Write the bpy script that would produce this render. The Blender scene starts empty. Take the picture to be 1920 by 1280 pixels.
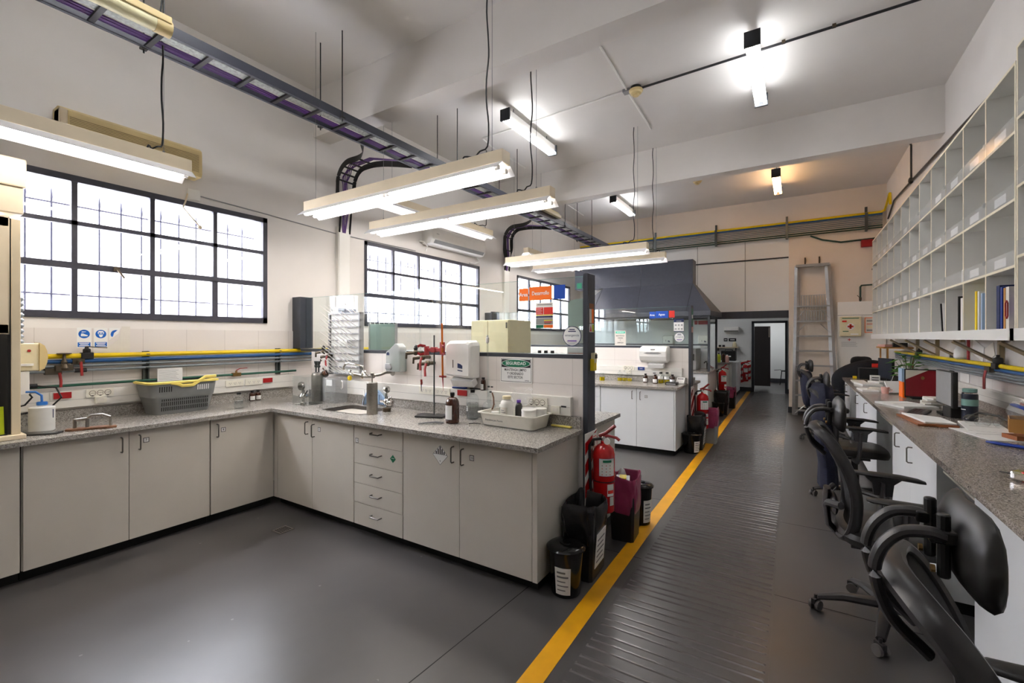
import bpy, bmesh, math, random
from mathutils import Vector, Matrix
random.seed(7)
PI = math.pi
SC = bpy.context.scene
COL = SC.collection

# ---------------------------------------------------------------- materials
def lin(c):
    return tuple(((v/255)/12.92 if v/255 <= 0.04045 else (((v/255)+0.055)/1.055)**2.4) for v in c)

MATS = {}
def newmat(name):
    m = bpy.data.materials.new(name)
    m.use_nodes = True
    MATS[name] = m
    nt = m.node_tree
    return m, nt, nt.nodes['Principled BSDF']

def mat(name, rgb, rough=0.5, metal=0.0, var=0.04, scale=18.0, bump=0.0, trans=0.0, ior=1.45, alpha=1.0, emit=0.0, coat=0.0, spec=0.5):
    """procedural paint / plastic / metal: a base colour with a little noise in colour, gloss and relief"""
    m, nt, p = newmat(name)
    c = lin(rgb)
    N, L = nt.nodes, nt.links
    p.inputs['Roughness'].default_value = rough
    p.inputs['Metallic'].default_value = metal
    p.inputs['IOR'].default_value = ior
    p.inputs['Specular IOR Level'].default_value = spec
    p.inputs['Coat Weight'].default_value = coat
    p.inputs['Transmission Weight'].default_value = trans
    p.inputs['Alpha'].default_value = alpha
    p.inputs['Base Color'].default_value = (*c, 1)
    if emit:
        p.inputs['Emission Color'].default_value = (*c, 1)
        p.inputs['Emission Strength'].default_value = emit
    if var > 0 or bump > 0:
        tc = N.new('ShaderNodeTexCoord')
        no = N.new('ShaderNodeTexNoise')
        no.inputs['Scale'].default_value = scale
        no.inputs['Detail'].default_value = 4
        L.new(tc.outputs['Object'], no.inputs['Vector'])
        if var > 0:
            r = N.new('ShaderNodeValToRGB')
            r.color_ramp.elements[0].position = 0.3
            r.color_ramp.elements[1].position = 0.7
            r.color_ramp.elements[0].color = (*[v*(1-var) for v in c], 1)
            r.color_ramp.elements[1].color = (*[min(1, v*(1+var)) for v in c], 1)
            L.new(no.outputs['Fac'], r.inputs['Fac'])
            L.new(r.outputs['Color'], p.inputs['Base Color'])
        if bump > 0:
            b = N.new('ShaderNodeBump')
            b.inputs['Strength'].default_value = bump
            b.inputs['Distance'].default_value = 0.01
            L.new(no.outputs['Fac'], b.inputs['Height'])
            L.new(b.outputs['Normal'], p.inputs['Normal'])
    return m

def tube_mat(name, rgb, s):
    m, nt, p = newmat(name)
    p.inputs['Base Color'].default_value = (*lin(rgb), 1)
    p.inputs['Emission Color'].default_value = (*lin(rgb), 1)
    p.inputs['Emission Strength'].default_value = s
    return m

def glass_mat(name, tint, rough=0.0, refl=1.0):
    """thin pane: tinted see-through with a fresnel reflection"""
    m = bpy.data.materials.new(name); m.use_nodes = True; MATS[name] = m
    nt = m.node_tree; N, L = nt.nodes, nt.links
    N.clear()
    out = N.new('ShaderNodeOutputMaterial')
    tr = N.new('ShaderNodeBsdfTransparent'); tr.inputs['Color'].default_value = (*tint, 1)
    gl = N.new('ShaderNodeBsdfGlossy'); gl.inputs['Roughness'].default_value = rough
    fr = N.new('ShaderNodeLayerWeight'); fr.inputs['Blend'].default_value = 0.5
    pw = N.new('ShaderNodeMath'); pw.operation = 'POWER'; pw.inputs[1].default_value = 4.0
    mu = N.new('ShaderNodeMath'); mu.operation = 'MULTIPLY_ADD'; mu.inputs[1].default_value = 0.85*refl; mu.inputs[2].default_value = 0.04*refl
    L.new(fr.outputs['Facing'], pw.inputs[0])
    mx = N.new('ShaderNodeMixShader')
    L.new(pw.outputs[0], mu.inputs[0]); L.new(mu.outputs[0], mx.inputs[0])
    L.new(tr.outputs[0], mx.inputs[1]); L.new(gl.outputs[0], mx.inputs[2])
    L.new(mx.outputs[0], out.inputs[0])
    return m

def granite_mat(name, dark, mid, light, rough=0.18):
    m, nt, p = newmat(name)
    N, L = nt.nodes, nt.links
    tc = N.new('ShaderNodeTexCoord')
    v = N.new('ShaderNodeTexVoronoi'); v.inputs['Scale'].default_value = 260
    n1 = N.new('ShaderNodeTexNoise'); n1.inputs['Scale'].default_value = 60; n1.inputs['Detail'].default_value = 5
    n2 = N.new('ShaderNodeTexNoise'); n2.inputs['Scale'].default_value = 3.0; n2.inputs['Detail'].default_value = 3
    for n in (v, n1, n2): L.new(tc.outputs['Object'], n.inputs['Vector'])
    sep = N.new('ShaderNodeSeparateColor'); L.new(v.outputs['Color'], sep.inputs[0])
    ad = N.new('ShaderNodeMath'); ad.operation = 'ADD'
    L.new(sep.outputs[0], ad.inputs[0]); L.new(n1.outputs['Fac'], ad.inputs[1])
    m2 = N.new('ShaderNodeMath'); m2.operation = 'MULTIPLY'; m2.inputs[1].default_value = 0.5
    L.new(ad.outputs[0], m2.inputs[0])
    r = N.new('ShaderNodeValToRGB')
    e = r.color_ramp.elements
    e[0].position = 0.28; e[0].color = (*lin(dark), 1)
    e[1].position = 0.72; e[1].color = (*lin(light), 1)
    k = e.new(0.48); k.color = (*lin(mid), 1)
    L.new(m2.outputs[0], r.inputs['Fac'])
    L.new(r.outputs['Color'], p.inputs['Base Color'])
    mr = N.new('ShaderNodeMapRange'); mr.inputs[3].default_value = rough*0.8; mr.inputs[4].default_value = rough*1.7
    L.new(n2.outputs['Fac'], mr.inputs[0]); L.new(mr.outputs[0], p.inputs['Roughness'])
    return m

def tile_mat(name, axis, rgb, grout, w, h, rough=0.16, ox=0.0, oz=0.0):
    """square-stacked glazed tiles on a wall: axis 'x' = wall runs along x, 'y' = along y"""
    m, nt, p = newmat(name)
    N, L = nt.nodes, nt.links
    tc = N.new('ShaderNodeNewGeometry')
    sx = N.new('ShaderNodeSeparateXYZ'); L.new(tc.outputs['Position'], sx.inputs[0])
    cx = N.new('ShaderNodeCombineXYZ')
    a = N.new('ShaderNodeMath'); a.operation = 'ADD'; a.inputs[1].default_value = ox + 20*w
    b = N.new('ShaderNodeMath'); b.operation = 'ADD'; b.inputs[1].default_value = oz + 20*h
    L.new(sx.outputs['X' if axis == 'x' else 'Y'], a.inputs[0]); L.new(sx.outputs['Z'], b.inputs[0])
    L.new(a.outputs[0], cx.inputs[0]); L.new(b.outputs[0], cx.inputs[1])
    br = N.new('ShaderNodeTexBrick')
    br.offset = 0.0; br.squash = 1.0
    br.inputs['Scale'].default_value = 1.0
    br.inputs['Mortar Size'].default_value = 0.0014
    br.inputs['Mortar Smooth'].default_value = 0.1
    br.inputs['Brick Width'].default_value = w
    br.inputs['Row Height'].default_value = h
    c = lin(rgb)
    br.inputs['Color1'].default_value = (*c, 1)
    br.inputs['Color2'].default_value = (*[v*0.975 for v in c], 1)
    br.inputs['Mortar'].default_value = (*lin(grout), 1)
    L.new(cx.outputs[0], br.inputs['Vector'])
    L.new(br.outputs['Color'], p.inputs['Base Color'])
    p.inputs['Roughness'].default_value = rough
    bp = N.new('ShaderNodeBump'); bp.inputs['Strength'].default_value = 0.25; bp.inputs['Distance'].default_value = 0.002
    bp.invert = True
    L.new(br.outputs['Fac'], bp.inputs['Height']); L.new(bp.outputs['Normal'], p.inputs['Normal'])
    return m

def floor_mat(name):
    m, nt, p = newmat(name)
    N, L = nt.nodes, nt.links
    tc = N.new('ShaderNodeTexCoord')
    n1 = N.new('ShaderNodeTexNoise'); n1.inputs['Scale'].default_value = 1.4; n1.inputs['Detail'].default_value = 6
    n2 = N.new('ShaderNodeTexNoise'); n2.inputs['Scale'].default_value = 140; n2.inputs['Detail'].default_value = 3
    vo = N.new('ShaderNodeTexVoronoi'); vo.inputs['Scale'].default_value = 7.0
    for n in (n1, n2, vo): L.new(tc.outputs['Object'], n.inputs['Vector'])
    r = N.new('ShaderNodeValToRGB')
    r.color_ramp.elements[0].position = 0.3; r.color_ramp.elements[0].color = (*lin((66, 63, 62)), 1)
    r.color_ramp.elements[1].position = 0.72; r.color_ramp.elements[1].color = (*lin((84, 81, 80)), 1)
    L.new(n1.outputs['Fac'], r.inputs['Fac'])
    # pale scuff spots
    lt = N.new('ShaderNodeMath'); lt.operation = 'LESS_THAN'; lt.inputs[1].default_value = 0.055
    L.new(vo.outputs['Distance'], lt.inputs[0])
    gt = N.new('ShaderNodeMath'); gt.operation = 'GREATER_THAN'; gt.inputs[1].default_value = 0.52
    L.new(n1.outputs['Fac'], gt.inputs[0])
    ml = N.new('ShaderNodeMath'); ml.operation = 'MULTIPLY'
    L.new(lt.outputs[0], ml.inputs[0]); L.new(gt.outputs[0], ml.inputs[1])
    m3 = N.new('ShaderNodeMath'); m3.operation = 'MULTIPLY'; m3.inputs[1].default_value = 0.35
    L.new(ml.outputs[0], m3.inputs[0])
    mx = N.new('ShaderNodeMix'); mx.data_type = 'RGBA'
    L.new(m3.outputs[0], mx.inputs['Factor'])
    L.new(r.outputs['Color'], mx.inputs['A']); mx.inputs['B'].default_value = (*lin((150, 147, 145)), 1)
    L.new(mx.outputs['Result'], p.inputs['Base Color'])
    mr = N.new('ShaderNodeMapRange'); mr.inputs[3].default_value = 0.24; mr.inputs[4].default_value = 0.42
    L.new(n1.outputs['Fac'], mr.inputs[0]); L.new(mr.outputs[0], p.inputs['Roughness'])
    b = N.new('ShaderNodeBump'); b.inputs['Strength'].default_value = 0.05; b.inputs['Distance'].default_value = 0.002
    L.new(n2.outputs['Fac'], b.inputs['Height']); L.new(b.outputs['Normal'], p.inputs['Normal'])
    return m

# room
mat('paint', (228, 223, 218), 0.62, var=0.02, scale=3, bump=0.02)
mat('paint_warm_lit', (226, 213, 199), 0.62, var=0.02, scale=3, bump=0.02)  # warm lamp's glow put into the end wall's colour
mat('ceiling_paint', (226, 222, 218), 0.6, var=0.015, scale=3)
mat('panel_white', (226, 227, 226), 0.4, var=0.01, scale=3)
tile_mat('tile_left', 'y', (226, 219, 214), (190, 182, 176), 0.33, 0.45, ox=0.06, oz=0.145)
tile_mat('tile_bench', 'x', (229, 222, 216), (196, 188, 181), 0.33, 0.45, ox=0.04, oz=0.145)
tile_mat('tile_right', 'y', (228, 224, 220), (196, 190, 184), 0.33, 0.45, ox=0.1, oz=0.145)
floor_mat('floor')
mat('rib', (92, 88, 87), 0.2, var=0.10, scale=5)
mat('rib_base', (76, 73, 72), 0.3, var=0.06, scale=3)
mat('yellow_line', (222, 158, 14), 0.42, var=0.10, scale=6)
mat('slate', (58, 61, 69), 0.42, var=0.05)
mat('slate_dark', (44, 46, 52), 0.4, var=0.05)
mat('window_frame', (58, 58, 68), 0.5, var=0.10, scale=30, bump=0.05)
mat('skirting', (50, 50, 54), 0.5)
glass_mat('window_glass', (0.97, 0.98, 1.0), 0.0, 0.6)
glass_mat('screen_glass', (0.955, 0.985, 0.98), 0.0, 1.0)
mat('glass_edge', (120, 170, 160), 0.1, var=0.02)
mat('exterior_white', (235, 235, 238), 0.8)
mat('fence_iron', (40, 40, 56), 0.6)
mat('soffit', (206, 200, 208), 0.8)
# furniture
mat('laminate', (208, 201, 190), 0.38, var=0.015, scale=5)
mat('laminate_edge', (196, 184, 162), 0.5)
mat('laminate_white', (222, 224, 226), 0.36, var=0.012, scale=5)
mat('laminate_beige', (196, 190, 176), 0.45, var=0.02)
mat('gap_dark', (24, 22, 20), 0.8)
mat('plinth', (18, 18, 18), 0.7)
granite_mat('granite', (104, 99, 94), (150, 145, 138), (186, 181, 174), 0.17)
granite_mat('granite_desk', (108, 99, 90), (152, 142, 132), (190, 181, 171), 0.13)
mat('handle_metal', (112, 108, 102), 0.32, metal=0.9)
mat('black_plastic', (24, 24, 25), 0.42)
mat('black_gloss', (18, 18, 19), 0.12)
mat('chair_plastic', (44, 42, 43), 0.36, var=0.06)
mat('chair_fabric', (30, 29, 30), 0.8, var=0.15, scale=400, bump=0.25)
mat('chair_leather', (36, 34, 33), 0.38, var=0.06)
mat('grey_rubber', (92, 88, 86), 0.6)
mat('white_plastic', (236, 234, 229), 0.3, var=0.01)
mat('cream_plastic', (226, 214, 178), 0.4, var=0.03)
mat('cream_metal', (217, 202, 172), 0.45, var=0.04, scale=4)
mat('cream_light', (224, 208, 180), 0.4, var=0.04, scale=6)
mat('yellowed', (218, 196, 142), 0.4, var=0.04, scale=5)
mat('yellowed_slot', (140, 118, 82), 0.6)
mat('trunk_white', (226, 223, 216), 0.35, var=0.01)
mat('socket_cream', (228, 224, 210), 0.35, var=0.01)
mat('red_socket', (168, 24, 26), 0.4)
mat('blue_socket', (30, 60, 130), 0.4)
mat('pipe_yellow', (226, 194, 10), 0.32)
mat('pipe_blue', (34, 82, 136), 0.32)
mat('pipe_grey', (126, 132, 136), 0.35)
mat('pipe_green', (36, 88, 70), 0.35)
mat('pipe_dkgreen', (30, 62, 50), 0.4)
mat('strut', (84, 88, 86), 0.4, metal=0.5)
mat('iron_black', (34, 32, 32), 0.45, var=0.1)
mat('brass', (148, 118, 72), 0.36, metal=0.85, var=0.12, scale=30)
mat('brass_dark', (92, 82, 68), 0.42, metal=0.7, var=0.15, scale=30)
mat('steel', (184, 180, 174), 0.2, metal=1.0, var=0.05)
mat('steel_brushed', (150, 145, 138), 0.34, metal=1.0, var=0.10, scale=60)
mat('chrome', (205, 203, 200), 0.08, metal=1.0, var=0)
mat('alu', (176, 174, 172), 0.36, metal=0.75, var=0.06)
mat('red_paint', (186, 16, 20), 0.25, coat=0.4)
mat('red_dark', (150, 28, 30), 0.4)
mat('lever_red', (150, 34, 30), 0.45)
mat('burgundy_bag', (150, 58, 92), 0.28, var=0.18, scale=14, bump=0.35)
mat('black_bag', (38, 37, 38), 0.22, var=0.2, scale=12, bump=0.4)
mat('grey_bin', (150, 150, 148), 0.45)
mat('white_paper', (234, 233, 230), 0.7, var=0.01)
mat('offwhite_paper', (220, 214, 204), 0.7, var=0.03)
mat('paper_print', (150, 150, 150), 0.7)
mat('ink_black', (28, 28, 30), 0.6, var=0)
mat('ink_grey', (120, 120, 122), 0.6, var=0)
mat('ink_white', (240, 240, 238), 0.5, var=0)
mat('ink_blue', (0, 96, 190), 0.45, var=0)
mat('ink_navy', (24, 40, 84), 0.45, var=0)
mat('ink_green', (10, 112, 78), 0.45, var=0)
mat('ink_mint', (64, 190, 160), 0.45, var=0)
mat('ink_orange', (246, 112, 8), 0.45, var=0)
mat('ink_royal', (0, 70, 172), 0.45, var=0)
mat('ink_red', (214, 44, 30), 0.45, var=0)
mat('ink_yellow', (240, 212, 20), 0.45, var=0)
mat('ink_lime', (190, 200, 40), 0.45, var=0)
mat('lime_paper', (196, 210, 20), 0.6)
mat('frosted', (146, 166, 156), 0.35, alpha=0.88, var=0.02)
mat('basket_grey', (128, 130, 130), 0.45)
mat('basket_yellow', (236, 214, 112), 0.4)
mat('amber_glass', (62, 28, 12), 0.06, var=0.05, coat=0.6)
glass_mat('lab_glass', (0.95, 0.965, 0.965), 0.03, 1.1)
mat('liquid_yellow', (222, 200, 20), 0.1, trans=0.5, ior=1.33)
mat('liquid_clear', (214, 216, 214), 0.05, trans=0.8, ior=1.33)
mat('soap_green', (92, 148, 108), 0.25, alpha=0.7, var=0.25, scale=9)
mat('clear_plastic', (226, 228, 228), 0.15, alpha=0.17, var=0)
mat('soap_case', (196, 200, 198), 0.25, alpha=0.62, var=0)
mat('sink_steel', (96, 90, 84), 0.38, metal=0.85, var=0.1)
mat('clear_plastic_thin', (235, 238, 238), 0.12, alpha=0.16, var=0)
mat('milky', (222, 222, 218), 0.35, alpha=0.92)
mat('blue_cap', (40, 110, 190), 0.35)
mat('light_blue', (160, 186, 214), 0.35)
mat('navy_cloth', (24, 27, 48), 0.85, var=0.2, scale=60, bump=0.2)
mat('black_cloth', (17, 19, 26), 0.85, var=0.25, scale=50, bump=0.2)
mat('tray_white', (232, 228, 216), 0.32)
mat('orange_glass', (196, 96, 20), 0.2, var=0.05)
mat('rust', (118, 82, 58), 0.7, var=0.3, scale=40)
mat('leather_brown', (138, 78, 40), 0.5, var=0.1)
mat('cardboard', (178, 128, 66), 0.75, var=0.05)
mat('screen_off', (62, 60, 58), 0.25)
mat('screen_red', (120, 24, 32), 0.25)
mat('teal_soft', (112, 150, 142), 0.45)
mat('navy_metal', (30, 36, 52), 0.35)
mat('blue_plastic', (18, 52, 140), 0.3)
mat('yellow_plastic', (232, 214, 110), 0.35)
mat('leaf', (76, 132, 44), 0.5, var=0.25, scale=12)
mat('stem', (70, 100, 50), 0.6)
mat('pink', (212, 164, 152), 0.4)
mat('purple', (104, 66, 168), 0.4)
mat('purple_cable', (86, 46, 116), 0.45)
mat('galv', (150, 152, 146), 0.4, metal=0.6, var=0.35, scale=45)
mat('tray_slate', (62, 64, 74), 0.4, var=0.05)
mat('shelf_white', (228, 227, 222), 0.42, var=0.01)
mat('shelf_back', (222, 217, 206), 0.5, var=0.01)
mat('shelf_edge', (232, 222, 196), 0.5)
mat('bracket_tan', (150, 132, 104), 0.5)
mat('conduit', (46, 46, 50), 0.4)
mat('door_dark', (66, 60, 60), 0.5)
mat('hood_slate', (74, 77, 88), 0.36, var=0.05)
mat('frame_grey', (150, 150, 150), 0.4)
tube_mat('tube_bench', (255, 252, 250), 15)
tube_mat('tube_ceiling', (250, 252, 255), 15)
tube_mat('tube_warm', (255, 206, 150), 17)
mat('tube_off', (240, 232, 190), 0.3)
mat('reflector', (236, 234, 236), 0.3, var=0.02)

# ---------------------------------------------------------------- mesh builder
class B:
    def __init__(self):
        self.v = []; self.f = []; self.mi = []; self.sm = []
        self.names = []; self.cur = 0; self.T = None
    def m(self, name):
        if name not in self.names: self.names.append(name)
        self.cur = self.names.index(name); return self
    def add(self, verts, faces, smooth=False):
        o = len(self.v)
        for p in verts:
            p = Vector(p)
            self.v.append(self.T @ p if self.T is not None else p)
        for f in faces:
            self.f.append([i+o for i in f]); self.mi.append(self.cur); self.sm.append(smooth)
        return self
    def box(self, x0, x1, y0, y1, z0, z1):
        return self.add([(x0,y0,z0),(x1,y0,z0),(x1,y1,z0),(x0,y1,z0),(x0,y0,z1),(x1,y0,z1),(x1,y1,z1),(x0,y1,z1)],
                        [(0,3,2,1),(4,5,6,7),(0,1,5,4),(1,2,6,5),(2,3,7,6),(3,0,4,7)])
    def cbox(self, c, sx, sy, sz, rz=0.0, rx=0.0, ry=0.0):
        M = Matrix.Translation(c) @ Matrix.Rotation(rz,4,'Z') @ Matrix.Rotation(ry,4,'Y') @ Matrix.Rotation(rx,4,'X')
        a,b,d = sx/2, sy/2, sz/2
        vs = [(-a,-b,-d),(a,-b,-d),(a,b,-d),(-a,b,-d),(-a,-b,d),(a,-b,d),(a,b,d),(-a,b,d)]
        return self.add([M @ Vector(p) for p in vs], [(0,3,2,1),(4,5,6,7),(0,1,5,4),(1,2,6,5),(2,3,7,6),(3,0,4,7)])
    def loft(self, rings, caps=True, smooth=True, closed=True):
        n = len(rings[0]); vs = []; fs = []
        for r in rings: vs += r
        for i in range(len(rings)-1):
            for j in range(n if closed else n-1):
                k = (j+1) % n
                fs.append((i*n+j, i*n+k, (i+1)*n+k, (i+1)*n+j))
        self.add(vs, fs, smooth)
        if caps and closed:
            self.add(list(rings[0]), [tuple(reversed(range(n)))]); self.add(list(rings[-1]), [tuple(range(n))])
        return self
    def tube(self, pts, r, n=8, caps=True, flat=None, ends=None):
        """sweep along pts; r a number or list; flat=(a,b,up) gives an elliptic section a (sideways) x b (along up)"""
        P = [Vector(p) for p in pts]
        rs = r if isinstance(r, (list, tuple)) else [r]*len(P)
        rings = []; up = None
        for i, p in enumerate(P):
            if i == 0: t = P[1]-P[0]
            elif i == len(P)-1: t = P[-1]-P[-2]
            else: t = (P[i+1]-p).normalized() + (p-P[i-1]).normalized()
            t = t.normalized() if t.length > 1e-9 else Vector((0,0,1))
            if flat is not None and len(flat) > 2:
                up = Vector(flat[2]); up = (up - t*up.dot(t)).normalized()
            elif up is None:
                a = Vector((0,0,1)) if abs(t.z) < 0.9 else Vector((1,0,0))
                up = (a - t*a.dot(t)).normalized()
            else:
                up = (up - t*up.dot(t))
                up = up.normalized() if up.length > 1e-6 else Vector((1,0,0))
            sd = t.cross(up).normalized()
            ra, rb = (rs[i], rs[i]) if flat is None else (flat[0]*rs[i], flat[1]*rs[i])
            rings.append([p + sd*(ra*math.cos(2*PI*j/n)) + up*(rb*math.sin(2*PI*j/n)) for j in range(n)])
        return self.loft(rings, caps)
    def cyl(self, p0, p1, r, n=12, r1=None):
        return self.tube([p0, p1], [r, r if r1 is None else r1], n)
    def lathe(self, prof, c=(0,0,0), n=20, axis='z', sx=1.0, sy=1.0):
        rings = []
        for (r, h) in prof:
            ring = []
            for j in range(n):
                a = 2*PI*j/n; x, y = r*math.cos(a)*sx, r*math.sin(a)*sy
                q = {'z': (x, y, h), 'y': (x, h, -y), 'x': (h, x, y)}[axis]
                ring.append(Vector((c[0]+q[0], c[1]+q[1], c[2]+q[2])))
            rings.append(ring)
        return self.loft(rings, True, True)
    def prism(self, poly, fr, h0, h1, smooth=False):
        """polygon (x,y) in frame fr, from height h0 to h1 along its normal"""
        n = len(poly)
        a = [fr(x, y, h0) for x, y in poly]; b = [fr(x, y, h1) for x, y in poly]
        self.add(a+b, [tuple(reversed(range(n))), tuple(range(n, 2*n))])
        self.add(a+b, [(i, (i+1) % n, n+(i+1) % n, n+i) for i in range(n)], smooth)
        return self
    def ball(self, c, r, n=14, k=8):
        r = (r, r, r) if not isinstance(r, (tuple, list)) else r
        rings = []
        for i in range(k+1):
            a = -PI/2 + PI*i/k
            rr = max(1e-4, math.cos(a))
            rings.append([Vector((c[0]+r[0]*rr*math.cos(2*PI*j/n), c[1]+r[1]*rr*math.sin(2*PI*j/n), c[2]+r[2]*math.sin(a))) for j in range(n)])
        return self.loft(rings, True, True)
    def rrect(self, fr, x0, x1, y0, y1, rad, h0, h1, k=4):
        poly = []
        for cx, cy, a0 in ((x1-rad, y0+rad, -PI/2), (x1-rad, y1-rad, 0), (x0+rad, y1-rad, PI/2), (x0+rad, y0+rad, PI)):
            for i in range(k+1):
                a = a0 + PI/2*i/k; poly.append((cx+rad*math.cos(a), cy+rad*math.sin(a)))
        return self.prism(poly, fr, h0, h1)
    def text(self, s, fr, x, y, size, h=0.0006, align='CENTER', bold=0.0, sx=1.0):
        cu = bpy.data.curves.new('lettering', 'FONT')
        cu.body = s; cu.size = size; cu.align_x = align; cu.align_y = 'CENTER'
        cu.resolution_u = 2; cu.offset = bold*size; cu.space_line = 1.0
        ob = bpy.data.objects.new('lettering', cu)
        me = bpy.data.meshes.new_from_object(ob)
        self.add([fr(x + v.co.x*sx, y + v.co.y, h) for v in me.vertices], [tuple(p.vertices) for p in me.polygons])
        bpy.data.objects.remove(ob); bpy.data.curves.remove(cu); bpy.data.meshes.remove(me)
        return self
    def build(self, name, default=None, parent=None, loc=None, bev=0.0, angle=35, sub=0, solid=0.0):
        me = bpy.data.meshes.new(name)
        base = Vector((0,0,0))
        if parent is None and loc is None:
            xs = [v.x for v in self.v]; ys = [v.y for v in self.v]; zs = [v.z for v in self.v]
            base = Vector(((min(xs)+max(xs))/2, (min(ys)+max(ys))/2, min(zs)))
        me.from_pydata([tuple(v-base) for v in self.v], [], self.f)
        if not self.names: self.names = [default]
        for n in self.names: me.materials.append(MATS[n or default])
        me.polygons.foreach_set('material_index', self.mi)
        me.polygons.foreach_set('use_smooth', [True]*len(self.f) if any(self.sm) else self.sm)
        bm = bmesh.new(); bm.from_mesh(me)
        bmesh.ops.remove_doubles(bm, verts=bm.verts, dist=1e-6)
        bmesh.ops.recalc_face_normals(bm, faces=bm.faces)
        bm.to_mesh(me); bm.free()
        if any(self.sm): me.set_sharp_from_angle(angle=math.radians(angle))
        me.update()
        o = bpy.data.objects.new(name, me); COL.objects.link(o)
        if parent is not None: o.parent = parent
        else: o.location = base
        if loc is not None: o.location = loc
        if solid:
            md = o.modifiers.new('thickness', 'SOLIDIFY'); md.thickness = solid; md.offset = 0
        if bev:
            md = o.modifiers.new('bevel', 'BEVEL'); md.width = bev; md.segments = 2; md.limit_method = 'ANGLE'; md.angle_limit = math.radians(40)
        if sub:
            md = o.modifiers.new('smooth', 'SUBSURF'); md.levels = sub; md.render_levels = sub
        return o

def frame(o, u, v):
    o, u, v = Vector(o), Vector(u), Vector(v)
    n = u.cross(v)
    return lambda x, y, h=0.0: o + u*x + v*y + n*h
def FX(y0, z0, x):   # faces +x, reads along +y
    return frame((x, y0, z0), (0,1,0), (0,0,1))
def FN(x0, z0, y):   # faces -y, reads along +x
    return frame((x0, y, z0), (1,0,0), (0,0,1))
def FXN(y0, z0, x):  # faces -x, reads along -y
    return frame((x, y0, z0), (0,-1,0), (0,0,1))
def FZ(x0, y0, z, a=0.0):   # faces up
    return frame((x0, y0, z), (math.cos(a), math.sin(a), 0), (-math.sin(a), math.cos(a), 0))

def cr(pts, k=5):
    P = [Vector(p) for p in pts]; P = [P[0]*2-P[1]] + P + [P[-1]*2-P[-2]]; out = []
    for i in range(1, len(P)-2):
        for j in range(k):
            t = j/k; a, b, c, d = P[i-1], P[i], P[i+1], P[i+2]
            out.append(0.5*((2*b)+(c-a)*t+(2*a-5*b+4*c-d)*t*t+(3*b-a-3*c+d)*t**3))
    return out+[P[-2]]
def tag(o, label, cat, group=None, kind=None):
    if label: o['label'] = label
    if cat: o['category'] = cat
    if group: o['group'] = group
    if kind: o['kind'] = kind
    return o
def thing(name, label, cat, loc=(0,0,0), rz=0.0, group=None):
    o = bpy.data.objects.new(name, None); COL.objects.link(o)
    o.location = loc; o.rotation_euler = (0, 0, rz)
    o.empty_display_size = 0.1
    return tag(o, label, cat, group)
def struct(o):
    o['kind'] = 'structure'; return o
def dup(root, loc, rz=None, label=None, group=None, scale=None):
    def cp(o, par):
        c = o.copy(); COL.objects.link(c)
        if par is not None: c.parent = par
        for ch in list(o.children): cp(ch, c)
        return c
    r = cp(root, None)
    r.location = loc
    if rz is not None: r.rotation_euler = (0, 0, rz)
    if label: r['label'] = label
    if group: r['group'] = group
    if scale: r.scale = scale
    return r
def settle():
    """move every Empty that was built in room coordinates to the base of its parts"""
    for t in list(COL.objects):
        if t.type != 'EMPTY' or t.parent is not None or t.location.length > 1e-9: continue
        lo = [1e9]*3; hi = [-1e9]*3
        def walk(o):
            for c in o.children:
                if c.type == 'MESH':
                    off = Vector((0,0,0)); q = c
                    while q is not None and q != t: off = off + q.location; q = q.parent
                    for v in c.data.vertices:
                        for i in range(3):
                            lo[i] = min(lo[i], v.co[i]+off[i]); hi[i] = max(hi[i], v.co[i]+off[i])
                walk(c)
        walk(t)
        if lo[0] > 1e8: continue
        b = Vector(((lo[0]+hi[0])/2, (lo[1]+hi[1])/2, lo[2]))
        t.location = b
        for c in t.children: c.location = c.location - b
# ================================================================ camera
H = 1.545; TH = math.atan(532/843.0)
cam = bpy.data.cameras.new('camera'); cam.sensor_width = 36; cam.lens = 843.0/1920*36; cam.shift_y = -7/1920
cam.clip_start = 0.02; cam.clip_end = 100
co = bpy.data.objects.new('camera', cam); COL.objects.link(co)
co.location = (0, 0, H); co.rotation_euler = (PI/2, 0, TH); SC.camera = co

# ================================================================ room shell
XL, XR, YB, YE, ZC = -4.80, 1.45, -2.6, 10.93, 4.45
WIN = [(0.14, 2.674), (3.965, 6.496), (7.79, 10.32)]
WZ0, WZ1 = 1.70, 2.82

struct(B().box(-5.05, 1.7, YB-0.2, 19.0, -0.12, 0.0).build('floor', 'floor'))
struct(B().box(-5.05, 1.7, YB-0.2, YE+0.3, ZC, ZC+0.15).build('ceiling', 'ceiling_paint'))

b = B()
b.box(XL-0.25, XL, YB, 19, 0, WZ0); b.box(XL-0.25, XL, YB, 19, WZ1, ZC)
ys = [YB] + [v for w in WIN for v in w] + [19]
for i in range(0, len(ys), 2): b.box(XL-0.25, XL, ys[i], ys[i+1], WZ0, WZ1)
struct(b.build('wall_left', 'paint'))
b = B()
b.box(XR, XR+0.2, YB, YE+0.2, 0, ZC)
struct(b.build('wall_right', 'paint'))
struct(B().box(XL-0.25, XR+0.2, YB-0.2, YB, 0, ZC).build('wall_front', 'paint'))
b = B().m('paint_warm_lit')
b.box(-0.12, XR, YE, YE+0.2, 0, ZC)
b.m('panel_white').box(XL, -0.12, YE+0.04, YE+0.2, 2.115, 3.62)
b.m('paint_warm_lit').box(XL, -0.12, YE, YE+0.2, 3.62, ZC)
struct(b.build('wall_back'))
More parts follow.
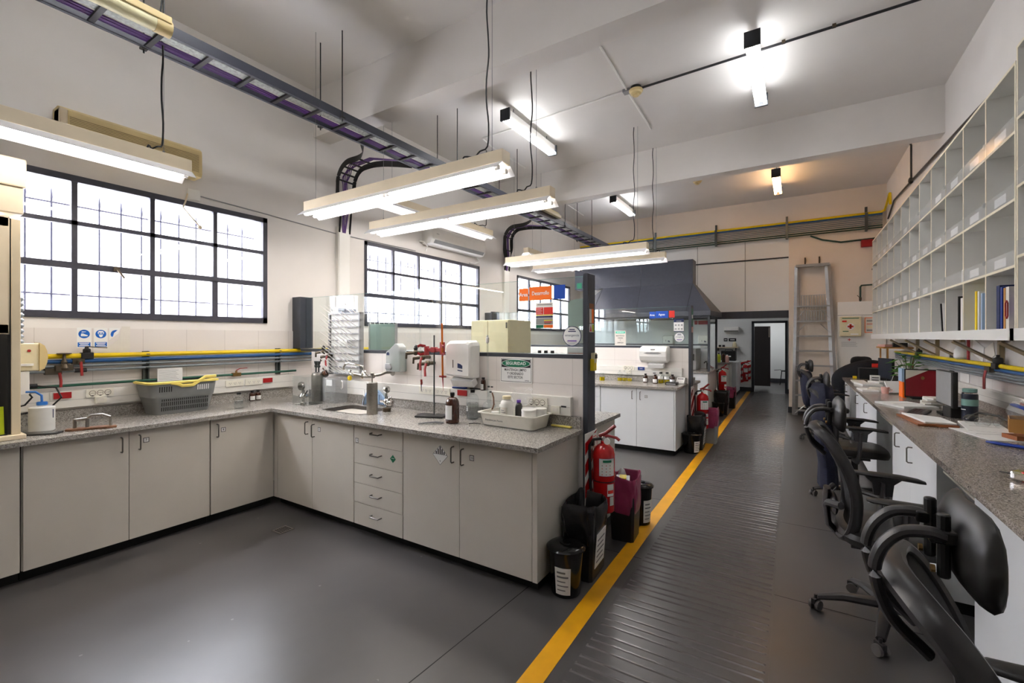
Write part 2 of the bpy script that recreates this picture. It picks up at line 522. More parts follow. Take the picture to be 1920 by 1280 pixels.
# raised joints of the white panels over the opening
b = B().m('ink_grey')
for x in (-0.93, -1.9, -2.9): b.box(x-0.004, x+0.004, YE+0.034, YE+0.039, 2.12, 3.62)
b.m('slate_dark').box(XL, -0.125, YE+0.02, YE+0.039, 3.205, 3.228)
struct(b.build('trim_1'))
struct(B().box(XL, -0.125, YE+0.0, YE+0.22, 1.965, 2.115).build('trim_2', 'slate'))
# beams across the ceiling
struct(B().box(XL, XR, 3.23, 3.455, 3.90, ZC).build('ceiling_beam', 'paint'))
struct(B().box(XL, XR, 7.01, 7.20, 3.90, ZC).build('ceiling_beam.001', 'paint'))
# the beam ends rest on a small splayed haunch at the left wall
# tiled dado along the left wall and right wall
struct(B().box(XL, XL+0.012, YB, YE, 0.0, 1.62).build('trim_3', 'tile_left'))
struct(B().box(XR-0.012, XR, YB, YE, 0.0, 1.62).build('trim_4', 'tile_right'))
# skirting of the ladder wall
struct(B().box(-0.135, XR, YE-0.015, YE, 0, 0.12).build('baseboard_back', 'skirting'))
# yellow walkway line (a hair above the floor)
b = B(); fl = lambda x, y, h=0: Vector((x, y, h))
b.prism([(-1.052, 1.0), (-0.948, 1.0), (-1.028, 9.0), (-1.095, 14.55), (-1.19, 14.55), (-1.131, 9.0)], fl, 0.0005, 0.0015)
struct(b.build('trim_5', 'yellow_line'))
# ribbed walkway
b = B().m('rib_base')
b.prism([(-0.90, 1.2), (-0.10, 1.2), (-0.16, 14.5), (-1.0, 14.5)], fl, 0.0, 0.001)
b.m('rib'); y = 1.3; k = 0
while y < 14.4:
    xa = -0.885 - 0.007*(y-1.3); xb = -0.115 - 0.004*(y-1.3)
    if not (2.68 < y < 2.92 and False):
        w = 0.021
        b.add([(xa,y,0.001),(xb,y,0.001),(xb,y+w,0.001),(xa,y+w,0.001),(xa+.01,y+.006,0.0045),(xb-.01,y+.006,0.0045),(xb-.01,y+w-.006,0.0045),(xa+.01,y+w-.006,0.0045)],
              [(4,5,6,7),(0,1,5,4),(1,2,6,5),(2,3,7,6),(3,0,4,7)])
    k += 1
    y += 0.058 if k % 3 else 0.085
struct(b.build('trim_6'))
# joints cut in the floor screed
b = B().m('gap_dark')
for (p, q) in (((-4.0, 4.36), (1.3, 4.40)), ((-2.2, 3.16), (0.6, 3.12)), ((-1.62, -1.0), (-1.36, 3.1))):
    d = (Vector(q)-Vector(p)).normalized()*0.0025; n = Vector((-d.y, d.x))
    b.prism([tuple(Vector(p)+n), tuple(Vector(p)-n), tuple(Vector(q)-n), tuple(Vector(q)+n)], fl, 0.0002, 0.0008)
struct(b.build('trim_7'))

# ---------------------------------------------------------------- windows
for i, (ya, yb) in enumerate(WIN):
    w = (yb-ya)/5
    b = B().m('window_frame'); x0, x1 = XL-0.03, XL+0.015
    b.box(x0, x1, ya, yb, WZ0, WZ0+0.055); b.box(x0, x1, ya, yb, WZ1-0.05, WZ1)
    b.box(x0, x1, ya, ya+0.04, WZ0, WZ1); b.box(x0, x1, yb-0.045, yb, WZ0, WZ1)
    for k in range(1, 5): b.box(x0, x1-0.006, ya+k*w-0.018, ya+k*w+0.018, WZ0+0.05, WZ1-0.05)
    b.box(x0, x1, ya+0.04, yb-0.04, 2.088, 2.138)       # opening sash rail
    b.box(x0, x1-0.006, ya+0.04, yb-0.04, 2.432, 2.466)
    b.box(x0, x1, ya+4*w-0.03, ya+4*w+0.02, WZ0+0.05, 2.1)
    f = struct(b.build('window_%d' % (i+1)))
    B().box(XL-0.012, XL-0.008, ya+0.03, yb-0.03, WZ0+0.04, WZ1-0.04).build('pane', 'window_glass', f, loc=tuple(-f.location))
    l = B().m('brass_dark'); yl = ya+2.5*w
    l.box(x1, x1+0.02, yl-0.02, yl+0.02, 2.10, 2.13); l.tube([(x1+0.02, yl, 2.115), (x1+0.04, yl+0.01, 2.09), (x1+0.05, yl+0.04, 2.04)], 0.008, 8)
    l.build('window_latch', None, f, loc=tuple(-f.location))
    # iron fence outside this window
    g = thing('window_bars', ['row of pointed iron bars outside the window nearest the camera', 'row of pointed iron bars outside the middle window', 'row of pointed iron bars outside the farthest window'][i], 'fence')
    xb = XL-0.75
    for k in range(19):
        yy = ya+0.075+k*0.1615
        B().m('fence_iron').tube([(xb, yy, 1.50), (xb, yy, 2.76), (xb, yy, 2.785), (xb, yy, 2.89)], [0.0085, 0.0085, 0.0135, 0.001], 6).build('bar', None, g)
    for z in (1.925, 2.735):
        B().m('fence_iron').box(xb-0.006, xb+0.006, ya-0.1, ya+3.1, z, z+0.014).build('rail', None, g)
# outside: ground, a white yard wall and the eave over the windows
struct(B().box(-7.3, -7.1, YB, 19, 0, 3.4).build('wall_exterior', 'exterior_white'))
struct(B().box(-7.3, XL-0.25, YB, 19, -0.12, 0).build('floor_exterior', 'exterior_white'))
struct(B().box(XL-0.60, XL-0.25, YB, 19, 2.93, 3.0).build('trim_8', 'soffit'))

# ---------------------------------------------------------------- the room behind the opening
b = B().m('panel_white'); YD = 14.6
b.box(XL, -1.07, YD, YD+0.12, 0, 2.75); b.box(-0.19, 0.0, YD, YD+0.12, 0, 2.75); b.box(-1.07, -0.19, YD, YD+0.12, 2.02, 2.75)
struct(b.build('wall_far', None))
struct(B().box(-0.12, -0.02, YE+0.2, YD, 0, 2.75).build('wall_side', 'panel_white'))
struct(B().box(XL, 0.0, YE+0.2, 19, 2.75, 2.85).build('ceiling_far', 'ceiling_paint'))
struct(B().box(XL, -1.07, YD-0.015, YD, 0, 0.12).box(-0.20, -0.12, YD-0.015, YD, 0, 0.12).build('baseboard_far', 'skirting'))
d = B().m('slate_dark'); d.box(-1.07, -1.01, YD-0.03, YD+0.15, 0, 2.02); d.box(-0.25, -0.19, YD-0.03, YD+0.15, 0, 2.02); d.box(-1.07, -0.19, YD-0.03, YD+0.15, 1.96, 2.02)
struct(d.build('door_1'))
# the second doorway down the passage, its dark leaf standing open
d = B().m('door_dark')
d.cbox((-0.855, YD+0.95, 0.99), 0.42, 0.04, 1.80, rz=0.12)
l = struct(d.build('door_2'))
b = B().m('chrome').box(-0.70, -0.665, YD+0.95, YD+0.955, 1.56, 1.86); b.build('door_plate', None, l, loc=tuple(-l.location))
b = B().m('panel_white'); b.box(-0.10, 0.0, YD+0.12, 18.8, 0, 2.75); b.box(-1.5, 0.0, 18.0, 18.12, 0, 2.75); b.box(-1.52, -1.40, YD+0.12, 18, 0, 2.75)
struct(b.build('wall_passage', None))
b = B().m('skirting').box(-1.4, -0.10, 17.985, 18.0, 0, 0.14)
struct(b.build('baseboard_passage'))
# ================================================================ lamps and everything under the ceiling
def bench_lamp(label, loc, rz, wires, cable=None, L=2.28, group=None, one_tube=False):
    """hanging batten: loc = middle of the lower edge of its reflector"""
    t = thing('hanging_lamp', label, 'lamp', loc, rz, group)
    h = L/2
    B().m('cream_light').box(-h, h, -0.05, 0.05, 0.055, 0.145).build('housing', None, t, bev=0.004)
    b = B().m('reflector')
    for s in (-1, 1):
        b.add([(-h,s*0.05,0.055),(h,s*0.05,0.055),(h,s*0.115,0.0),(-h,s*0.115,0.0),(-h,s*0.05,0.058),(h,s*0.05,0.058),(h,s*0.117,0.003),(-h,s*0.117,0.003)],
              [(0,1,2,3),(4,7,6,5),(2,6,7,3),(0,3,7,4),(1,5,6,2)])
    b.build('reflector', None, t)
    for s in ((-1, 1) if not one_tube else (-1,)):
        for k in (0, 1):
            xa, xb = (-h+0.06, -0.04) if k == 0 else (0.04, h-0.06)
            B().m('tube_bench').cyl((xa, s*0.048, 0.022), (xb, s*0.048, 0.022), 0.017, 12).build('fluorescent_tube', None, t)
            for xq in (xa-0.03, xb): B().m('white_plastic').cyl((xq, s*0.048, 0.022), (xq+0.03, s*0.048, 0.022), 0.019, 10).build('lamp_holder', None, t)
    for x in wires:
        B().m('ink_grey').cyl((x, 0, 0.145), (x, 0, ZC-loc[2]), 0.0018, 6).cyl((x, 0, 0.14), (x, 0, 0.17), 0.008, 6).build('suspension_wire', None, t)
    if cable is not None:
        x, tail = cable
        pts = [(x-tail, 0, 0.146), (x-tail+0.01*tail/abs(tail), 0, 0.18), (x-tail*0.6, 0.02, 0.17), (x-tail*0.3, 0, 0.19), (x, 0, 0.21)]
        z = 0.21; k = 0
        while z < ZC-loc[2]-0.2:
            z += 0.16; k += 1
            pts.append((x+0.008*math.sin(k*1.9), 0.008*math.cos(k*1.3), z))
        pts.append((x, 0, ZC-loc[2]))
        B().m('black_plastic').tube(cr(pts, 3), 0.006, 6).build('power_cable', None, t)
    return t

bench_lamp('long cream twin-tube lamp hanging over the near bench, in front of the grey post', (-2.84, 2.62, 2.70), 0.0, (-1.02, 1.02), (0.98, 0.22), group='cream hanging bench lamps')
bench_lamp('long cream twin-tube lamp hanging just behind the nearest bench lamp', (-2.91, 3.46, 2.70), 0.0, (-0.96, 0.98), (0.93, 0.15), group='cream hanging bench lamps')
bench_lamp('cream hanging lamp over the second bench, the nearer of the pair by the dark hood', (-2.84, 6.15, 2.70), 0.0, (-1.0, 1.0), (0.95, 0.15), group='cream hanging bench lamps')
bench_lamp('cream hanging lamp over the second bench, lower right one in front of the dark hood', (-2.80, 6.98, 2.70), 0.0, (-1.0, 1.0), (0.95, -0.1), group='cream hanging bench lamps', one_tube=True)
bench_lamp('peeling cream hanging lamp above the left window, under the yellowed air conditioner', (-3.85, 0.42, 2.72), PI/2, (-0.9, 0.98), (0.97, 0.09), group='cream lamps hanging along the window wall', one_tube=True)
bench_lamp('cream lamp along the window wall just below the white air conditioner', (-4.06, 4.66, 3.08), PI/2, (-0.9, 1.0), (1.02, 0.3), group='cream lamps hanging along the window wall', one_tube=True)
bench_lamp('cream lamp along the window wall above the farthest window', (-4.10, 8.1, 3.02), PI/2, (-0.9, 0.95), None, group='cream lamps hanging along the window wall', one_tube=True)

def ceiling_lamp(label, c, L, tm='tube_ceiling', dark=True):
    t = thing('ceiling_lamp', label, 'lamp', c, 0.0, 'ceiling batten lamps')
    h = L/2
    B().m('white_plastic').box(-0.045, 0.045, -h+0.012, h-0.012, -0.05, 0.04).build('housing', None, t)
    for s in (-1, 1): B().m('slate_dark' if dark else 'frame_grey').box(-0.068, 0.068, s*h-0.012, s*h+0.012, -0.095, 0.045).build('end_plate', None, t)
    for x in (-0.042, 0.042):
        B().m(tm).cyl((x, -h+0.02, -0.072), (x, h-0.02, -0.072), 0.018, 12).build('fluorescent_tube', None, t)
    for y in (-h*0.7, h*0.7): B().m('ink_grey').cyl((0, y, 0.04), (0, y, ZC-c[2]), 0.006, 6).build('hanger', None, t)
    return t
ceiling_lamp('bright twin-tube ceiling lamp nearest the camera, right of the smoke detector', (-0.34, 5.33, 4.33), 1.28)
ceiling_lamp('twin-tube ceiling lamp left of the smoke detector, behind the hanging bench lamps', (-3.04, 5.30, 4.33), 1.28)
ceiling_lamp('ceiling lamp beyond the second beam throwing a warm orange glow', (-0.28, 9.28, 4.33), 1.10, 'tube_warm')
ceiling_lamp('ceiling lamp beyond the second beam, above the dark hood', (-3.07, 9.25, 4.33), 1.24)
# lamp down the passage and in the back room
ceiling_lamp('bare tube lamp glowing behind the far doorway', (-0.62, 16.6, 2.28), 1.2, 'tube_ceiling', False).rotation_euler = (0, 0, PI/2)
ceiling_lamp('tube lamp on the low ceiling of the back room, left of the far doorway', (-2.3, 13.0, 2.6), 1.2, 'tube_ceiling', False)

# unseen lamps added to brighten the near bay, spaced like the visible ones
ceiling_lamp('unseen ceiling lamp added over the walkway above the viewpoint', (-0.34, 1.38, 4.33), 1.28)
ceiling_lamp('unseen ceiling lamp added above the left bench, over the top of the picture', (-3.04, 1.30, 4.33), 1.28)

# smoke detectors on the ceiling with black conduit
def detector(label, x, y):
    t = thing('smoke_detector', label, 'smoke detector', (x, y, ZC-0.11), 0, 'smoke detectors on the ceiling')
    B().m('black_plastic').lathe([(0.055, 0.075), (0.06, 0.09), (0.06, 0.11)], n=20).build('base', None, t)
    B().m('yellowed').lathe([(0.02, 0.0), (0.035, 0.004), (0.038, 0.02), (0.062, 0.03), (0.07, 0.05), (0.078, 0.055), (0.078, 0.072), (0.05, 0.078)], n=24).build('head', None, t)
    B().m('white_plastic' if y > 6 else 'frame_grey').box(-0.15, -0.07, -0.03, 0.05, 0.075, 0.11).build('junction_box', None, t)
detector('yellowed round smoke detector between the two near ceiling lamps', -1.565, 5.17)
detector('yellowed round smoke detector beyond the second beam', -1.52, 8.75)

def conduit(label, pts, r=0.012, m='conduit', name='ceiling_conduit', cat='conduit', clips=()):
    t = thing(name, label, cat)
    B().m(m).tube(pts, r, 8).build('pipe', None, t)
    for c in clips: B().m('brass_dark').cbox(c, 0.03, 0.03, 0.03).build('clip', None, t)
    return t
conduit('black conduit crossing the near ceiling from smoke detector to right wall', [(-1.5, 5.17, ZC-0.03), (1.42, 5.06, ZC-0.03)], 0.013, clips=[(0.3, 5.10, ZC-0.025), (-0.1, 5.115, ZC-0.025)])
conduit('black conduit crossing the ceiling beyond the second beam and bending down', [(-1.46, 8.75, ZC-0.03), (1.36, 8.66, ZC-0.03), (1.41, 8.66, ZC-0.05), (1.425, 8.66, ZC-0.1), (1.425, 8.66, 3.86)], 0.013, clips=[(0.15, 8.69, ZC-0.025)])
conduit('white surface trunking running along the near ceiling through the smoke detector', [(-1.62, 3.46, ZC-0.012), (-1.67, 5.17, ZC-0.012), (-1.7, 6.3, ZC-0.012)], 0.012, 'white_plastic', 'ceiling_trunking', 'cable trunking')
conduit('white surface trunking on the ceiling from smoke detector to left ceiling lamp', [(-1.70, 5.17, ZC-0.012), (-3.0, 5.25, ZC-0.012), (-3.85, 5.30, ZC-0.012), (-3.9, 5.6, ZC-0.012), (-3.9, 6.6, ZC-0.012)], 0.012, 'white_plastic', 'ceiling_trunking', 'cable trunking')
conduit('white surface trunking on the far ceiling above the hood', [(-1.6, 8.75, ZC-0.012), (-3.7, 8.85, ZC-0.012), (-4.2, 8.9, ZC-0.012), (-4.25, 9.9, ZC-0.012)], 0.012, 'white_plastic', 'ceiling_trunking', 'cable trunking')
# black conduit along the top of the right wall
t = conduit('black conduit running along the right wall above the pigeonhole shelves', [(1.425, 1.5, 3.40), (1.425, 8.66, 3.83), (1.425, 10.0, 3.90), (1.425, 10.6, 3.72)], 0.014, name='wall_conduit')
B().m('black_plastic').tube([(1.425, 4.33, 3.60), (1.425, 4.33, ZC)], 0.014, 8).build('pipe', None, t)
B().m('iron_black').ball((1.42, 4.33, 3.585), (0.035, 0.06, 0.055)).build('junction_box', None, t)
B().m('iron_black').ball((1.42, 8.66, 3.84), (0.03, 0.05, 0.05)).build('junction_box', None, t)

# ---------------------------------------------------------------- cable ladder
CX0, CX1, CZ = -3.95, -3.64, 3.62
t = thing('cable_ladder', 'dark slate cable ladder hung below the ceiling along the window wall', 'cable ladder')
for x, s in ((CX0, 1), (CX1, -1)):
    b = B().m('tray_slate').box(x-0.004 if s > 0 else x, x if s > 0 else x+0.004, YB, 10.4, CZ, CZ+0.075)
    b.box(min(x, x+s*0.025), max(x, x+s*0.025), YB, 10.4, CZ, CZ+0.004).box(min(x, x+s*0.02), max(x, x+s*0.02), YB, 10.4, CZ+0.071, CZ+0.075)
    b.build('side_rail', None, t)
y = 0.72
while y < 10.3:
    B().m('iron_black').box(CX0, CX1, y-0.016, y+0.016, CZ+0.004, CZ+0.022).build('rung', None, t)
    y += 0.305
b = B().m('purple_cable')
rnd = random.Random(3)
for k in range(9):
    x = CX0+0.05+0.014*(k % 6); z = CZ+0.03+0.012*(k//6)
    b.tube([(x+rnd.uniform(-.004, .004), yy, z+rnd.uniform(-.002, .003)) for yy in [YB+0.6*i for i in range(22)]], 0.0062, 6)
b.build('purple_cables', None, t)
B().m('galv').box(CX0+0.155, CX0+0.235, YB, 10.2, CZ+0.024, CZ+0.06).build('galvanised_duct', None, t)
for y in (1.32, 2.74, 4.45, 5.9, 7.6, 8.9):
    for x in (CX0-0.012, CX1+0.012):
        B().m('iron_black').cyl((x, y, CZ-0.03), (x, y, ZC), 0.006, 6).box(x-0.02, x+0.02, y-0.02, y+0.02, CZ-0.005, CZ+0.01).build('hanger_rod', None, t)

def branch(label, yc):
    t = thing('cable_ladder_branch', label, 'cable ladder', group='branches of the cable ladder')
    w = 0.12
    prof = []           # centre line x,z: out from the ladder, a quarter bend, then down the wall
    for i in range(5): prof.append((CX0-0.02-0.13*i, CZ+0.035))
    r = 0.22; cx = CX0-0.55; cz = CZ+0.035-r
    for i in range(1, 9):
        a = PI/2 + PI/2*i/8; prof.append((cx+r*math.cos(a), cz+r*math.sin(a)))
    prof += [(cx-r, cz-0.2), (cx-r, cz-0.34)]
    for s in (-1, 1):
        pts = []
        for i, (x, z) in enumerate(prof):
            ww = w + (0.26 if i == 0 else 0.13 if i == 1 else 0.04 if i == 2 else 0)
            if i == len(prof)-1: ww = w*0.62
            pts.append((x, yc+s*ww, z))
        b = B().m('iron_black')
        b.tube(cr(pts, 3), 1.0, 4, flat=(0.004, 0.036, (0.35, 0, 0.94)))
        b.tube([pts[-1], (pts[-1][0]-0.03, pts[-1][1], pts[-1][2]-0.25)], 1.0, 4, flat=(0.012, 0.02, (1, 0, 0)))
        b.build('side_rail', None, t)
    for i in range(3, len(prof), 2):
        x, z = prof[i]
        B().m('iron_black').cyl((x, yc-w, z), (x, yc+w, z), 0.011, 6).build('rung', None, t)
    b = B().m('purple_cable')
    for k in range(6):
        o = -0.05+0.014*k
        b.tube([(CX0+0.1, yc+0.5, CZ+0.03)] + [(CX0+0.02, yc+0.25, CZ+0.035)] + [(x, yc+o+0.012*math.sin(i*1.3+k), z) for i, (x, z) in enumerate(prof[2:])] + [(prof[-1][0]-0.03, yc+o*0.6, prof[-1][1]-0.25)], 0.006, 6)
    b.build('purple_cables', None, t)
branch('curved branch of the cable ladder dropping to the white duct between the first two windows', 3.62)
branch('curved branch of the cable ladder dropping behind the second pair of bench lamps', 7.34)

def duct(label, y, z1):
    t = thing('cable_duct', label, 'cable duct', group='white vertical cable ducts')
    B().m('trunk_white').box(XL, XL+0.05, y-0.09, y+0.09, 1.66, z1).build('duct_body', None, t, bev=0.004)
    B().m('white_plastic').box(XL+0.05, XL+0.054, y-0.075, y+0.075, 1.68, z1-0.02).build('duct_cover', None, t)
duct('white vertical cable duct on the wall between the first two windows', 3.62, 2.92)
duct('white vertical cable duct on the wall between the second and third windows', 7.34, 2.86)
t = thing('emergency_lamp', 'yellowed emergency tube lamp strapped to the cable ladder at the top left', 'lamp')
B().m('yellowed').box(-3.69, -3.55, 0.35, 1.34, 3.655, 3.70).build('base', None, t, bev=0.004)
B().m('tube_off').tube([(-3.61, 0.38, 3.64), (-3.61, 1.26, 3.64)], 0.052, 14).build('diffuser', None, t)
B().m('yellowed').tube([(-3.61, 1.26, 3.64), (-3.61, 1.35, 3.64)], 0.055, 14).build('end_cap', None, t)
t = thing('emergency_lamp', 'small cream emergency tube lamp on the cable ladder beyond the second beam', 'lamp')
B().m('cream_plastic').box(-3.68, -3.58, 6.4, 7.35, 3.70, 3.75).build('base', None, t, bev=0.004)
B().m('tube_off').tube([(-3.63, 6.45, 3.76), (-3.63, 7.3, 3.76)], 0.04, 12).build('diffuser', None, t)
# ================================================================ cupboards, worktops, partitions
def d_handle(b, fr, x, y, vertical=True, ln=0.105):
    r = 0.0048; o = 0.03
    if vertical: pts = [(x, y-ln/2, 0), (x, y-ln/2, o*0.75), (x, y-ln/2+0.008, o), (x, y+ln/2-0.008, o), (x, y+ln/2, o*0.75), (x, y+ln/2, 0)]
    else: pts = [(x-ln/2, y, 0), (x-ln/2, y, o*0.75), (x-ln/2+0.008, y-0.004, o), (x+ln/2-0.008, y-0.004, o), (x+ln/2, y, o*0.75), (x+ln/2, y, 0)]
    b.tube([fr(*p) for p in pts], r, 8)

def plate(b, fr, x, y, s, w=0.036, h=0.036, base='white_paper'):
    b.m('ink_black').prism([(x-w/2, y-h/2), (x+w/2, y-h/2), (x+w/2, y+h/2), (x-w/2, y+h/2)], fr, 0.0003, 0.0008)
    k = 0.004
    b.m(base).prism([(x-w/2+k, y-h/2+k), (x+w/2-k, y-h/2+k), (x+w/2-k, y+h/2-k), (x-w/2+k, y+h/2-k)], fr, 0.0005, 0.0011)
    b.m('ink_black').text(s, fr, x, y, h*0.62, 0.0013, bold=0.02)

def cupboard(label, fr, w, fronts, depth=0.6, z0=0.075, z1=0.868, m='laminate', edge=None, group='cupboards under the worktops', right_panel=0.0, left_panel=0.0, name='base_cupboard', cat='cupboard'):
    """fr: x along the front, y = height, h outwards.  fronts: ('door',x0,x1,y0,y1,hx,hy) / ('drawer',...)"""
    t = thing(name, label, cat, group=group)
    b = B().m(m)
    P = lambda x0, x1, y0, y1, h0, h1: b.prism([(x0, y0), (x1, y0), (x1, y1), (x0, y1)], fr, h0, h1)
    P(0.0, w, z0, z1, -depth, -0.021)
    if right_panel: P(w-right_panel, w, z0, z1, -0.021, 0.0)
    if left_panel: P(0, left_panel, z0, z1, -0.021, 0.0)
    b.build('carcass', None, t)
    B().m('plinth').prism([(0.0, 0.0), (w-0.03*(right_panel > 0), 0.0), (w-0.03*(right_panel > 0), z0), (0.0, z0)], fr, -depth, -0.065).build('plinth', None, t)
    for f in fronts:
        kind, x0, x1, y0, y1, hx, hy = f[:7]
        g = 0.0018
        pb = B().m(m)
        pb.prism([(x0+g, y0+g), (x1-g, y0+g), (x1-g, y1-g), (x0+g, y1-g)], fr, -0.019, 0.0)
        p = pb.build(kind, None, t, bev=0.001)
        if hx is not None:
            hb = B().m('handle_metal'); d_handle(hb, fr, hx, hy, kind == 'door'); hb.build('handle', None, p)
        for e in f[7:]: e(fr, p)
    return t
def num(s, x, y):
    def go(fr, p):
        b = B(); plate(b, fr, x, y, s); b.build('number_plate', None, p)
    return go
def hazard(x, y):
    def go(fr, p):
        s = 0.068
        b = B().m('ink_black').prism([(x-s, y), (x, y-s), (x+s, y), (x, y+s)], fr, 0.0003, 0.0008)
        k = s-0.003
        b.m('white_paper').prism([(x-k, y), (x, y-k), (x+k, y), (x, y+k)], fr, 0.0005, 0.0011)
        b.m('ink_black')
        for i in range(-3, 4):
            xa = x+i*0.0175; hw = 0.0048; top = k-abs(i*0.0175)-hw
            if top > 0.004: b.prism([(xa-hw, y+0.004), (xa+hw, y+0.004), (xa+hw, y+top), (xa-hw, y+top)], fr, 0.001, 0.0015)
        b.text('9', fr, x, y-0.042, 0.02, 0.0014)
        b.build('hazard_diamond', None, p)
    return go
def green_diamond(x, y):
    def go(fr, p):
        s = 0.03
        b = B().m('ink_green').prism([(x-s, y), (x, y-s), (x+s, y), (x, y+s)], fr, 0.0003, 0.0008)
        b.m('ink_white').prism([(x-0.014, y+0.002), (x+0.014, y+0.002), (x+0.014, y+0.005), (x-0.014, y+0.005)], fr, 0.001, 0.0013)
        b.build('green_diamond', None, p)
    return go

LF = FX(0, 0, -4.10)             # left run: x of the frame = room y
cupboard('white base cupboard at the far left edge under the cream fume cabinet', frame((-4.10, -0.90, 0), (0,1,0), (0,0,1)), 1.638,
         [('door', 0.55, 1.09, 0.075, 0.866, 1.03, 0.775), ('door', 1.09, 1.635, 0.075, 0.866, None, 0)], depth=0.68)
cupboard('white two-door base cupboard number 7 below the grey basket', frame((-4.10, 0.744, 0), (0,1,0), (0,0,1)), 1.07,
         [('door', 0.003, 0.535, 0.075, 0.866, 0.489, 0.775), ('door', 0.535, 1.068, 0.075, 0.866, 0.594, 0.775, num('7', 0.637, 0.783))], depth=0.68)
cupboard('white single-door base cupboard number 8 beside the inside corner', frame((-4.10, 1.816, 0), (0,1,0), (0,0,1)), 0.54,
         [('door', 0.002, 0.535, 0.075, 0.866, 0.05, 0.768, num('8', 0.10, 0.768))], depth=0.68)
BF = lambda x0: frame((x0, 2.352, 0), (1,0,0), (0,0,1))
cupboard('white two-door cupboard number 5 under the sink', BF(-4.098), 1.126,
         [('door', 0.06, 0.582, 0.075, 0.866, 0.522, 0.765), ('door', 0.582, 1.125, 0.075, 0.866, 0.614, 0.752, num('5', 0.68, 0.768))], left_panel=0.058)
cupboard('white five-drawer unit in the near bench with a green diamond sticker', BF(-2.970), 0.543,
         [('drawer', 0.002, 0.541, 0.712, 0.866, 0.265, 0.812, num('13', 0.037, 0.735)), ('drawer', 0.002, 0.541, 0.556, 0.712, 0.265, 0.65, green_diamond(0.44, 0.645)),
          ('drawer', 0.002, 0.541, 0.402, 0.556, 0.265, 0.492), ('drawer', 0.002, 0.541, 0.248, 0.402, 0.265, 0.335), ('drawer', 0.002, 0.541, 0.075, 0.248, 0.265, 0.178)], name='drawer_unit', cat='drawer unit')
cupboard('white end cupboard number 10 with the striped hazard diamond', BF(-2.426), 1.12,
         [('door', 0.002, 0.527, 0.075, 0.866, 0.477, 0.76, hazard(0.358, 0.738)), ('door', 0.527, 1.085, 0.075, 0.866, 0.56, 0.755, num('10', 0.63, 0.757))], right_panel=0.033)
# worktop: one continuous L of granite with a sink cut-out
def slab(b, x0, x1, y0, y1): b.box(x0, x1, y0, y1, 0.87, 0.90)
t = thing('worktop', 'speckled grey granite worktop running along the windows and round into the near bench', 'worktop')
b = B().m('granite')
SX0, SX1, SY0, SY1 = -3.62, -3.08, 2.50, 2.84
slab(b, -4.787, -4.055, YB, 2.30)
slab(b, -4.787, SX0, 2.30, 2.957); slab(b, SX1, -1.270, 2.295, 2.957); slab(b, SX0, SX1, 2.30, SY0); slab(b, SX0, SX1, SY1, 2.957)
b.build('slab', None, t)
B().m('granite').box(-4.787, -4.767, YB, 2.95, 0.90, 0.985).build('upstand', None, t)
B().m('granite').box(-4.45, -1.285, 2.938, 2.957, 0.90, 0.985).build('upstand', None, t)
t = thing('sink', 'stainless steel sink sunk in the near bench worktop', 'sink')
b = B().m('sink_steel')
fr = FZ(0, 0, 0)
rings = []
for (ins, z) in ((-0.004, 0.902), (0.012, 0.901), (0.014, 0.89), (0.03, 0.70), (0.06, 0.68)):
    x0, x1, y0, y1, r = SX0+ins, SX1-ins, SY0+ins, SY1-ins, 0.05
    ring = []
    for cx, cy, a0 in ((x1-r, y0+r, -PI/2), (x1-r, y1-r, 0), (x0+r, y1-r, PI/2), (x0+r, y0+r, PI)):
        for i in range(5):
            a = a0+PI/2*i/4; ring.append(Vector((cx+r*math.cos(a), cy+r*math.sin(a), z)))
    rings.append(ring)
b.loft(rings, False, True); b.add(rings[-1], [tuple(range(len(rings[-1])))])
b.build('bowl', None, t)
B().m('chrome').lathe([(0.03, 0.679), (0.035, 0.684), (0.02, 0.685)], c=(-3.35, 2.67, 0)).build('drain', None, t)

# ---------------------------------------------------------------- partition with glazed screen (benches 1 and 2)
def partition(x0, x1, y0, ztop):
    b = B().m('tile_bench').box(x0, x1, y0, y0+0.125, 0, ztop)
    struct(b.build('wall_partition'))
def screen(label, x0, x1, yc, z0, z1, wallpost=True):
    t = thing('glazed_screen', label, 'glass screen', group='glazed screens on the tiled partitions')
    B().m('screen_glass').box(x0, x1-0.035, yc-0.003, yc+0.003, z0+0.028, z1).build('glass_pane', None, t)
    B().m('glass_edge').box(x0, x1-0.035, yc-0.003, yc+0.003, z1, z1+0.0015).build('glass_edge', None, t)
    B().m('slate').box(x0, x1-0.035, yc-0.066, yc+0.064, z0, z0+0.028).build('sill_rail', None, t)
    B().m('slate').box(x1-0.036, x1, yc-0.07, yc+0.066, 0.0, z1+0.01).build('end_post', None, t)
    if wallpost: B().m('slate').box(XL+0.001, XL+0.15, yc-0.07, yc+0.085, z0+0.03, z1+0.01).build('wall_post', None, t)
    return t
partition(-4.45, -1.276, 2.97, 1.395)
screen('glass screen over the near bench with orange sign, held by slate posts', XL+0.15, -1.24, 3.035, 1.396, 1.99)
partition(-4.45, -1.276, 6.68, 1.395)
screen('glass screen over the second bench with the blue and red sign', XL+0.15, -1.24, 6.745, 1.396, 1.99)

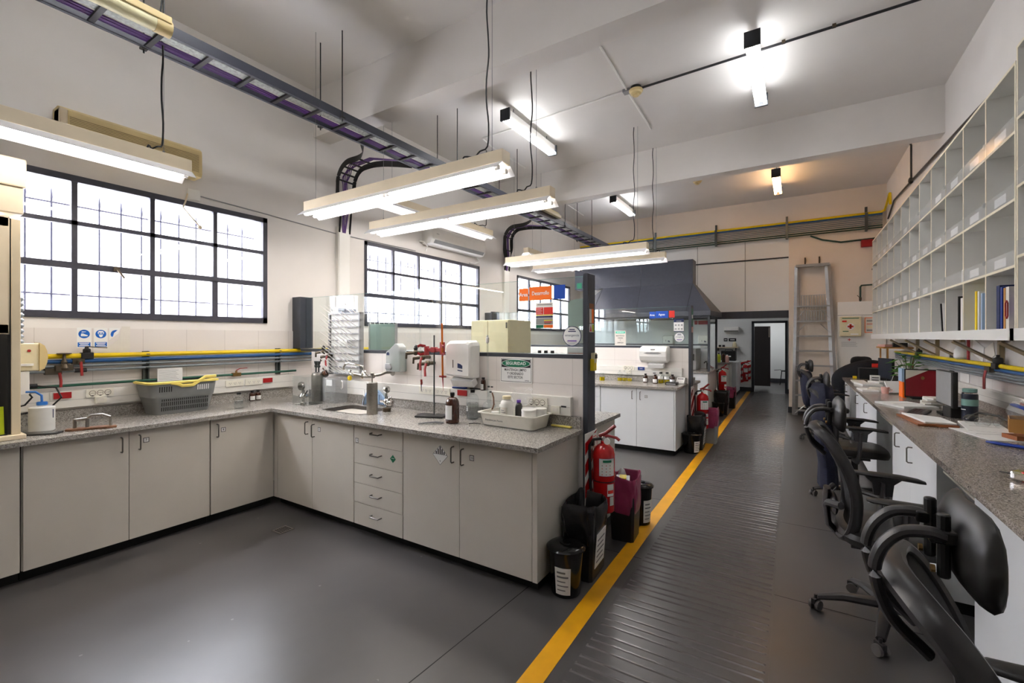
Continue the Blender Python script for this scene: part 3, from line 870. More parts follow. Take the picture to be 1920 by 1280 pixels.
# back side of partition 1: counter facing the second aisle
def back_bench(y0, y1, x1, label_top, label_cup):
    t = thing('worktop', label_top, 'worktop')
    B().m('granite').box(XL+0.015, x1, y0, y1, 0.87, 0.90).build('slab', None, t)
    B().m('granite').box(-4.45, x1, y0, y0+0.02, 0.90, 0.98).build('upstand', None, t)
    fr = frame((x1-0.03, y1-0.05, 0), (-1,0,0), (0,0,1))
    W = 3.3; n = 6; w = W/n
    cupboard(label_cup, fr, W, [('door', i*w, (i+1)*w, 0.075, 0.866, i*w+(0.05 if i % 2 else w-0.05), 0.765) for i in range(n)], depth=y1-0.05-y0, left_panel=0)
back_bench(3.097, 3.745, -1.268, 'granite worktop on the far side of the near partition', 'row of cupboards on the far side of the near partition, end panel beside the extinguisher')
back_bench(6.807, 7.25, -1.215, 'granite worktop on the far side of the second partition', 'row of cupboards on the far side of the second partition')

# second bench
t = thing('worktop', 'granite worktop of the second bench with yellow flasks on it', 'worktop')
B().m('granite').box(XL+0.015, -1.285, 6.0, 6.667, 0.87, 0.90).build('slab', None, t)
B().m('granite').box(-4.45, -1.30, 6.647, 6.667, 0.90, 0.98).build('upstand', None, t)
B2 = lambda x0: frame((x0, 6.05, 0), (1,0,0), (0,0,1))
cupboard('white two-door cupboard at the end of the second bench', B2(-2.335), 1.02,
         [('door', 0.002, 0.51, 0.075, 0.866, 0.455, 0.77), ('door', 0.51, 1.0, 0.075, 0.866, 0.565, 0.765, num('24', 0.64, 0.757))], m='laminate_white', right_panel=0.018)
cupboard('white drawer unit of the second bench, mostly behind the near post', B2(-2.87), 0.532,
         [('drawer', 0.002, 0.53, 0.075+0.158*i, 0.075+0.158*(i+1), 0.265, 0.165+0.158*i) for i in range(5)], m='laminate_white', name='drawer_unit', cat='drawer unit')
cupboard('white cupboards at the window end of the second bench', B2(-4.6), 1.727,
         [('door', 0.0, 0.575, 0.075, 0.866, 0.52, 0.77), ('door', 0.575, 1.15, 0.075, 0.866, 0.63, 0.77), ('door', 1.15, 1.725, 0.075, 0.866, 1.2, 0.77)], m='laminate_white')

# ---------------------------------------------------------------- wall trunking with sockets
def sock_round(b, fr, x, y, r=0.021):
    poly = [(x+r*math.cos(2*PI*i/18), y+r*math.sin(2*PI*i/18)) for i in range(18)]
    b.m('brass_dark').prism(poly, fr, 0.0, 0.002)
    b.m('socket_cream').prism([(x+(p[0]-x)*0.86, y+(p[1]-y)*0.86) for p in poly], fr, 0.001, 0.0028)
    b.m('ink_black')
    for dx, dy in ((-0.010, 0), (0, 0), (0.010, 0)):
        b.prism([(x+dx+0.0028*math.cos(2*PI*i/8), y+dy+0.0028*math.sin(2*PI*i/8)) for i in range(8)], fr, 0.002, 0.0032)
    b.prism([(x-0.006, y-r*1.1), (x+0.006, y-r*1.1), (x+0.006, y-r*0.8), (x-0.006, y-r*0.8)], fr, 0.002, 0.0032)
def sock_tri(b, fr, x, y):
    b.m('ink_grey')
    for dx, dy in ((-0.008, 0.004), (0.008, 0.004), (0, -0.009)):
        b.prism([(x+dx-0.002, y+dy-0.004), (x+dx+0.002, y+dy-0.004), (x+dx+0.002, y+dy+0.004), (x+dx-0.002, y+dy+0.004)], fr, 0.0005, 0.001)
def trunking(label, fr, L, z0, z1, d, items, group='white socket trunking along the benches'):
    t = thing('socket_trunking', label, 'trunking', group=group)
    bx = lambda b, x0, x1, y0, y1, h0, h1: b.prism([(x0, y0), (x1, y0), (x1, y1), (x0, y1)], fr, h0, h1)
    b = B().m('trunk_white'); bx(b, 0, L, z0, z1, 0, d); b.build('duct', None, t, bev=0.003)
    mz = (z0+z1)/2
    b = B().m('ink_grey'); bx(b, 0.004, L-0.004, mz-0.006, mz-0.0045, d-0.001, d+0.0004); b.build('seam', None, t)
    for it in items:
        k, x, y = it[:3]
        f2 = lambda a, c, h=0: fr(a, c, h+d+0.009)
        if k == 'red':
            b = B().m('trunk_white'); bx(b, x-0.066, x+0.066, y-0.03, y+0.03, d, d+0.006); b.m('red_socket'); bx(b, x-0.05, x+0.05, y-0.023, y+0.023, d+0.005, d+0.011); b.build('red_socket', None, t)
        elif k == 'blue':
            b = B().m('blue_socket'); bx(b, x-0.05, x+0.05, y-0.024, y+0.024, d, d+0.010); b.m('ink_white').text('220V', f2, x, y, 0.022, 0.002); b.build('blue_socket', None, t)
        elif k == 'round':
            b = B().m('socket_cream'); bx(b, x-0.085, x+0.085, y-0.033, y+0.033, d, d+0.009)
            for i in (-1, 0, 1): sock_round(b, f2, x+i*0.047, y)
            b.build('socket_plate', None, t)
        elif k == 'tri':
            b = B().m('socket_cream'); bx(b, x-0.085, x+0.085, y-0.03, y+0.03, d, d+0.009)
            for i in (-1, 0, 1): sock_tri(b, f2, x+i*0.045, y)
            b.build('socket_plate', None, t)
        elif k == 'box':
            b = B().m('socket_cream'); bx(b, x-0.035, x+0.035, y-0.026, y+0.026, d, d+0.018); b.m('shelf_back'); bx(b, x-0.018, x+0.018, y-0.012, y+0.012, d+0.017, d+0.021); b.build('switch_box', None, t)
        elif k == 'slot':
            b = B().m('ink_black'); bx(b, x-0.02, x+0.02, y-0.006, y+0.006, d, d+0.002); b.build('slot', None, t)
    return t
trunking('white socket trunking on the left wall with two red sockets', FX(0.55, 0, XL+0.012), 2.40, 1.005, 1.135, 0.045,
         [('red', 0.522, 1.104), ('round', 0.742, 1.104), ('box', 0.745, 1.048), ('tri', 1.77, 1.09), ('tri', 1.955, 1.09), ('red', 2.10, 1.095), ('slot', 0.05, 1.06)])
trunking('white socket trunking behind the near bench sink and tray', frame((-4.40, 2.97, 0), (1,0,0), (0,0,1)), 3.045, 0.985, 1.12, 0.04,
         [('tri', 1.67, 1.085), ('tri', 1.85, 1.085), ('red', 2.07, 1.09), ('round', 2.775, 1.067), ('box', 2.93, 1.025), ('slot', 2.99, 1.05)])
trunking('white socket trunking behind the second bench with a blue socket', frame((-4.40, 6.68, 0), (1,0,0), (0,0,1)), 3.045, 0.99, 1.115, 0.04,
         [('round', 2.28, 1.095), ('box', 2.28, 1.04), ('blue', 2.47, 1.09), ('slot', 2.66, 1.03), ('slot', 2.75, 1.03), ('box', 2.86, 1.03)])

# ---------------------------------------------------------------- service pipes on the left wall
def strut_v(t, x, y, z0, z1, nx=1):
    b = B().m('strut'); x2 = x+nx*0.03
    b.box(min(x, x2), max(x, x2), y-0.022, y-0.012, z0, z1).box(min(x, x2), max(x, x2), y+0.012, y+0.022, z0, z1).box(min(x, x+nx*0.006), max(x, x+nx*0.006), y-0.022, y+0.022, z0, z1)
    b.build('strut', None, t)
def pipe_thing(label, m, x, z, y0, y1, r):
    t = thing('service_pipe', label, 'pipe', group='service pipes along the left wall')
    B().m(m).cyl((x, y0, z), (x, y1, z), r, 14).build('pipe', None, t)
    return t
PX = XL+0.06
ty = pipe_thing('yellow gas pipe along the left wall, topmost of the service pipes', 'pipe_yellow', PX, 1.404, -1.5, 4.2, 0.019)
tb = pipe_thing('blue pipe along the left wall just under the yellow one', 'pipe_blue', PX, 1.363, -1.5, 4.2, 0.016)
tg = pipe_thing('grey pipe along the left wall just under the blue one', 'pipe_grey', PX, 1.327, -1.5, 4.2, 0.011)
th = pipe_thing('lowest grey pipe along the left wall, above the tiles and green pipe', 'pipe_grey', PX, 1.290, -1.5, 4.2, 0.011)
tn = pipe_thing('thin green pipe along the left wall just above the socket trunking', 'pipe_green', PX, 1.178, -1.5, 2.97, 0.011)
for y, lab in ((1.604, 'left one above the grey basket'), (2.781, 'right one beside the corner')):
    t = thing('pipe_bracket', 'grey steel strut bracket holding the wall pipes, '+lab, 'pipe bracket', group='strut brackets on the left wall')
    strut_v(t, XL+0.012, y, 1.15, 1.43)
    for z in (1.404, 1.363, 1.327, 1.29): B().m('strut').box(PX-0.03, PX+0.022, y-0.012, y+0.012, z-0.004, z+0.004).build('clamp', None, t)
# valves
b = B().m('iron_black').cbox((PX, 1.212, 1.404), 0.05, 0.075, 0.05).lathe([(0.018, 1.42), (0.024, 1.43), (0.024, 1.455), (0.012, 1.46), (0.012, 1.475)], c=(PX, 1.212, 0)); v = b.build('ball_valve', None, ty, bev=0.004)
B().m('brass_dark').tube([(PX, 1.205, 1.476), (PX, 1.29, 1.468), (PX, 1.335, 1.464)], 1.0, 6, flat=(0.008, 0.004, (0,0,1))).build('lever', None, v)
b = B().m('brass_dark').lathe([(0.022, 1.30), (0.028, 1.315), (0.024, 1.33), (0.017, 1.345), (0.02, 1.36), (0.012, 1.375), (0.008, 1.42)], c=(PX+0.03, 1.075, 0)).cbox((PX+0.02, 1.075, 1.315), 0.05, 0.10, 0.045); v = b.build('gate_valve', None, tg, bev=0.003)
B().m('brass_dark').lathe([(0.006, 1.42), (0.042, 1.421), (0.042, 1.428), (0.006, 1.43)], c=(PX+0.03, 1.075, 0)).build('hand_wheel', None, v)
b = B().m('brass_dark').cbox((PX, 1.16, 1.363), 0.045, 0.07, 0.042).cyl((PX+0.02, 1.16, 1.36), (PX+0.05, 1.16, 1.35), 0.014); v = b.build('ball_valve', None, tb)
B().m('lever_red').tube([(PX+0.05, 1.165, 1.36), (PX+0.055, 1.168, 1.30), (PX+0.055, 1.17, 1.25)], 1.0, 6, flat=(0.009, 0.004, (1,0,0))).build('lever', None, v)
b = B().m('brass_dark').cbox((PX, 1.02, 1.29), 0.05, 0.09, 0.045); v = b.build('ball_valve', None, th)
B().m('lever_red').tube([(PX+0.03, 1.05, 1.28), (PX+0.04, 1.055, 1.22), (PX+0.04, 1.055, 1.17)], 1.0, 6, flat=(0.009, 0.004, (1,0,0))).build('lever', None, v)
B().m('black_plastic').cyl((PX, 1.14, 1.29), (PX, 1.21, 1.29), 0.016, 10).build('coupling', None, th)
b = B().m('brass').cbox((PX, 2.335, 1.178), 0.04, 0.075, 0.036).cyl((PX, 2.335, 1.19), (PX, 2.335, 1.215), 0.01); v = b.build('ball_valve', None, tn)
B().m('lever_red').tube([(PX, 2.335, 1.218), (PX, 2.37, 1.235), (PX, 2.44, 1.237)], 1.0, 6, flat=(0.008, 0.004, (0,0,1))).build('lever', None, v)
# ================================================================ things on the left run and the near bench
ZT = 0.901
def bottle(name, label, cat, x, y, r, h, m, neck=0.3, cap='black_plastic', lab=None, group=None, fill=None, z=ZT, shoulder=0.62, capr=None, text=None):
    """round bottle with shoulders, cap and paper label"""
    t = thing(name, label, cat, (x, y, z), 0.0, group)
    nr = r*neck; hs = h*shoulder; cr = capr or nr*1.18
    prof = [(r*0.9, 0), (r, h*0.03), (r, hs)]
    for i in range(1, 6):
        a = i/5*PI/2; prof.append((nr+(r-nr)*math.cos(a), hs+(h*0.86-hs)*math.sin(a)))
    prof.append((nr, h*0.93))
    B().m(m).lathe(prof, n=22).build('body', None, t)
    if cap: B().m(cap).lathe([(cr, h*0.9), (cr, h), (cr*0.85, h+0.002)], n=18).build('cap', None, t)
    if fill:
        B().m(fill[0]).lathe([(r*0.86, 0.004), (r*0.95, h*0.04), (r*0.95, h*fill[1])], n=20).build('liquid', None, t)
    if lab:
        m2, z0, z1, a0, a1 = lab
        rr = r*1.012; ring = []
        v = []; n = 10
        for k in range(n+1):
            a = a0+(a1-a0)*k/n; v.append((rr*math.cos(a), rr*math.sin(a)))
        b = B().m(m2)
        vs = [(p[0], p[1], h*z0) for p in v]+[(p[0], p[1], h*z1) for p in v]
        b.add(vs, [(i, i+1, n+2+i, n+1+i) for i in range(n)], True)
        if text:
            b.m('ink_grey')
            for k in range(text):
                zc = h*(z0+(z1-z0)*(0.25+0.5*k/max(1, text-1))); a2 = a0+(a1-a0)*0.2; a3 = a0+(a1-a0)*(0.8-0.15*(k % 2))
                q = [(rr*1.006*math.cos(a2+(a3-a2)*i/5), rr*1.006*math.sin(a2+(a3-a2)*i/5)) for i in range(6)]
                vs = [(p[0], p[1], zc-h*0.012) for p in q]+[(p[0], p[1], zc+h*0.012) for p in q]
                b.add(vs, [(i, i+1, 7+i, 6+i) for i in range(5)], True)
        b.build('label', None, t)
    return t

# ---- cream fume cabinet at the left edge
t = thing('fume_cabinet', 'cream metal fume cabinet with raised sash standing on the worktop at the far left', 'fume cabinet')
b = B().m('cream_metal')
b.box(-4.76, -4.20, -0.45, -0.40, 0.93, 2.25).box(-4.76, -4.20, 0.715, 0.757, 0.93, 2.30)
b.box(-4.76, -4.72, -0.40, 0.685, 0.93, 2.25)
b.build('body', None, t, bev=0.004)
B().m('gap_dark').box(-4.72, -4.205, 0.700, 0.715, 0.935, 2.30).box(-4.72, -4.70, -0.40, 0.70, 0.935, 2.30).box(-4.70, -4.205, -0.40, 0.70, 0.931, 0.936).build('interior_shade', None, t)  # near-black sheets added to put the shade inside the cabinet into colour
B().m('cream_light').box(-4.78, -4.16, -0.48, 0.775, ZT, 0.93).build('base_tray', None, t, bev=0.004)
b = B().m('cream_light'); b.box(-4.76, -4.17, -0.47, 0.765, 2.33, 2.50).box(-4.76, -4.155, -0.49, 0.775, 2.50, 2.68); b.build('canopy', None, t, bev=0.008)
B().m('tube_bench').box(-4.30, -4.22, -0.35, 0.66, 2.31, 2.325).build('canopy_lamp', None, t)
sb = B().m('cream_light'); sb.box(-4.19, -4.17, 0.655, 0.70, 1.57, 2.30).box(-4.19, -4.17, -0.40, 0.70, 1.57, 1.63).box(-4.19, -4.17, -0.40, 0.70, 2.24, 2.30).box(-4.19, -4.17, -0.40, -0.32, 1.57, 2.30)
sh = sb.build('sash', None, t, bev=0.003)
B().m('window_glass').box(-4.182, -4.178, -0.32, 0.655, 1.63, 2.24).build('sash_glass', None, sh)
t = thing('notice', 'lime green notice propped inside the fume cabinet', 'notice')
B().m('lime_paper').cbox((-4.235, 0.60, 1.02), 0.003, 0.18, 0.18, ry=-0.15).build('sheet', None, t)
b = B().m('ink_black')
for k in range(4): b.cbox((-4.2305+0.0055*(k-1.7), 0.60, 0.965+0.035*k), 0.003, 0.12, 0.006, ry=-0.15)
b.build('printing', None, t)
# exhaust hose, control box and cables beside it
b = B().m('pipe_grey')
prof = []
for k in range(9): z = 1.50+0.037*k; prof += [(0.026, z), (0.036, z+0.012), (0.036, z+0.022), (0.026, z+0.032)]
b.lathe(prof, c=(-4.55, 0.80, 0), n=16); tag(b.build('exhaust_hose'), 'grey corrugated hose rising behind the cream fume cabinet', 'hose')
t = thing('control_box', 'yellowed rounded control box beside the cream fume cabinet', 'control box')
b = B().m('cream_plastic').box(-4.62, -4.50, 0.70, 0.90, 1.315, 1.505); b.build('body', None, t, bev=0.006)
B().m('yellowed').prism([(0.90, 1.31), (0.925, 1.33), (0.938, 1.37), (0.942, 1.41), (0.938, 1.45), (0.925, 1.49), (0.90, 1.51)], frame((0, 0, 0), (0,1,0), (0,0,1)), -4.63, -4.49, True).build('end_cover', None, t)
for y in (0.79, 0.85): B().m('lever_red').cyl((-4.50, y, 1.455), (-4.495, y, 1.455), 0.009, 10).build('indicator', None, t)
B().m('white_plastic').box(-4.505, -4.485, 0.80, 0.87, 1.35, 1.366).build('latch', None, t)
t = thing('power_socket_box', 'white power box with black plugs under the yellowed control box', 'power box')
B().m('white_plastic').box(-4.62, -4.51, 0.72, 0.855, 1.15, 1.312).build('body', None, t, bev=0.004)
pl = B().m('black_plastic').cyl((-4.53, 0.855, 1.205), (-4.53, 0.895, 1.205), 0.016, 10).build('plug', None, t)
B().m('black_plastic').tube([(-4.53, 0.89, 1.205), (-4.48, 0.98, 1.19), (-4.44, 1.00, 1.12), (-4.44, 0.94, 1.05), (-4.46, 0.84, 1.03), (-4.47, 0.76, 1.02)], 0.006, 7).build('cable', None, t)
B().m('black_plastic').tube([(-4.56, 0.85, 1.17), (-4.50, 0.865, 1.13), (-4.50, 0.83, 1.08), (-4.52, 0.76, 1.06)], 0.006, 7).build('cable', None, t)
# wash bottle
t = bottle('wash_bottle', 'milky squeeze wash bottle with blue cap beside the cream fume cabinet', 'wash bottle', -4.41, 0.895, 0.066, 0.20, 'milky', 0.36, 'blue_cap', shoulder=0.82)
B().m('blue_cap').tube([(0, 0, 0.20), (0, -0.002, 0.245), (-0.01, -0.03, 0.272), (-0.02, -0.075, 0.275)], 0.007, 8).build('spout', None, t)
B().m('ink_navy').cbox((0.048, 0.045, 0.12), 0.002, 0.006, 0.06, rz=0.75).build('printing', None, t)
t = bottle('glass_jar', 'small clear jar behind the wash bottle', 'jar', -4.47, 0.795, 0.05, 0.14, 'lab_glass', 0.7, None)
t = thing('glass_plate', 'loose glass plate lying beside the cream fume cabinet', 'glass plate')
B().m('lab_glass').cbox((-4.36, 0.83, ZT+0.004), 0.14, 0.14, 0.006, rz=0.4).build('plate', None, t)
# dark flat plate
t = thing('metal_plate', 'dark brown metal plate lying at the worktop edge below the wash bottle', 'metal plate')
fr = FZ(-4.26, 0.86, ZT, 0.9)
B().m('rust').m('screen_off').prism([(-0.10, -0.045), (0.07, -0.045), (0.10, -0.02), (0.085, 0.0), (0.105, 0.02), (0.10, 0.04), (-0.07, 0.05), (-0.10, 0.03)], fr, 0.0, 0.012).build('plate', None, t, bev=0.002)
# corroded clamp
t = thing('clamp_bracket', 'corroded metal pipe clamp lying on the left worktop', 'clamp')
fr = FZ(-4.21, 1.10, ZT, 1.15)
b = B().m('rust')
b.prism([(-0.13, -0.03), (-0.09, -0.05), (0.0, -0.03), (0.09, -0.045), (0.14, -0.02), (0.13, 0.02), (0.07, 0.035), (-0.07, 0.035), (-0.13, 0.01)], fr, 0, 0.015)
b.build('foot', None, t, bev=0.003)
b = B().m('steel_brushed')
for x in (-0.085, -0.02): b.tube([fr(x, 0, 0.01), fr(x, 0, 0.075)], 0.011, 8)
b.tube([fr(-0.085, 0, 0.07), fr(-0.02, 0.0, 0.075)], 0.010, 8)
b.tube([fr(-0.02, 0, 0.085), fr(0.0, 0, 0.098), (fr(0.06, 0, 0.10)), fr(0.10, 0, 0.08), fr(0.105, 0, 0.015)], 1.0, 8, flat=(0.014, 0.008, (0.3, 0.3, 1)))
b.build('jaw', None, t)
# ---- safety stickers on the tiles
def sticker_sign(label, y, kind):
    fr = FX(y, 1.545, XL+0.0125)
    t = B().m('white_paper')
    w, h = 0.085, 0.16
    if kind != 2: t.prism([(-w/2, -h/2), (w/2, -h/2), (w/2, h/2), (-w/2, h/2)], fr, 0, 0.0008)
    else: t.prism([(-w/2, -0.02), (w*0.2, h*0.22), (w*0.35, h/2), (-w/2, h/2)], fr, 0, 0.0008)
    c = [(0.034*math.cos(2*PI*i/28), 0.03+0.034*math.sin(2*PI*i/28)) for i in range(28)]
    if kind == 2: c = [(-0.034, 0.03), (-0.03, 0.045), (-0.02, 0.058), (-0.005, 0.064), (0.012, 0.064), (-0.002, 0.05), (-0.012, 0.04), (-0.016, 0.02), (-0.022, 0.005), (-0.032, 0.015)]
    t.m('ink_blue').prism(c, fr, 0.0006, 0.0014)
    if kind != 2: t.prism([(-0.038, -0.072), (0.038, -0.072), (0.038, -0.036), (-0.038, -0.036)], fr, 0.0006, 0.0014)
    t.m('ink_white')
    if kind == 0:
        t.prism([(-0.02, 0.012), (0.02, 0.012), (0.022, 0.02), (0.004, 0.028), (-0.006, 0.034), (-0.018, 0.034)], fr, 0.0012, 0.0018)
        t.prism([(-0.016, 0.042), (0.01, 0.046), (0.012, 0.049), (-0.014, 0.05)], fr, 0.0012, 0.0018)
    if kind == 1:
        t.prism([(-0.018, 0.03), (0.018, 0.03), (0.02, 0.044), (0.012, 0.055), (-0.012, 0.055), (-0.02, 0.044)], fr, 0.0012, 0.0018)
        t.prism([(-0.014, 0.025), (0.014, 0.025), (0.008, 0.008), (0, 0.004), (-0.008, 0.008)], fr, 0.0012, 0.0018)
        t.m('ink_blue').prism([(-0.015, 0.033), (-0.002, 0.033), (-0.002, 0.042), (-0.015, 0.042)], fr, 0.0016, 0.0022).prism([(0.002, 0.033), (0.015, 0.033), (0.015, 0.042), (0.002, 0.042)], fr, 0.0016, 0.0022)
        t.m('ink_white')
    if kind != 2:
        for k in range(3): t.prism([(-0.03+0.006*(k % 2), -0.046-0.010*k), (0.03-0.006*(k % 2), -0.046-0.010*k), (0.03-0.006*(k % 2), -0.041-0.010*k), (-0.03+0.006*(k % 2), -0.041-0.010*k)], fr, 0.0012, 0.0018)
    return tag(t.build('safety_sticker', None), label, 'sign', 'blue safety stickers on the left wall')
sticker_sign('blue and white safety sticker showing a boot, on the tiles above the yellow pipe', 1.208, 0)
sticker_sign('blue and white safety sticker showing a face with goggles, on the tiles', 1.310, 1)
sticker_sign('half-torn blue safety sticker beside the peeled patch of tiles', 1.405, 2)
# plaster stain patch where the sheet was torn off
fr = FX(0, 0, XL+0.0125)
b = B().m('offwhite_paper').prism([(1.30, 1.425), (1.50, 1.425), (1.50, 1.64), (1.445, 1.64), (1.435, 1.60), (1.43, 1.545), (1.39, 1.50), (1.33, 1.455)], fr, 0, 0.0008)
b.m('shelf_back')
for k in range(7): b.prism([(1.36+0.02*k, 1.43), (1.364+0.02*k, 1.43), (1.364+0.02*k, 1.46+0.02*k), (1.36+0.02*k, 1.46+0.02*k)], fr, 0.0007, 0.0012)
for k in range(5): b.prism([(1.36, 1.44+0.025*k), (1.49, 1.44+0.025*k), (1.49, 1.443+0.025*k), (1.36, 1.443+0.025*k)], fr, 0.0007, 0.0012)
tag(b.build('torn_paper', None), 'remains of a torn paper sheet with faint grid stuck on the tiles', 'paper')
b = B().m('white_paper').prism([(1.67, 1.16), (1.86, 1.16), (1.86, 1.275), (1.67, 1.275)], frame((0, 0, 0), (0,1,0), (0,0,1)), XL+0.078, XL+0.0795)
b.m('ink_grey')
for k in range(7): b.prism([(1.68, 1.175+0.013*k), (1.83-0.01*(k % 3), 1.175+0.013*k), (1.83-0.01*(k % 3), 1.177+0.013*k), (1.68, 1.177+0.013*k)], frame((0, 0, 0), (0,1,0), (0,0,1)), XL+0.0793, XL+0.080)
tag(b.build('paper_sheet', None), 'printed white sheet tucked behind the green pipe over the grey basket', 'paper')
# ---- basket
t = thing('basket', 'grey plastic carrying basket with yellow rim and handles on the left worktop', 'basket', (-4.60, 1.775, ZT))
def brect(hx, hy, r, z, k=5):
    ring = []
    for cx, cy, a0 in ((hx-r, -hy+r, -PI/2), (hx-r, hy-r, 0), (-hx+r, hy-r, PI/2), (-hx+r, -hy+r, PI)):
        for i in range(k+1):
            a = a0+PI/2*i/k; ring.append(Vector((cx+r*math.cos(a), cy+r*math.sin(a), z)))
    return ring
b = B().m('basket_grey')
rings = [brect(0.125, 0.20, 0.05, 0.0), brect(0.13, 0.205, 0.05, 0.012), brect(0.147, 0.235, 0.05, 0.14), brect(0.15, 0.24, 0.05, 0.145), brect(0.158, 0.258, 0.05, 0.265)]
inner = [brect(0.152, 0.252, 0.046, 0.265), brect(0.14, 0.23, 0.046, 0.14), brect(0.12, 0.195, 0.046, 0.012)]
b.loft(rings+inner, True, True); b.build('basket_body', None, t)
for s in (-1, 1):
    b = B().m('gap_dark')
    for k in range(24):
        y = -0.17+0.0148*k
        for (z0, z1) in ((0.03, 0.062), (0.072, 0.104), (0.112, 0.13)):
            x0 = 0.1325+(z0-0.012)*0.133; x1 = 0.1325+(z1-0.012)*0.133
            b.add([(s*x0, y, z0), (s*x0, y+0.006, z0), (s*x1, y+0.006, z1), (s*x1, y, z1), (s*(x0+.0015), y, z0), (s*(x0+.0015), y+0.006, z0), (s*(x1+.0015), y+0.006, z1), (s*(x1+.0015), y, z1)], [(4,5,6,7)])
    for k in list(range(0, 6))+list(range(17, 23)):
        y = -0.19+0.0165*k
        b.m('ink_white' if s > 0 and k > 16 else 'gap_dark')
        b.add([(s*0.1545, y, 0.19), (s*0.1545, y+0.007, 0.19), (s*0.1585, y+0.007, 0.235), (s*0.1585, y, 0.235)], [(0,1,2,3)])
    b.build('slots', None, t)
b = B().m('basket_yellow')
b.loft([brect(0.158, 0.258, 0.05, 0.255), brect(0.172, 0.274, 0.055, 0.258), brect(0.174, 0.276, 0.055, 0.272), brect(0.158, 0.258, 0.05, 0.278), brect(0.150, 0.25, 0.05, 0.27)], False, True)
b.build('rim', None, t)
for s in (-1, 1):
    pts = [(s*0.165, -0.11, 0.265), (s*0.168, -0.06, 0.252), (s*0.17, -0.03, 0.235), (s*0.17, 0.05, 0.235), (s*0.168, 0.10, 0.268), (s*0.165, 0.15, 0.30), (s*0.165, 0.235, 0.30)]
    B().m('basket_yellow').tube(pts[:4] if s < 0 else pts, 1.0, 8, flat=(0.010, 0.014, (0, 0, 1))).build('handle', None, t)
# ---- small bottles by the corner
bottle('glass_bottle', 'clear glass bottle with black cap standing right of the grey basket', 'bottle', -4.28, 2.13, 0.036, 0.145, 'lab_glass', 0.4, fill=('liquid_clear', 0.5))
for x, y, lab in ((-4.70, 2.47, 'left'), (-4.71, 2.535, 'right')):
    bottle('reagent_bottle', 'small amber bottle with white label below the red socket, the %s of the two' % lab, 'bottle', x, y, 0.028, 0.10, 'amber_glass', 0.45, lab=('white_paper', 0.1, 0.5, -1.1, 0.8), group='amber bottles near the corner')
# ---- acrylic tank with gauge, steel canister, clear box
t = thing('glass_tank', 'clear square tank with a pressure gauge inside in the bench corner', 'tank', (-4.02, 2.64, ZT))
b = B().m('lab_glass')
for (x0, x1, y0, y1) in ((-0.11, 0.11, -0.09, -0.085), (-0.11, 0.11, 0.085, 0.09), (-0.11, -0.105, -0.085, 0.085), (0.105, 0.11, -0.085, 0.085)): b.box(x0, x1, y0, y1, 0.004, 0.275)
b.box(-0.11, 0.11, -0.09, 0.09, 0, 0.004); b.build('tank_wall', None, t)
gq = thing('pressure_regulator', 'chrome regulator with round gauge standing in the corner tank', 'regulator', (-4.06, 2.62, ZT+0.005))
B().m('chrome').lathe([(0.03, 0), (0.03, 0.01), (0.012, 0.015), (0.012, 0.05), (0.035, 0.055), (0.04, 0.07), (0.03, 0.09), (0.014, 0.10), (0.014, 0.13)], n=18).build('body', None, gq)
B().m('chrome').lathe([(0.04, -0.013), (0.042, 0.0), (0.04, 0.013)], c=(0, -0.02, 0.17), n=22, axis='y').build('gauge', None, gq)
B().m('white_paper').lathe([(0.034, 0.0135), (0.034, 0.0145)], c=(0, -0.02, 0.17), n=22, axis='y').build('gauge_face', None, gq)
B().m('chrome').cyl((-0.07, 0, 0.07), (0.07, -0.01, 0.085), 0.010, 10).cyl((0.03, 0, 0.09), (0.085, -0.01, 0.13), 0.007, 8).build('outlet', None, gq)
t = thing('steel_canister', 'steel canister with two hose nozzles behind the corner tank', 'canister', (-4.13, 2.83, ZT))
b = B().m('steel_brushed').lathe([(0.062, 0), (0.065, 0.01), (0.065, 0.26), (0.055, 0.285), (0.02, 0.295)], n=26); b.build('body', None, t)
for x in (-0.035, 0.01):
    B().m('strut').cyl((x, 0, 0.285), (x, 0, 0.34), 0.008, 10).lathe([(0.014, 0.34), (0.018, 0.36), (0.012, 0.365), (0.02, 0.40), (0.02, 0.405)], c=(x, 0, 0), n=12).build('nozzle', None, t)
t = thing('clear_box', 'clear plastic box with handle against the wall left of the sink', 'box', (-3.90, 2.86, ZT))
b = B().m('clear_plastic')
for (x0, x1, y0, y1) in ((-0.10, 0.10, -0.07, -0.066), (-0.10, 0.10, 0.066, 0.07), (-0.10, -0.096, -0.066, 0.066), (0.096, 0.10, -0.066, 0.066)): b.box(x0, x1, y0, y1, 0.003, 0.25)
b.box(-0.10, 0.10, -0.07, 0.07, 0, 0.003); b.build('box_wall', None, t)
B().m('white_plastic').tube([(0.10, 0, 0.22), (0.115, 0, 0.21), (0.115, 0, 0.15), (0.10, 0, 0.14)], 0.006, 8).build('handle', None, t)
B().m('white_paper').box(-0.04, 0.05, -0.0715, -0.0705, 0.17, 0.23).build('label', None, t)
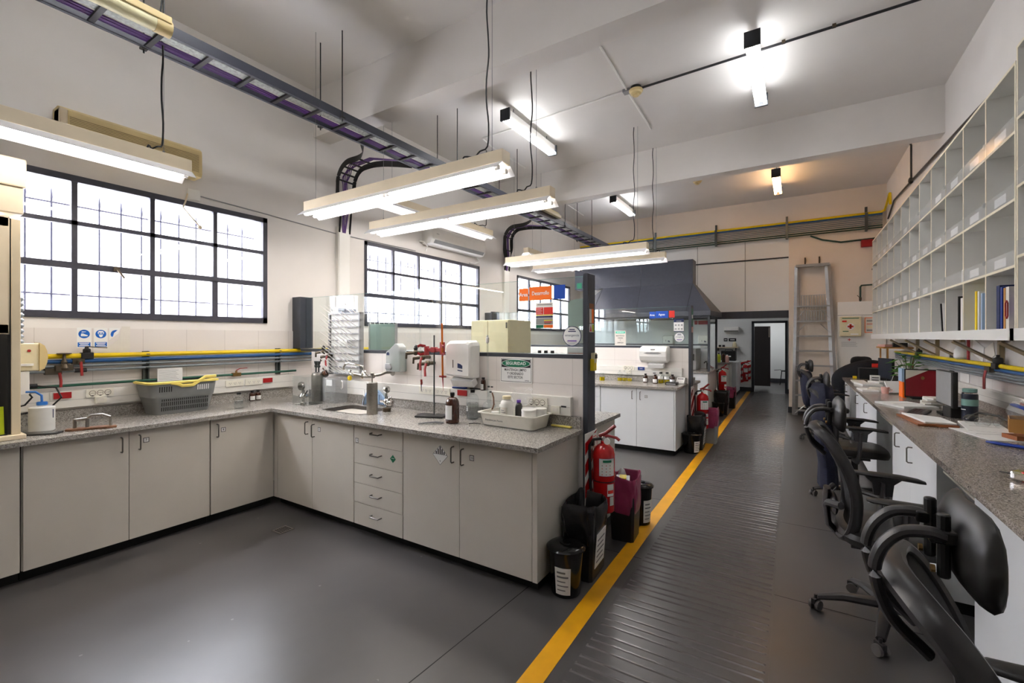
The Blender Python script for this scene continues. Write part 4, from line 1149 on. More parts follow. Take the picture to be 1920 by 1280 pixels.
# ---- drying rack on the wall
t = thing('drying_rack', 'grey pegged glassware drying rack hung on the tiles above the sink', 'drying rack')
RX0, RX1, RY = -4.06, -3.58, 2.90
b = B().m('frosted').m('alu')
B().m('shelf_white').box(RX0+0.01, RX1-0.01, RY+0.02, RY+0.03, 1.19, 1.78).build('back_board', None, t)
for x in (RX0, RX1-0.014): B().m('frame_grey').box(x, x+0.014, RY, RY+0.05, 1.17, 1.795).build('side_frame', None, t)
rows = 9
for k in range(rows+1):
    z = 1.18+0.0665*k
    B().m('frame_grey').box(RX0, RX1, RY-0.004, RY+0.02, z, z+0.012).build('row_bar', None, t)
rnd = random.Random(5)
for k in range(rows+1):
    z = 1.187+0.0665*k
    for j in range(7):
        if rnd.random() < 0.12: continue
        x = RX0+0.04+j*0.066
        B().m('white_plastic').tube([(x, RY, z), (x-0.045, RY-0.095, z+0.085)], [0.0042, 0.0035], 5).build('peg', None, t)
for x in (-3.83, -3.80, -3.74):
    B().m('white_plastic').lathe([(0.0, -0.004), (0.026, 0.0), (0.02, 0.004)], c=(x, RY-0.04, 1.505), n=16, axis='y').build('peg_disc', None, t)
t = thing('amber_flask', 'small amber flask hanging upside down on the drying rack', 'flask', (-4.035, 2.84, 1.19))
M0 = Matrix.Rotation(2.5, 4, 'Y')
b = B().m('amber_glass'); b.T = M0; b.lathe([(0.006, 0.0), (0.012, 0.03), (0.028, 0.045), (0.030, 0.085), (0.024, 0.10)], c=(0, 0, -0.06), n=16); b.build('body', None, t)
# ---- gas taps on the tiles
def taps(label, x, z, mirror=1):
    t = thing('gas_tap', label, 'gas tap', group='gas taps on the tiles of the near bench')
    for k, (dx, dz, col) in enumerate(((0, 0.04, 'iron_black'), (0.085*mirror, 0.0, 'lever_red'), (0.14*mirror, -0.05, 'lever_red'))):
        if mirror < 0 and k == 2: continue
        b = B().m('brass_dark').cyl((x+abs(dx), 2.97, z+dz), (x+abs(dx), 2.87, z+dz), 0.016, 10).cyl((x+abs(dx), 2.88, z+dz), (x+abs(dx)-0.075, 2.85, z+dz-0.01), 0.014, 10).cyl((x+abs(dx)-0.075, 2.85, z+dz), (x+abs(dx)-0.08, 2.85, z+dz-0.055), 0.009, 8).ball((x+abs(dx), 2.885, z+dz), 0.026, 10, 6)
        p = b.build('tap_body', None, t)
        if col == 'iron_black':
            B().m(col).lathe([(0.012, 0.0), (0.02, 0.03), (0.012, 0.05)], c=(x, 2.885, z+dz+0.01), n=10).tube([(x, 2.885, z+dz+0.065), (x+0.10, 2.87, z+dz+0.05)], 1.0, 6, flat=(0.008, 0.004, (0,0,1))).build('lever', None, p)
        else:
            B().m(col).tube([(x+abs(dx)+0.005, 2.86, z+dz), (x+abs(dx)+0.005, 2.845, z+dz-0.05), (x+abs(dx)+0.01, 2.845, z+dz-0.11)], 1.0, 6, flat=(0.014, 0.006, (0,1,0))).build('lever', None, p)
taps('brass gas taps with black and red levers beside the drying rack', -4.12, 1.36, -1)
taps('brass gas taps with red levers between soap dispenser and paper dispenser', -2.82, 1.375, 1)
# ---- faucet
t = thing('faucet', 'old wall-mounted chrome faucet with long swivel spout over the sink', 'faucet')
fy = 2.80
B().m('steel_brushed').lathe([(0.034, 0.0), (0.036, 0.006), (0.02, 0.02), (0.013, 0.025)], c=(-3.20, 2.968, 1.222), n=20, axis='y').tube([(-3.20, 2.95, 1.222), (-3.215, 2.90, 1.222), (-3.24, 2.86, 1.205), (-3.30, fy, 1.19)], 0.013, 10).build('wall_flange', None, t)
b = B().m('steel_brushed').tube([(-3.26, fy, 1.192), (-3.36, fy-0.01, 1.19), (-3.50, fy-0.02, 1.205)], 0.017, 12).lathe([(0.02, 1.18), (0.022, 1.20), (0.02, 1.225), (0.012, 1.235)], c=(-3.385, fy-0.01, 0), n=14)
b.build('body', None, t)
B().m('chrome').tube([(-3.385, fy-0.01, 1.23), (-3.39, fy-0.015, 1.275), (-3.42, fy-0.02, 1.288), (-3.55, fy-0.04, 1.306), (-3.60, fy-0.045, 1.30), (-3.615, fy-0.05, 1.27), (-3.615, fy-0.05, 1.245)], 0.0105, 12).build('spout', None, t)
for x, y in ((-3.315, fy-0.03), (-3.50, fy-0.04)):
    b = B().m('chrome').cyl((x, y, 1.20), (x, y-0.035, 1.225), 0.011, 10)
    for a in (0.8, -0.8): b.tube([(x-0.026*math.cos(a), y-0.035, 1.225-0.026*math.sin(a)), (x+0.026*math.cos(a), y-0.035, 1.225+0.026*math.sin(a))], 0.006, 8)
    b.build('cross_handle', None, t)
B().m('pipe_yellow').ball((-3.52, fy-0.06, 1.17), (0.024, 0.02, 0.026), 8, 5).build('hot_marker', None, t)
B().m('brass').tube([(-3.60, 2.955, 1.16), (-3.55, 2.91, 1.16), (-3.53, 2.91, 1.19)], 0.01, 8).build('stop_valve', None, t)
# ---- cylinder, basin, regulator, brush
t = thing('steel_cylinder', 'brushed steel cylinder with a rod on top at the sink edge', 'cylinder', (-3.03, 2.585, ZT))
B().m('steel_brushed').lathe([(0.044, 0), (0.045, 0.004), (0.045, 0.262), (0.042, 0.266)], n=28).build('body', None, t)
B().m('steel_brushed').cyl((0, 0, 0.266), (0, 0, 0.33), 0.005, 8).lathe([(0.016, 0.325), (0.016, 0.345), (0.010, 0.35)], n=12).build('plunger', None, t)
t = thing('plastic_basin', 'light blue ribbed basin leaning upright behind the sink', 'basin', (-3.36, 2.89, ZT))
b = B().m('light_blue')
rim = [(0.15*math.cos(PI*i/20), 0.0, 0.15*math.sin(PI*i/20)) for i in range(21)]
deep = [(0.115*math.cos(PI*i/20), 0.04, 0.012+0.115*math.sin(PI*i/20)) for i in range(21)]
rim2 = [(0.165*math.cos(PI*i/20), 0.002, 0.165*math.sin(PI*i/20)) for i in range(21)]
n = 21
b.add(rim2+rim+deep, [(i, i+1, n+i+1, n+i) for i in range(20)]+[(n+i, n+i+1, 2*n+i+1, 2*n+i) for i in range(20)], True)
b.add(deep, [tuple(range(n))])
b.build('shell', None, t, solid=0.004)
for k in range(4): B().m('light_blue').cbox((-0.075+0.05*k, 0.034, 0.06), 0.006, 0.012, 0.09).build('rib', None, t)
t = thing('pressure_regulator', 'chrome regulator with small gauge standing right of the sink', 'regulator', (-3.03, 2.745, ZT))
B().m('brass_dark').lathe([(0.036, 0), (0.038, 0.03), (0.03, 0.035)], n=18).build('foot', None, t)
B().m('chrome').cyl((0, 0, 0.035), (0, 0, 0.16), 0.010, 10).ball((0, 0, 0.085), 0.03, 14, 8).cyl((-0.075, 0, 0.085), (0.075, 0, 0.085), 0.012, 10).ball((0.05, -0.02, 0.075), 0.026, 12, 6).ball((0.03, 0.01, 0.115), 0.018, 10, 6).build('valve_body', None, t)
B().m('chrome').lathe([(0.03, -0.012), (0.033, 0), (0.03, 0.012)], c=(0, 0, 0.19), n=20, axis='x').lathe([(0.028, -0.014), (0.03, 0), (0.028, 0.014)], c=(0, 0, 0.19), n=20, axis='y').build('gauge', None, t)
B().m('white_paper').lathe([(0.024, 0.0145), (0.024, 0.0155)], c=(0, 0, 0.19), n=20, axis='y').build('gauge_face', None, t)
t = thing('bottle_brush', 'thin brush with white handle standing at the back of the sink', 'brush', (-3.50, 2.88, ZT))
B().m('brass_dark').cyl((0, 0, 0), (0, 0.01, 0.09), 0.004, 8).build('stem', None, t)
B().m('white_plastic').tube([(0, 0.01, 0.085), (-0.004, 0.012, 0.15)], [0.010, 0.005], 8).build('handle', None, t)
# ---- soap dispenser
t = thing('soap_dispenser', 'wall soap dispenser half full of green soap on the near partition', 'soap dispenser')
fr = frame((-3.10, 2.97, 1.355), (1,0,0), (0,0,1))
b = B().m('soap_case')
b.prism([(-0.095, -0.12), (0.09, -0.12), (0.085, 0.10), (0.05, 0.135), (0.02, 0.135), (-0.04, 0.09), (-0.095, 0.06)], fr, 0.0, 0.09, False); b.build('reservoir', None, t, bev=0.01)
B().m('soap_green').prism([(-0.05, -0.115), (0.086, -0.115), (0.083, 0.02), (0.02, 0.03), (-0.05, -0.02)], fr, 0.005, 0.085).build('soap', None, t, bev=0.008)
B().m('frame_grey').prism([(-0.085, -0.10), (-0.02, -0.105), (-0.005, -0.085), (-0.025, -0.045), (-0.085, -0.045)], fr, 0.088, 0.105).build('push_bar', None, t, bev=0.005)
b = B().m('ink_navy').prism([(-0.08, 0.03), (-0.045, 0.03), (-0.045, 0.05), (-0.06, 0.06), (-0.08, 0.048)], fr, 0.0905, 0.0915); b.build('logo', None, t)
# ---- paper dispenser
def paper_disp(label, x0, x1, z0, z1, y, style):
    t = thing('towel_dispenser', label, 'paper towel dispenser')
    fr = frame(((x0+x1)/2, y, z0), (1,0,0), (0,0,1)); w = x1-x0; h = z1-z0
    if style == 0:
        b = B().m('white_plastic')
        rings = []
        for hh, k in ((0.0, 1.0), (0.09, 0.99), (0.115, 0.93), (0.125, 0.84)):
            ring = []
            for px, py in ((-0.5, 0.07), (0.5, 0.03), (0.505, 0.86), (0.47, 0.95), (0.38, 1.0), (-0.36, 0.985), (-0.46, 0.93), (-0.495, 0.84)):
                ring.append(fr(px*w*k, h*(0.5+(py-0.5)*k), hh))
            rings.append(ring)
        b.loft(rings, True, False); b.build('cover', None, t, bev=0.008)
        B().m('brass_dark').prism([(-w*0.17, h*0.30), (-w*0.14, h*0.30), (-w*0.14, h*0.50), (-w*0.17, h*0.50)], fr, 0.1245, 0.1262).build('level_slot', None, t)
        b = B().m('ink_navy').prism([(w*0.02, h*0.30), (w*0.20, h*0.28), (w*0.20, h*0.36), (w*0.12, h*0.40), (w*0.02, h*0.42)], fr, 0.125, 0.1266).prism([(w*0.02, h*0.23), (w*0.20, h*0.21), (w*0.20, h*0.235), (w*0.02, h*0.255)], fr, 0.125, 0.1266)
        b.build('logo', None, t)
        B().m('white_paper').cbox(tuple(fr(0.02, -0.02, 0.06)), w*0.8, 0.06, 0.06, rx=0.5).build('paper_towel', None, t)
    else:
        b = B().m('white_plastic'); pts = []
        rings = []
        for s, k in ((-0.5, 0.9), (-0.47, 1.0), (0.47, 1.0), (0.5, 0.9)):
            prof = [(0.0, 0.25), (0.0, 1.0), (0.06, 1.0), (0.14, 0.93), (0.185, 0.75), (0.19, 0.5), (0.16, 0.30), (0.10, 0.2)]
            rings.append([fr(s*w, h*(0.6+(py-0.6)*k), ph*k) for ph, py in prof])
        b.loft(rings, True, False); b.build('cover', None, t, bev=0.006)
        B().m('frame_grey').prism([(-w*0.33, h*0.66), (-w*0.2, h*0.62), (w*0.2, h*0.62), (w*0.33, h*0.66), (w*0.2, h*0.71), (-w*0.2, h*0.71)], fr, 0.178, 0.192).build('window_slot', None, t)
        B().m('ink_grey').prism([(-w*0.08, h*0.82), (w*0.08, h*0.82), (w*0.08, h*0.86), (-w*0.08, h*0.86)], fr, 0.172, 0.182).build('logo', None, t)
        B().m('white_paper').cbox(tuple(fr(0.03, h*0.08, 0.10)), w*0.55, 0.10, 0.05, rx=0.4).build('paper_towel', None, t)
    return t
paper_disp('white folded-towel dispenser with small blue logo on the near partition', -2.46, -2.185, 1.205, 1.525, 2.97, 0)
# ---- retort stand with clamp and burettes
t = thing('retort_stand', 'black retort stand with a tall rod on the near bench', 'stand', (-2.52, 2.76, ZT))
fr = FZ(0, 0, 0, 0.35)
B().m('iron_black').prism([(-0.12, -0.07), (0.12, -0.07), (0.12, 0.07), (-0.12, 0.07)], fr, 0, 0.014).build('base', None, t, bev=0.004)
B().m('strut').cyl((0.01, 0.02, 0.014), (0.01, 0.02, 0.665), 0.0062, 10).build('rod', None, t)
t = thing('burette_clamp', 'dark red double burette clamp on the retort stand', 'clamp')
b = B().m('red_dark').box(-2.575, -2.43, 2.765, 2.785, 1.432, 1.46)
b.box(-2.60, -2.575, 2.755, 2.795, 1.40, 1.475).box(-2.43, -2.405, 2.755, 2.795, 1.41, 1.51).box(-2.535, -2.485, 2.76, 2.80, 1.425, 1.468); b.build('bar', None, t, bev=0.004)
for (x, dx) in ((-2.60, -0.05), (-2.405, 0.03)):
    for dz in (-0.03, 0.03): B().m('red_dark').tube([(x, 2.775, 1.445+dz), (x+dx*0.5, 2.74, 1.445+dz*1.3), (x+dx, 2.735, 1.445+dz*0.9)], 1.0, 6, flat=(0.006, 0.012, (0,0,1))).build('jaw', None, t)
t = thing('burette', 'orange burette held upright in the red clamp', 'burette')
B().m('orange_glass').tube([(-2.395, 2.745, 1.66), (-2.388, 2.745, 1.24)], 0.008, 10).build('tube', None, t)
B().m('lever_red').cyl((-2.42, 2.745, 1.235), (-2.355, 2.745, 1.235), 0.008, 8).ball((-2.388, 2.745, 1.235), 0.013, 8, 5).build('stopcock', None, t)
B().m('red_dark').tube([(-2.388, 2.745, 1.23), (-2.382, 2.745, 1.12)], [0.006, 0.001], 8).build('tip', None, t)
t = thing('burette', 'thin clear glass burette left of the retort stand rod', 'burette')
B().m('lab_glass').tube([(-2.635, 2.745, 1.66), (-2.62, 2.745, 1.19)], 0.007, 10).build('tube', None, t)
B().m('lever_red').tube([(-2.62, 2.745, 1.20), (-2.616, 2.745, 1.17), (-2.62, 2.745, 1.16)], 0.009, 8).build('stopcock', None, t)
B().m('ink_grey').tube([(-2.62, 2.745, 1.16), (-2.62, 2.745, 1.10)], [0.005, 0.002], 8).build('tip', None, t)
t = thing('pipette', 'long clear pipette standing behind the paper dispenser', 'pipette')
B().m('lab_glass').tube([(-2.06, 2.90, 1.51), (-2.05, 2.90, 1.08)], 0.009, 10).build('tube', None, t)
B().m('white_plastic').lathe([(0.004, 1.50), (0.013, 1.51), (0.013, 1.545), (0.006, 1.55), (0.010, 1.565)], c=(-2.06, 2.90, 0), n=12).build('top', None, t)
# ---- on the trunking ledge
bottle('reagent_bottle', 'small amber bottle with label standing on the trunking ledge', 'bottle', -2.135, 2.948, 0.021, 0.102, 'amber_glass', 0.55, lab=('white_paper', 0.08, 0.5, -2.9, -0.9), z=1.121, text=3)
t = thing('plastic_tray', 'small blue tray lying on the trunking ledge under the paper dispenser', 'tray')
B().m('blue_plastic').box(-2.45, -2.31, 2.932, 2.966, 1.121, 1.134).build('tray', None, t, bev=0.004)
t = thing('rubber_hose', 'short dark rubber hose lying along the trunking ledge', 'hose')
B().m('screen_off').tube([(-2.27, 2.95, 1.127), (-2.20, 2.946, 1.13), (-2.165, 2.95, 1.127)], 0.0055, 8).build('hose', None, t)
# ---- on the bench
bottle('reagent_bottle', 'large amber glass bottle with blank white label on the near bench', 'bottle', -2.20, 2.64, 0.052, 0.228, 'amber_glass', 0.27, lab=('white_paper', 0.14, 0.6, -2.45, -0.95))
t = thing('spatula', 'flat black curved spatula lying in front of the amber bottle', 'spatula')
B().m('black_plastic').tube([(-2.23, 2.575, ZT+0.008), (-2.28, 2.545, ZT+0.012), (-2.33, 2.50, ZT+0.010), (-2.37, 2.45, ZT+0.006)], [0.8, 1.0, 0.8, 0.6], 8, flat=(0.022, 0.006, (0,0,1))).build('blade', None, t)
bottle('glass_bottle', 'clear glass bottle with black cap behind the large amber bottle', 'bottle', -2.175, 2.86, 0.05, 0.232, 'lab_glass', 0.3, lab=('white_paper', 0.28, 0.45, -2.6, -1.8), fill=('liquid_clear', 0.55), text=3)
t = bottle('filter_flask', 'clear filtering flask with brown hose beside the white tray', 'flask', -2.03, 2.88, 0.052, 0.17, 'lab_glass', 0.35, None, fill=('liquid_clear', 0.2))
B().m('lab_glass').lathe([(0.008, 0.10), (0.01, 0.13), (0.016, 0.17), (0.016, 0.23)], n=12).cyl((-0.01, 0, 0.235), (0.03, 0, 0.235), 0.006, 8).build('funnel', None, t)
for dx, z in ((-0.0, 0.262), (0.03, 0.262), (0.018, 0.222)): B().m('black_plastic').cyl((dx-0.008, -0.004, z), (dx+0.008, -0.004, z), 0.006, 8).build('clip', None, t)
B().m('rust').tube([(0.03, 0, 0.215), (0.05, -0.01, 0.18), (0.06, -0.02, 0.13), (0.055, -0.03, 0.10), (0.02, -0.06, 0.06)], 0.006, 8).build('hose', None, t)
t = thing('glass_rod', 'short dark stirring rod lying between amber bottle and white tray', 'rod')
B().m('screen_off').tube([(-2.06, 2.66, ZT+0.004), (-2.03, 2.69, ZT+0.007), (-1.99, 2.715, ZT+0.004)], 0.003, 6).build('rod', None, t)
# white tray with its bottles
t = thing('plastic_tray', 'white deep plastic tray with bottles and jars at the end of the near bench', 'tray', (-1.745, 2.80, ZT), -0.045)
def trect(hx, hy, z): return brect(hx, hy, 0.03, z, 4)
B().m('tray_white').loft([trect(0.215, 0.10, 0.0), trect(0.222, 0.107, 0.006), trect(0.238, 0.123, 0.088), trect(0.252, 0.137, 0.092), trect(0.252, 0.137, 0.099), trect(0.236, 0.121, 0.098), trect(0.219, 0.104, 0.012)], True, True).build('tray_body', None, t)
fr = frame((-0.10, -0.117, 0.05), (1,0,0), (0,0.16,0.987))
B().m('ink_black').text('Estandares para Fenoles', fr, 0.0, -0.005, 0.018, 0.002, bold=0.01, sx=0.9).build('writing', None, t)
ZR = ZT+0.0125
bottle('powder_bottle', 'tall white round-shouldered bottle in the white tray', 'bottle', -1.79, 2.765, 0.046, 0.205, 'white_plastic', 0.6, 'cream_plastic', lab=('offwhite_paper', 0.2, 0.62, -2.5, -0.9), z=ZR, shoulder=0.72, text=4)
bottle('jar', 'low white lidded jar in front in the white tray', 'jar', -1.61, 2.775, 0.052, 0.12, 'white_plastic', 0.98, 'white_plastic', z=ZR, shoulder=0.8, capr=0.054, lab=('offwhite_paper', 0.1, 0.6, -1.4, -0.3), text=3)
bottle('jar', 'white labelled jar at the left back of the jars in the white tray', 'jar', -1.665, 2.865, 0.046, 0.115, 'white_plastic', 0.98, 'white_plastic', z=ZR, shoulder=0.8, capr=0.048, lab=('white_paper', 0.1, 0.65, -2.9, -1.2), text=4)
bottle('jar', 'white jar at the right end of the white tray', 'jar', -1.57, 2.87, 0.048, 0.12, 'white_plastic', 0.98, 'white_plastic', z=ZR, shoulder=0.8, capr=0.05, lab=('white_paper', 0.1, 0.65, -1.9, -0.2), text=3)
bottle('reagent_bottle', 'small clear bottle with white lid at the left end of the white tray', 'bottle', -1.915, 2.80, 0.03, 0.075, 'lab_glass', 0.8, 'white_plastic', z=ZR, capr=0.03)
bottle('reagent_bottle', 'white-capped bottle just left of the tall white bottle in the tray', 'bottle', -1.87, 2.845, 0.034, 0.125, 'lab_glass', 0.85, 'white_plastic', z=ZR, shoulder=0.55, capr=0.034, lab=('white_paper', 0.1, 0.45, -2.6, -0.9))
t = bottle('spray_bottle', 'dark bottle with violet cap behind the tall white bottle in the tray', 'bottle', -1.735, 2.845, 0.028, 0.17, 'screen_off', 0.5, 'purple', z=ZR)
t = thing('plastic_bag', 'crumpled clear plastic bag sticking up from the white tray', 'bag', (-1.73, 2.88, ZR+0.13))
b = B().m('clear_plastic_thin'); rnd = random.Random(9)
rings = []
for k, (r, z) in enumerate(((0.03, 0.0), (0.06, 0.03), (0.075, 0.07), (0.06, 0.10), (0.085, 0.13))):
    rings.append([Vector((r*1.2*math.cos(2*PI*j/12)*rnd.uniform(.75, 1.2), r*0.6*math.sin(2*PI*j/12)*rnd.uniform(.7, 1.2), z+rnd.uniform(-.012, .012))) for j in range(12)])
b.loft(rings, False, True); b.build('bag', None, t)
t = thing('box_cutter', 'yellow box cutter lying at the end of the near bench', 'knife', (-1.425, 2.925, ZT))
b = B().m('yellow_plastic').cbox((0, 0, 0.008), 0.165, 0.026, 0.014, rz=-0.06); b.build('handle', None, t, bev=0.005)
B().m('cream_plastic').cbox((-0.03, 0.001, 0.0155), 0.05, 0.008, 0.002, rz=-0.06).build('slider', None, t)
# ---- SEGURIDAD sign
def put(fr, b, x0, x1, y0, y1, h0, h1, m): b.m(m).prism([(x0, y0), (x1, y0), (x1, y1), (x0, y1)], fr, h0, h1)
def ell(rx, ry, cx=0, cy=0, n=36): return [(cx+rx*math.cos(2*PI*i/n), cy+ry*math.sin(2*PI*i/n)) for i in range(n)]
t = thing('safety_sign', 'white SEGURIDAD sign with green oval on the near partition tiles', 'sign')
fr = frame((-1.836, 2.9695, 1.293), (1,0,0), (0,0,1))
b = B(); b.m('white_plastic').rrect(fr, -0.146, 0.146, -0.098, 0.098, 0.008, 0, 0.004)
put(fr, b, -0.138, 0.138, -0.09, 0.09, 0.003, 0.0045, 'ink_black'); put(fr, b, -0.135, 0.135, -0.087, 0.087, 0.004, 0.005, 'white_paper')
put(fr, b, -0.131, 0.131, 0.022, 0.083, 0.0046, 0.0055, 'ink_black'); b.m('ink_white').prism(ell(0.130, 0.031, 0, 0.0525), fr, 0.005, 0.006); b.m('ink_green').prism(ell(0.126, 0.028, 0, 0.0525), fr, 0.0055, 0.0066)
b.build('plate', None, t)
b = B().m('ink_white').text('SEGURIDAD', fr, 0, 0.0525, 0.034, 0.0072, bold=0.02, sx=1.0)
b.m('ink_black')
for s, y in (('MANTENGA LIMPIO', 0.002), ('Y ORDENADO', -0.027), ('ESTE SECTOR', -0.055)): b.text(s, fr, -0.005, y, 0.0275, 0.0056, bold=0.015, sx=0.82)
b.text('C&PRESA', fr, 0.10, -0.077, 0.010, 0.0056, bold=0.02)
b.build('lettering', None, t)
# ---- signs on the near glass
GY = 3.0315
def card(name, label, cat, x0, x1, z0, z1, m, extra=None, y=GY, group=None):
    fr = frame(((x0+x1)/2, y, (z0+z1)/2), (1,0,0), (0,0,1)); w, h = (x1-x0)/2, (z1-z0)/2
    b = B(); put(fr, b, -w, w, -h, h, 0, 0.001, m)
    if extra: extra(fr, b, w, h)
    return tag(b.build(name), label, cat, group)
card('area_sign', 'orange card reading Area on the near glass screen', 'sign', -1.848, -1.763, 1.832, 1.93, 'ink_orange', lambda fr, b, w, h: b.m('ink_white').text('Area', fr, 0, 0, 0.042, 0.0016, bold=0.015, sx=0.9), group='orange and blue cards on the near glass')
card('area_sign', 'wide orange card reading Desarrollo on the near glass screen', 'sign', -1.753, -1.557, 1.834, 1.938, 'ink_orange', lambda fr, b, w, h: b.m('ink_white').text('Desarrollo', fr, 0, 0, 0.042, 0.0016, bold=0.015, sx=0.82), group='orange and blue cards on the near glass')
card('area_sign', 'plain blue card right of the Desarrollo card', 'sign', -1.541, -1.446, 1.835, 1.94, 'ink_royal', group='orange and blue cards on the near glass')
def chart(fr, b, w, h):
    put(fr, b, -w*0.96, w*0.96, h*0.72, h*0.98, 0.001, 0.0012, 'offwhite_paper'); put(fr, b, -w*0.8, w*0.85, h*0.82, h*0.88, 0.0012, 0.0016, 'ink_grey')
    put(fr, b, -w*0.98, -w*0.12, h*0.08, h*0.64, 0.001, 0.0016, 'ink_red'); put(fr, b, -w*0.06, w*0.98, h*0.08, h*0.64, 0.001, 0.0016, 'ink_red')
    for k in range(5): put(fr, b, -w*0.92, -w*(0.25+0.1*(k % 2)), h*(0.15+0.1*k), h*(0.17+0.1*k), 0.0016, 0.002, 'ink_white')
    put(fr, b, -w*0.98, w*0.98, 0.0, h*0.06, 0.001, 0.0016, 'ink_yellow'); put(fr, b, -w*0.98, w*0.98, -h*0.18, -h*0.04, 0.001, 0.0016, 'ink_navy')
    put(fr, b, -w*0.98, w*0.98, -h*0.70, -h*0.22, 0.001, 0.0014, 'paper_print')
    for k, (m, y) in enumerate((('ink_yellow', -0.42), ('ink_red', -0.56), ('rust', -0.66))): put(fr, b, -w*(0.05-0.03*k), w*(0.92-0.1*k), h*(y), h*(y+0.07), 0.0014, 0.0019, m)
    put(fr, b, -w*0.98, -w*0.12, -h*0.98, -h*0.74, 0.001, 0.0016, 'ink_green'); put(fr, b, -w*0.08, w*0.98, -h*0.98, -h*0.74, 0.001, 0.0016, 'ink_orange')
card('chart', 'coloured chart with red, blue and green bands on the near glass screen', 'chart', -1.695, -1.546, 1.618, 1.812, 'white_paper', chart)
t = B().m('frosted'); fr = frame((-1.355, GY, 1.73), (1,0,0), (0,0,1))
t.prism([(-0.065, -0.10), (0.068, -0.10), (0.07, 0.098), (0.0, 0.098), (-0.05, 0.088), (-0.068, 0.06)], fr, 0, 0.004)
tag(t.build('frosted_sheet'), 'grey-green frosted sheet with cut corner on the near glass screen', 'sheet')
def roundel(label, x, z, r, y, s=1.0):
    b = B(); fr = frame((x, y, z), (1,0,0), (0,0,1))
    b.m('ink_navy').prism(ell(r, r), fr, 0, 0.0008); b.m('white_paper').prism(ell(r*0.93, r*0.93), fr, 0.0005, 0.0013)
    put(fr, b, -r*0.3, r*0.3, r*0.6, r*0.7, 0.001, 0.0017, 'ink_navy'); put(fr, b, -r*0.42, r*0.42, r*0.42, r*0.52, 0.001, 0.0017, 'ink_navy'); put(fr, b, -r*0.5, r*0.5, -r*0.52, -r*0.42, 0.001, 0.0017, 'purple')
    b.m('ink_navy').text('emergencia', fr, 0, r*0.08, r*0.33, 0.0018, bold=0.0)
    for k in range(3): put(fr, b, -r*(0.55-0.1*k), r*(0.5-0.12*k), -r*(0.62+0.1*k), -r*(0.59+0.1*k), 0.001, 0.0017, 'ink_grey')
    return tag(b.build('round_sticker'), label, 'sticker', 'round white emergency stickers')
roundel('round white emergency sticker on the near glass screen below the frosted sheet', -1.391, 1.557, 0.074, GY)
# ---- on the corridor face of the near post
fr = FX(3.03, 1.70, -1.2398)
b = B(); put(fr, b, -0.035, 0.045, -0.115, -0.055, 0, 0.0008, 'white_paper'); put(fr, b, -0.035, 0.045, 0.055, 0.09, 0, 0.0008, 'leather_brown'); put(fr, b, -0.035, 0.005, -0.05, 0.05, 0, 0.0008, 'offwhite_paper'); put(fr, b, 0.008, 0.045, -0.05, 0.052, 0, 0.0008, 'ink_orange')
b.m('ink_red').prism([(-0.03, -0.11), (0.004, -0.11), (-0.013, -0.065)], fr, 0.0006, 0.0014); put(fr, b, 0.012, 0.045, -0.112, -0.06, 0.0006, 0.0012, 'ink_lime')
tag(b.build('post_stickers'), 'strip of peeling warning stickers on the near slate post', 'sticker')
t = thing('wall_timer', 'yellow and white digital timer clipped to the near slate post', 'timer')
b = B().m('cream_plastic').cbox((-1.222, 3.035, 1.40), 0.028, 0.05, 0.075); b.build('holder', None, t, bev=0.005)
B().m('pipe_yellow').cbox((-1.224, 3.03, 1.352), 0.03, 0.055, 0.085).build('yellow_sleeve', None, t, bev=0.005)
B().m('screen_off').cbox((-1.206, 3.04, 1.412), 0.004, 0.034, 0.03).build('display', None, t)
# ---- behind the near glass
t = thing('cream_cabinet', 'pale cream steel cabinet standing behind the near glass screen', 'cabinet')
B().m('cream_plastic').box(-2.55, -2.135, 3.34, 3.72, 0.901, 1.705).build('body', None, t, bev=0.004)
for x0, x1 in ((-2.546, -2.36), (-2.355, -2.139)): B().m('cream_plastic').box(x0, x1, 3.325, 3.34, 0.91, 1.70).build('door', None, t, bev=0.002)
B().m('screen_off').box(-2.16, -2.15, 3.318, 3.326, 1.63, 1.68).build('hinge', None, t)
t = thing('drying_rack', 'frosted pegged drying board behind the near glass, right of the grey rack', 'drying rack')
B().m('frosted').box(-3.82, -3.42, 3.22, 3.235, 1.30, 1.69).build('board', None, t)
for k in range(6): B().m('white_plastic').tube([(-3.80+0.07*k, 3.22, 1.685), (-3.77+0.07*k, 3.16, 1.76)], 0.004, 5).build('peg', None, t)
for x in (-3.82, -3.43): B().m('frame_grey').box(x, x+0.012, 3.21, 3.24, 0.90, 1.70).build('side_leg', None, t)
t = thing('control_panel', 'white control panel with dark grey screen on the wall behind the drying rack', 'control panel')
B().m('white_plastic').box(XL, XL+0.05, 3.46, 3.80, 1.665, 1.92).build('case', None, t, bev=0.005)
B().m('slate').box(XL+0.05, XL+0.056, 3.53, 3.79, 1.68, 1.905).build('screen', None, t)
t = thing('test_tube_rack', 'rack of glass tubes on the counter behind the near glass', 'rack')
B().m('white_plastic').box(-2.05, -1.55, 3.30, 3.36, 1.30, 1.32).build('shelf', None, t)
for x in (-2.05, -1.56): B().m('white_plastic').box(x, x+0.01, 3.30, 3.36, 0.901, 1.32).build('upright', None, t)
for k in range(7): B().m('lab_glass').cyl((-2.0+0.065*k, 3.33, 1.32), (-2.0+0.065*k, 3.33, 1.42), 0.018, 10).build('tube', None, t)
for k in range(3): B().m('black_plastic').cyl((-1.80+0.06*k, 3.28, 1.40), (-1.80+0.06*k, 3.28, 1.44), 0.015, 10).build('stopper', None, t)
t = thing('paper_sheet', 'printed pink and blue sheet leaning behind the near glass', 'paper')
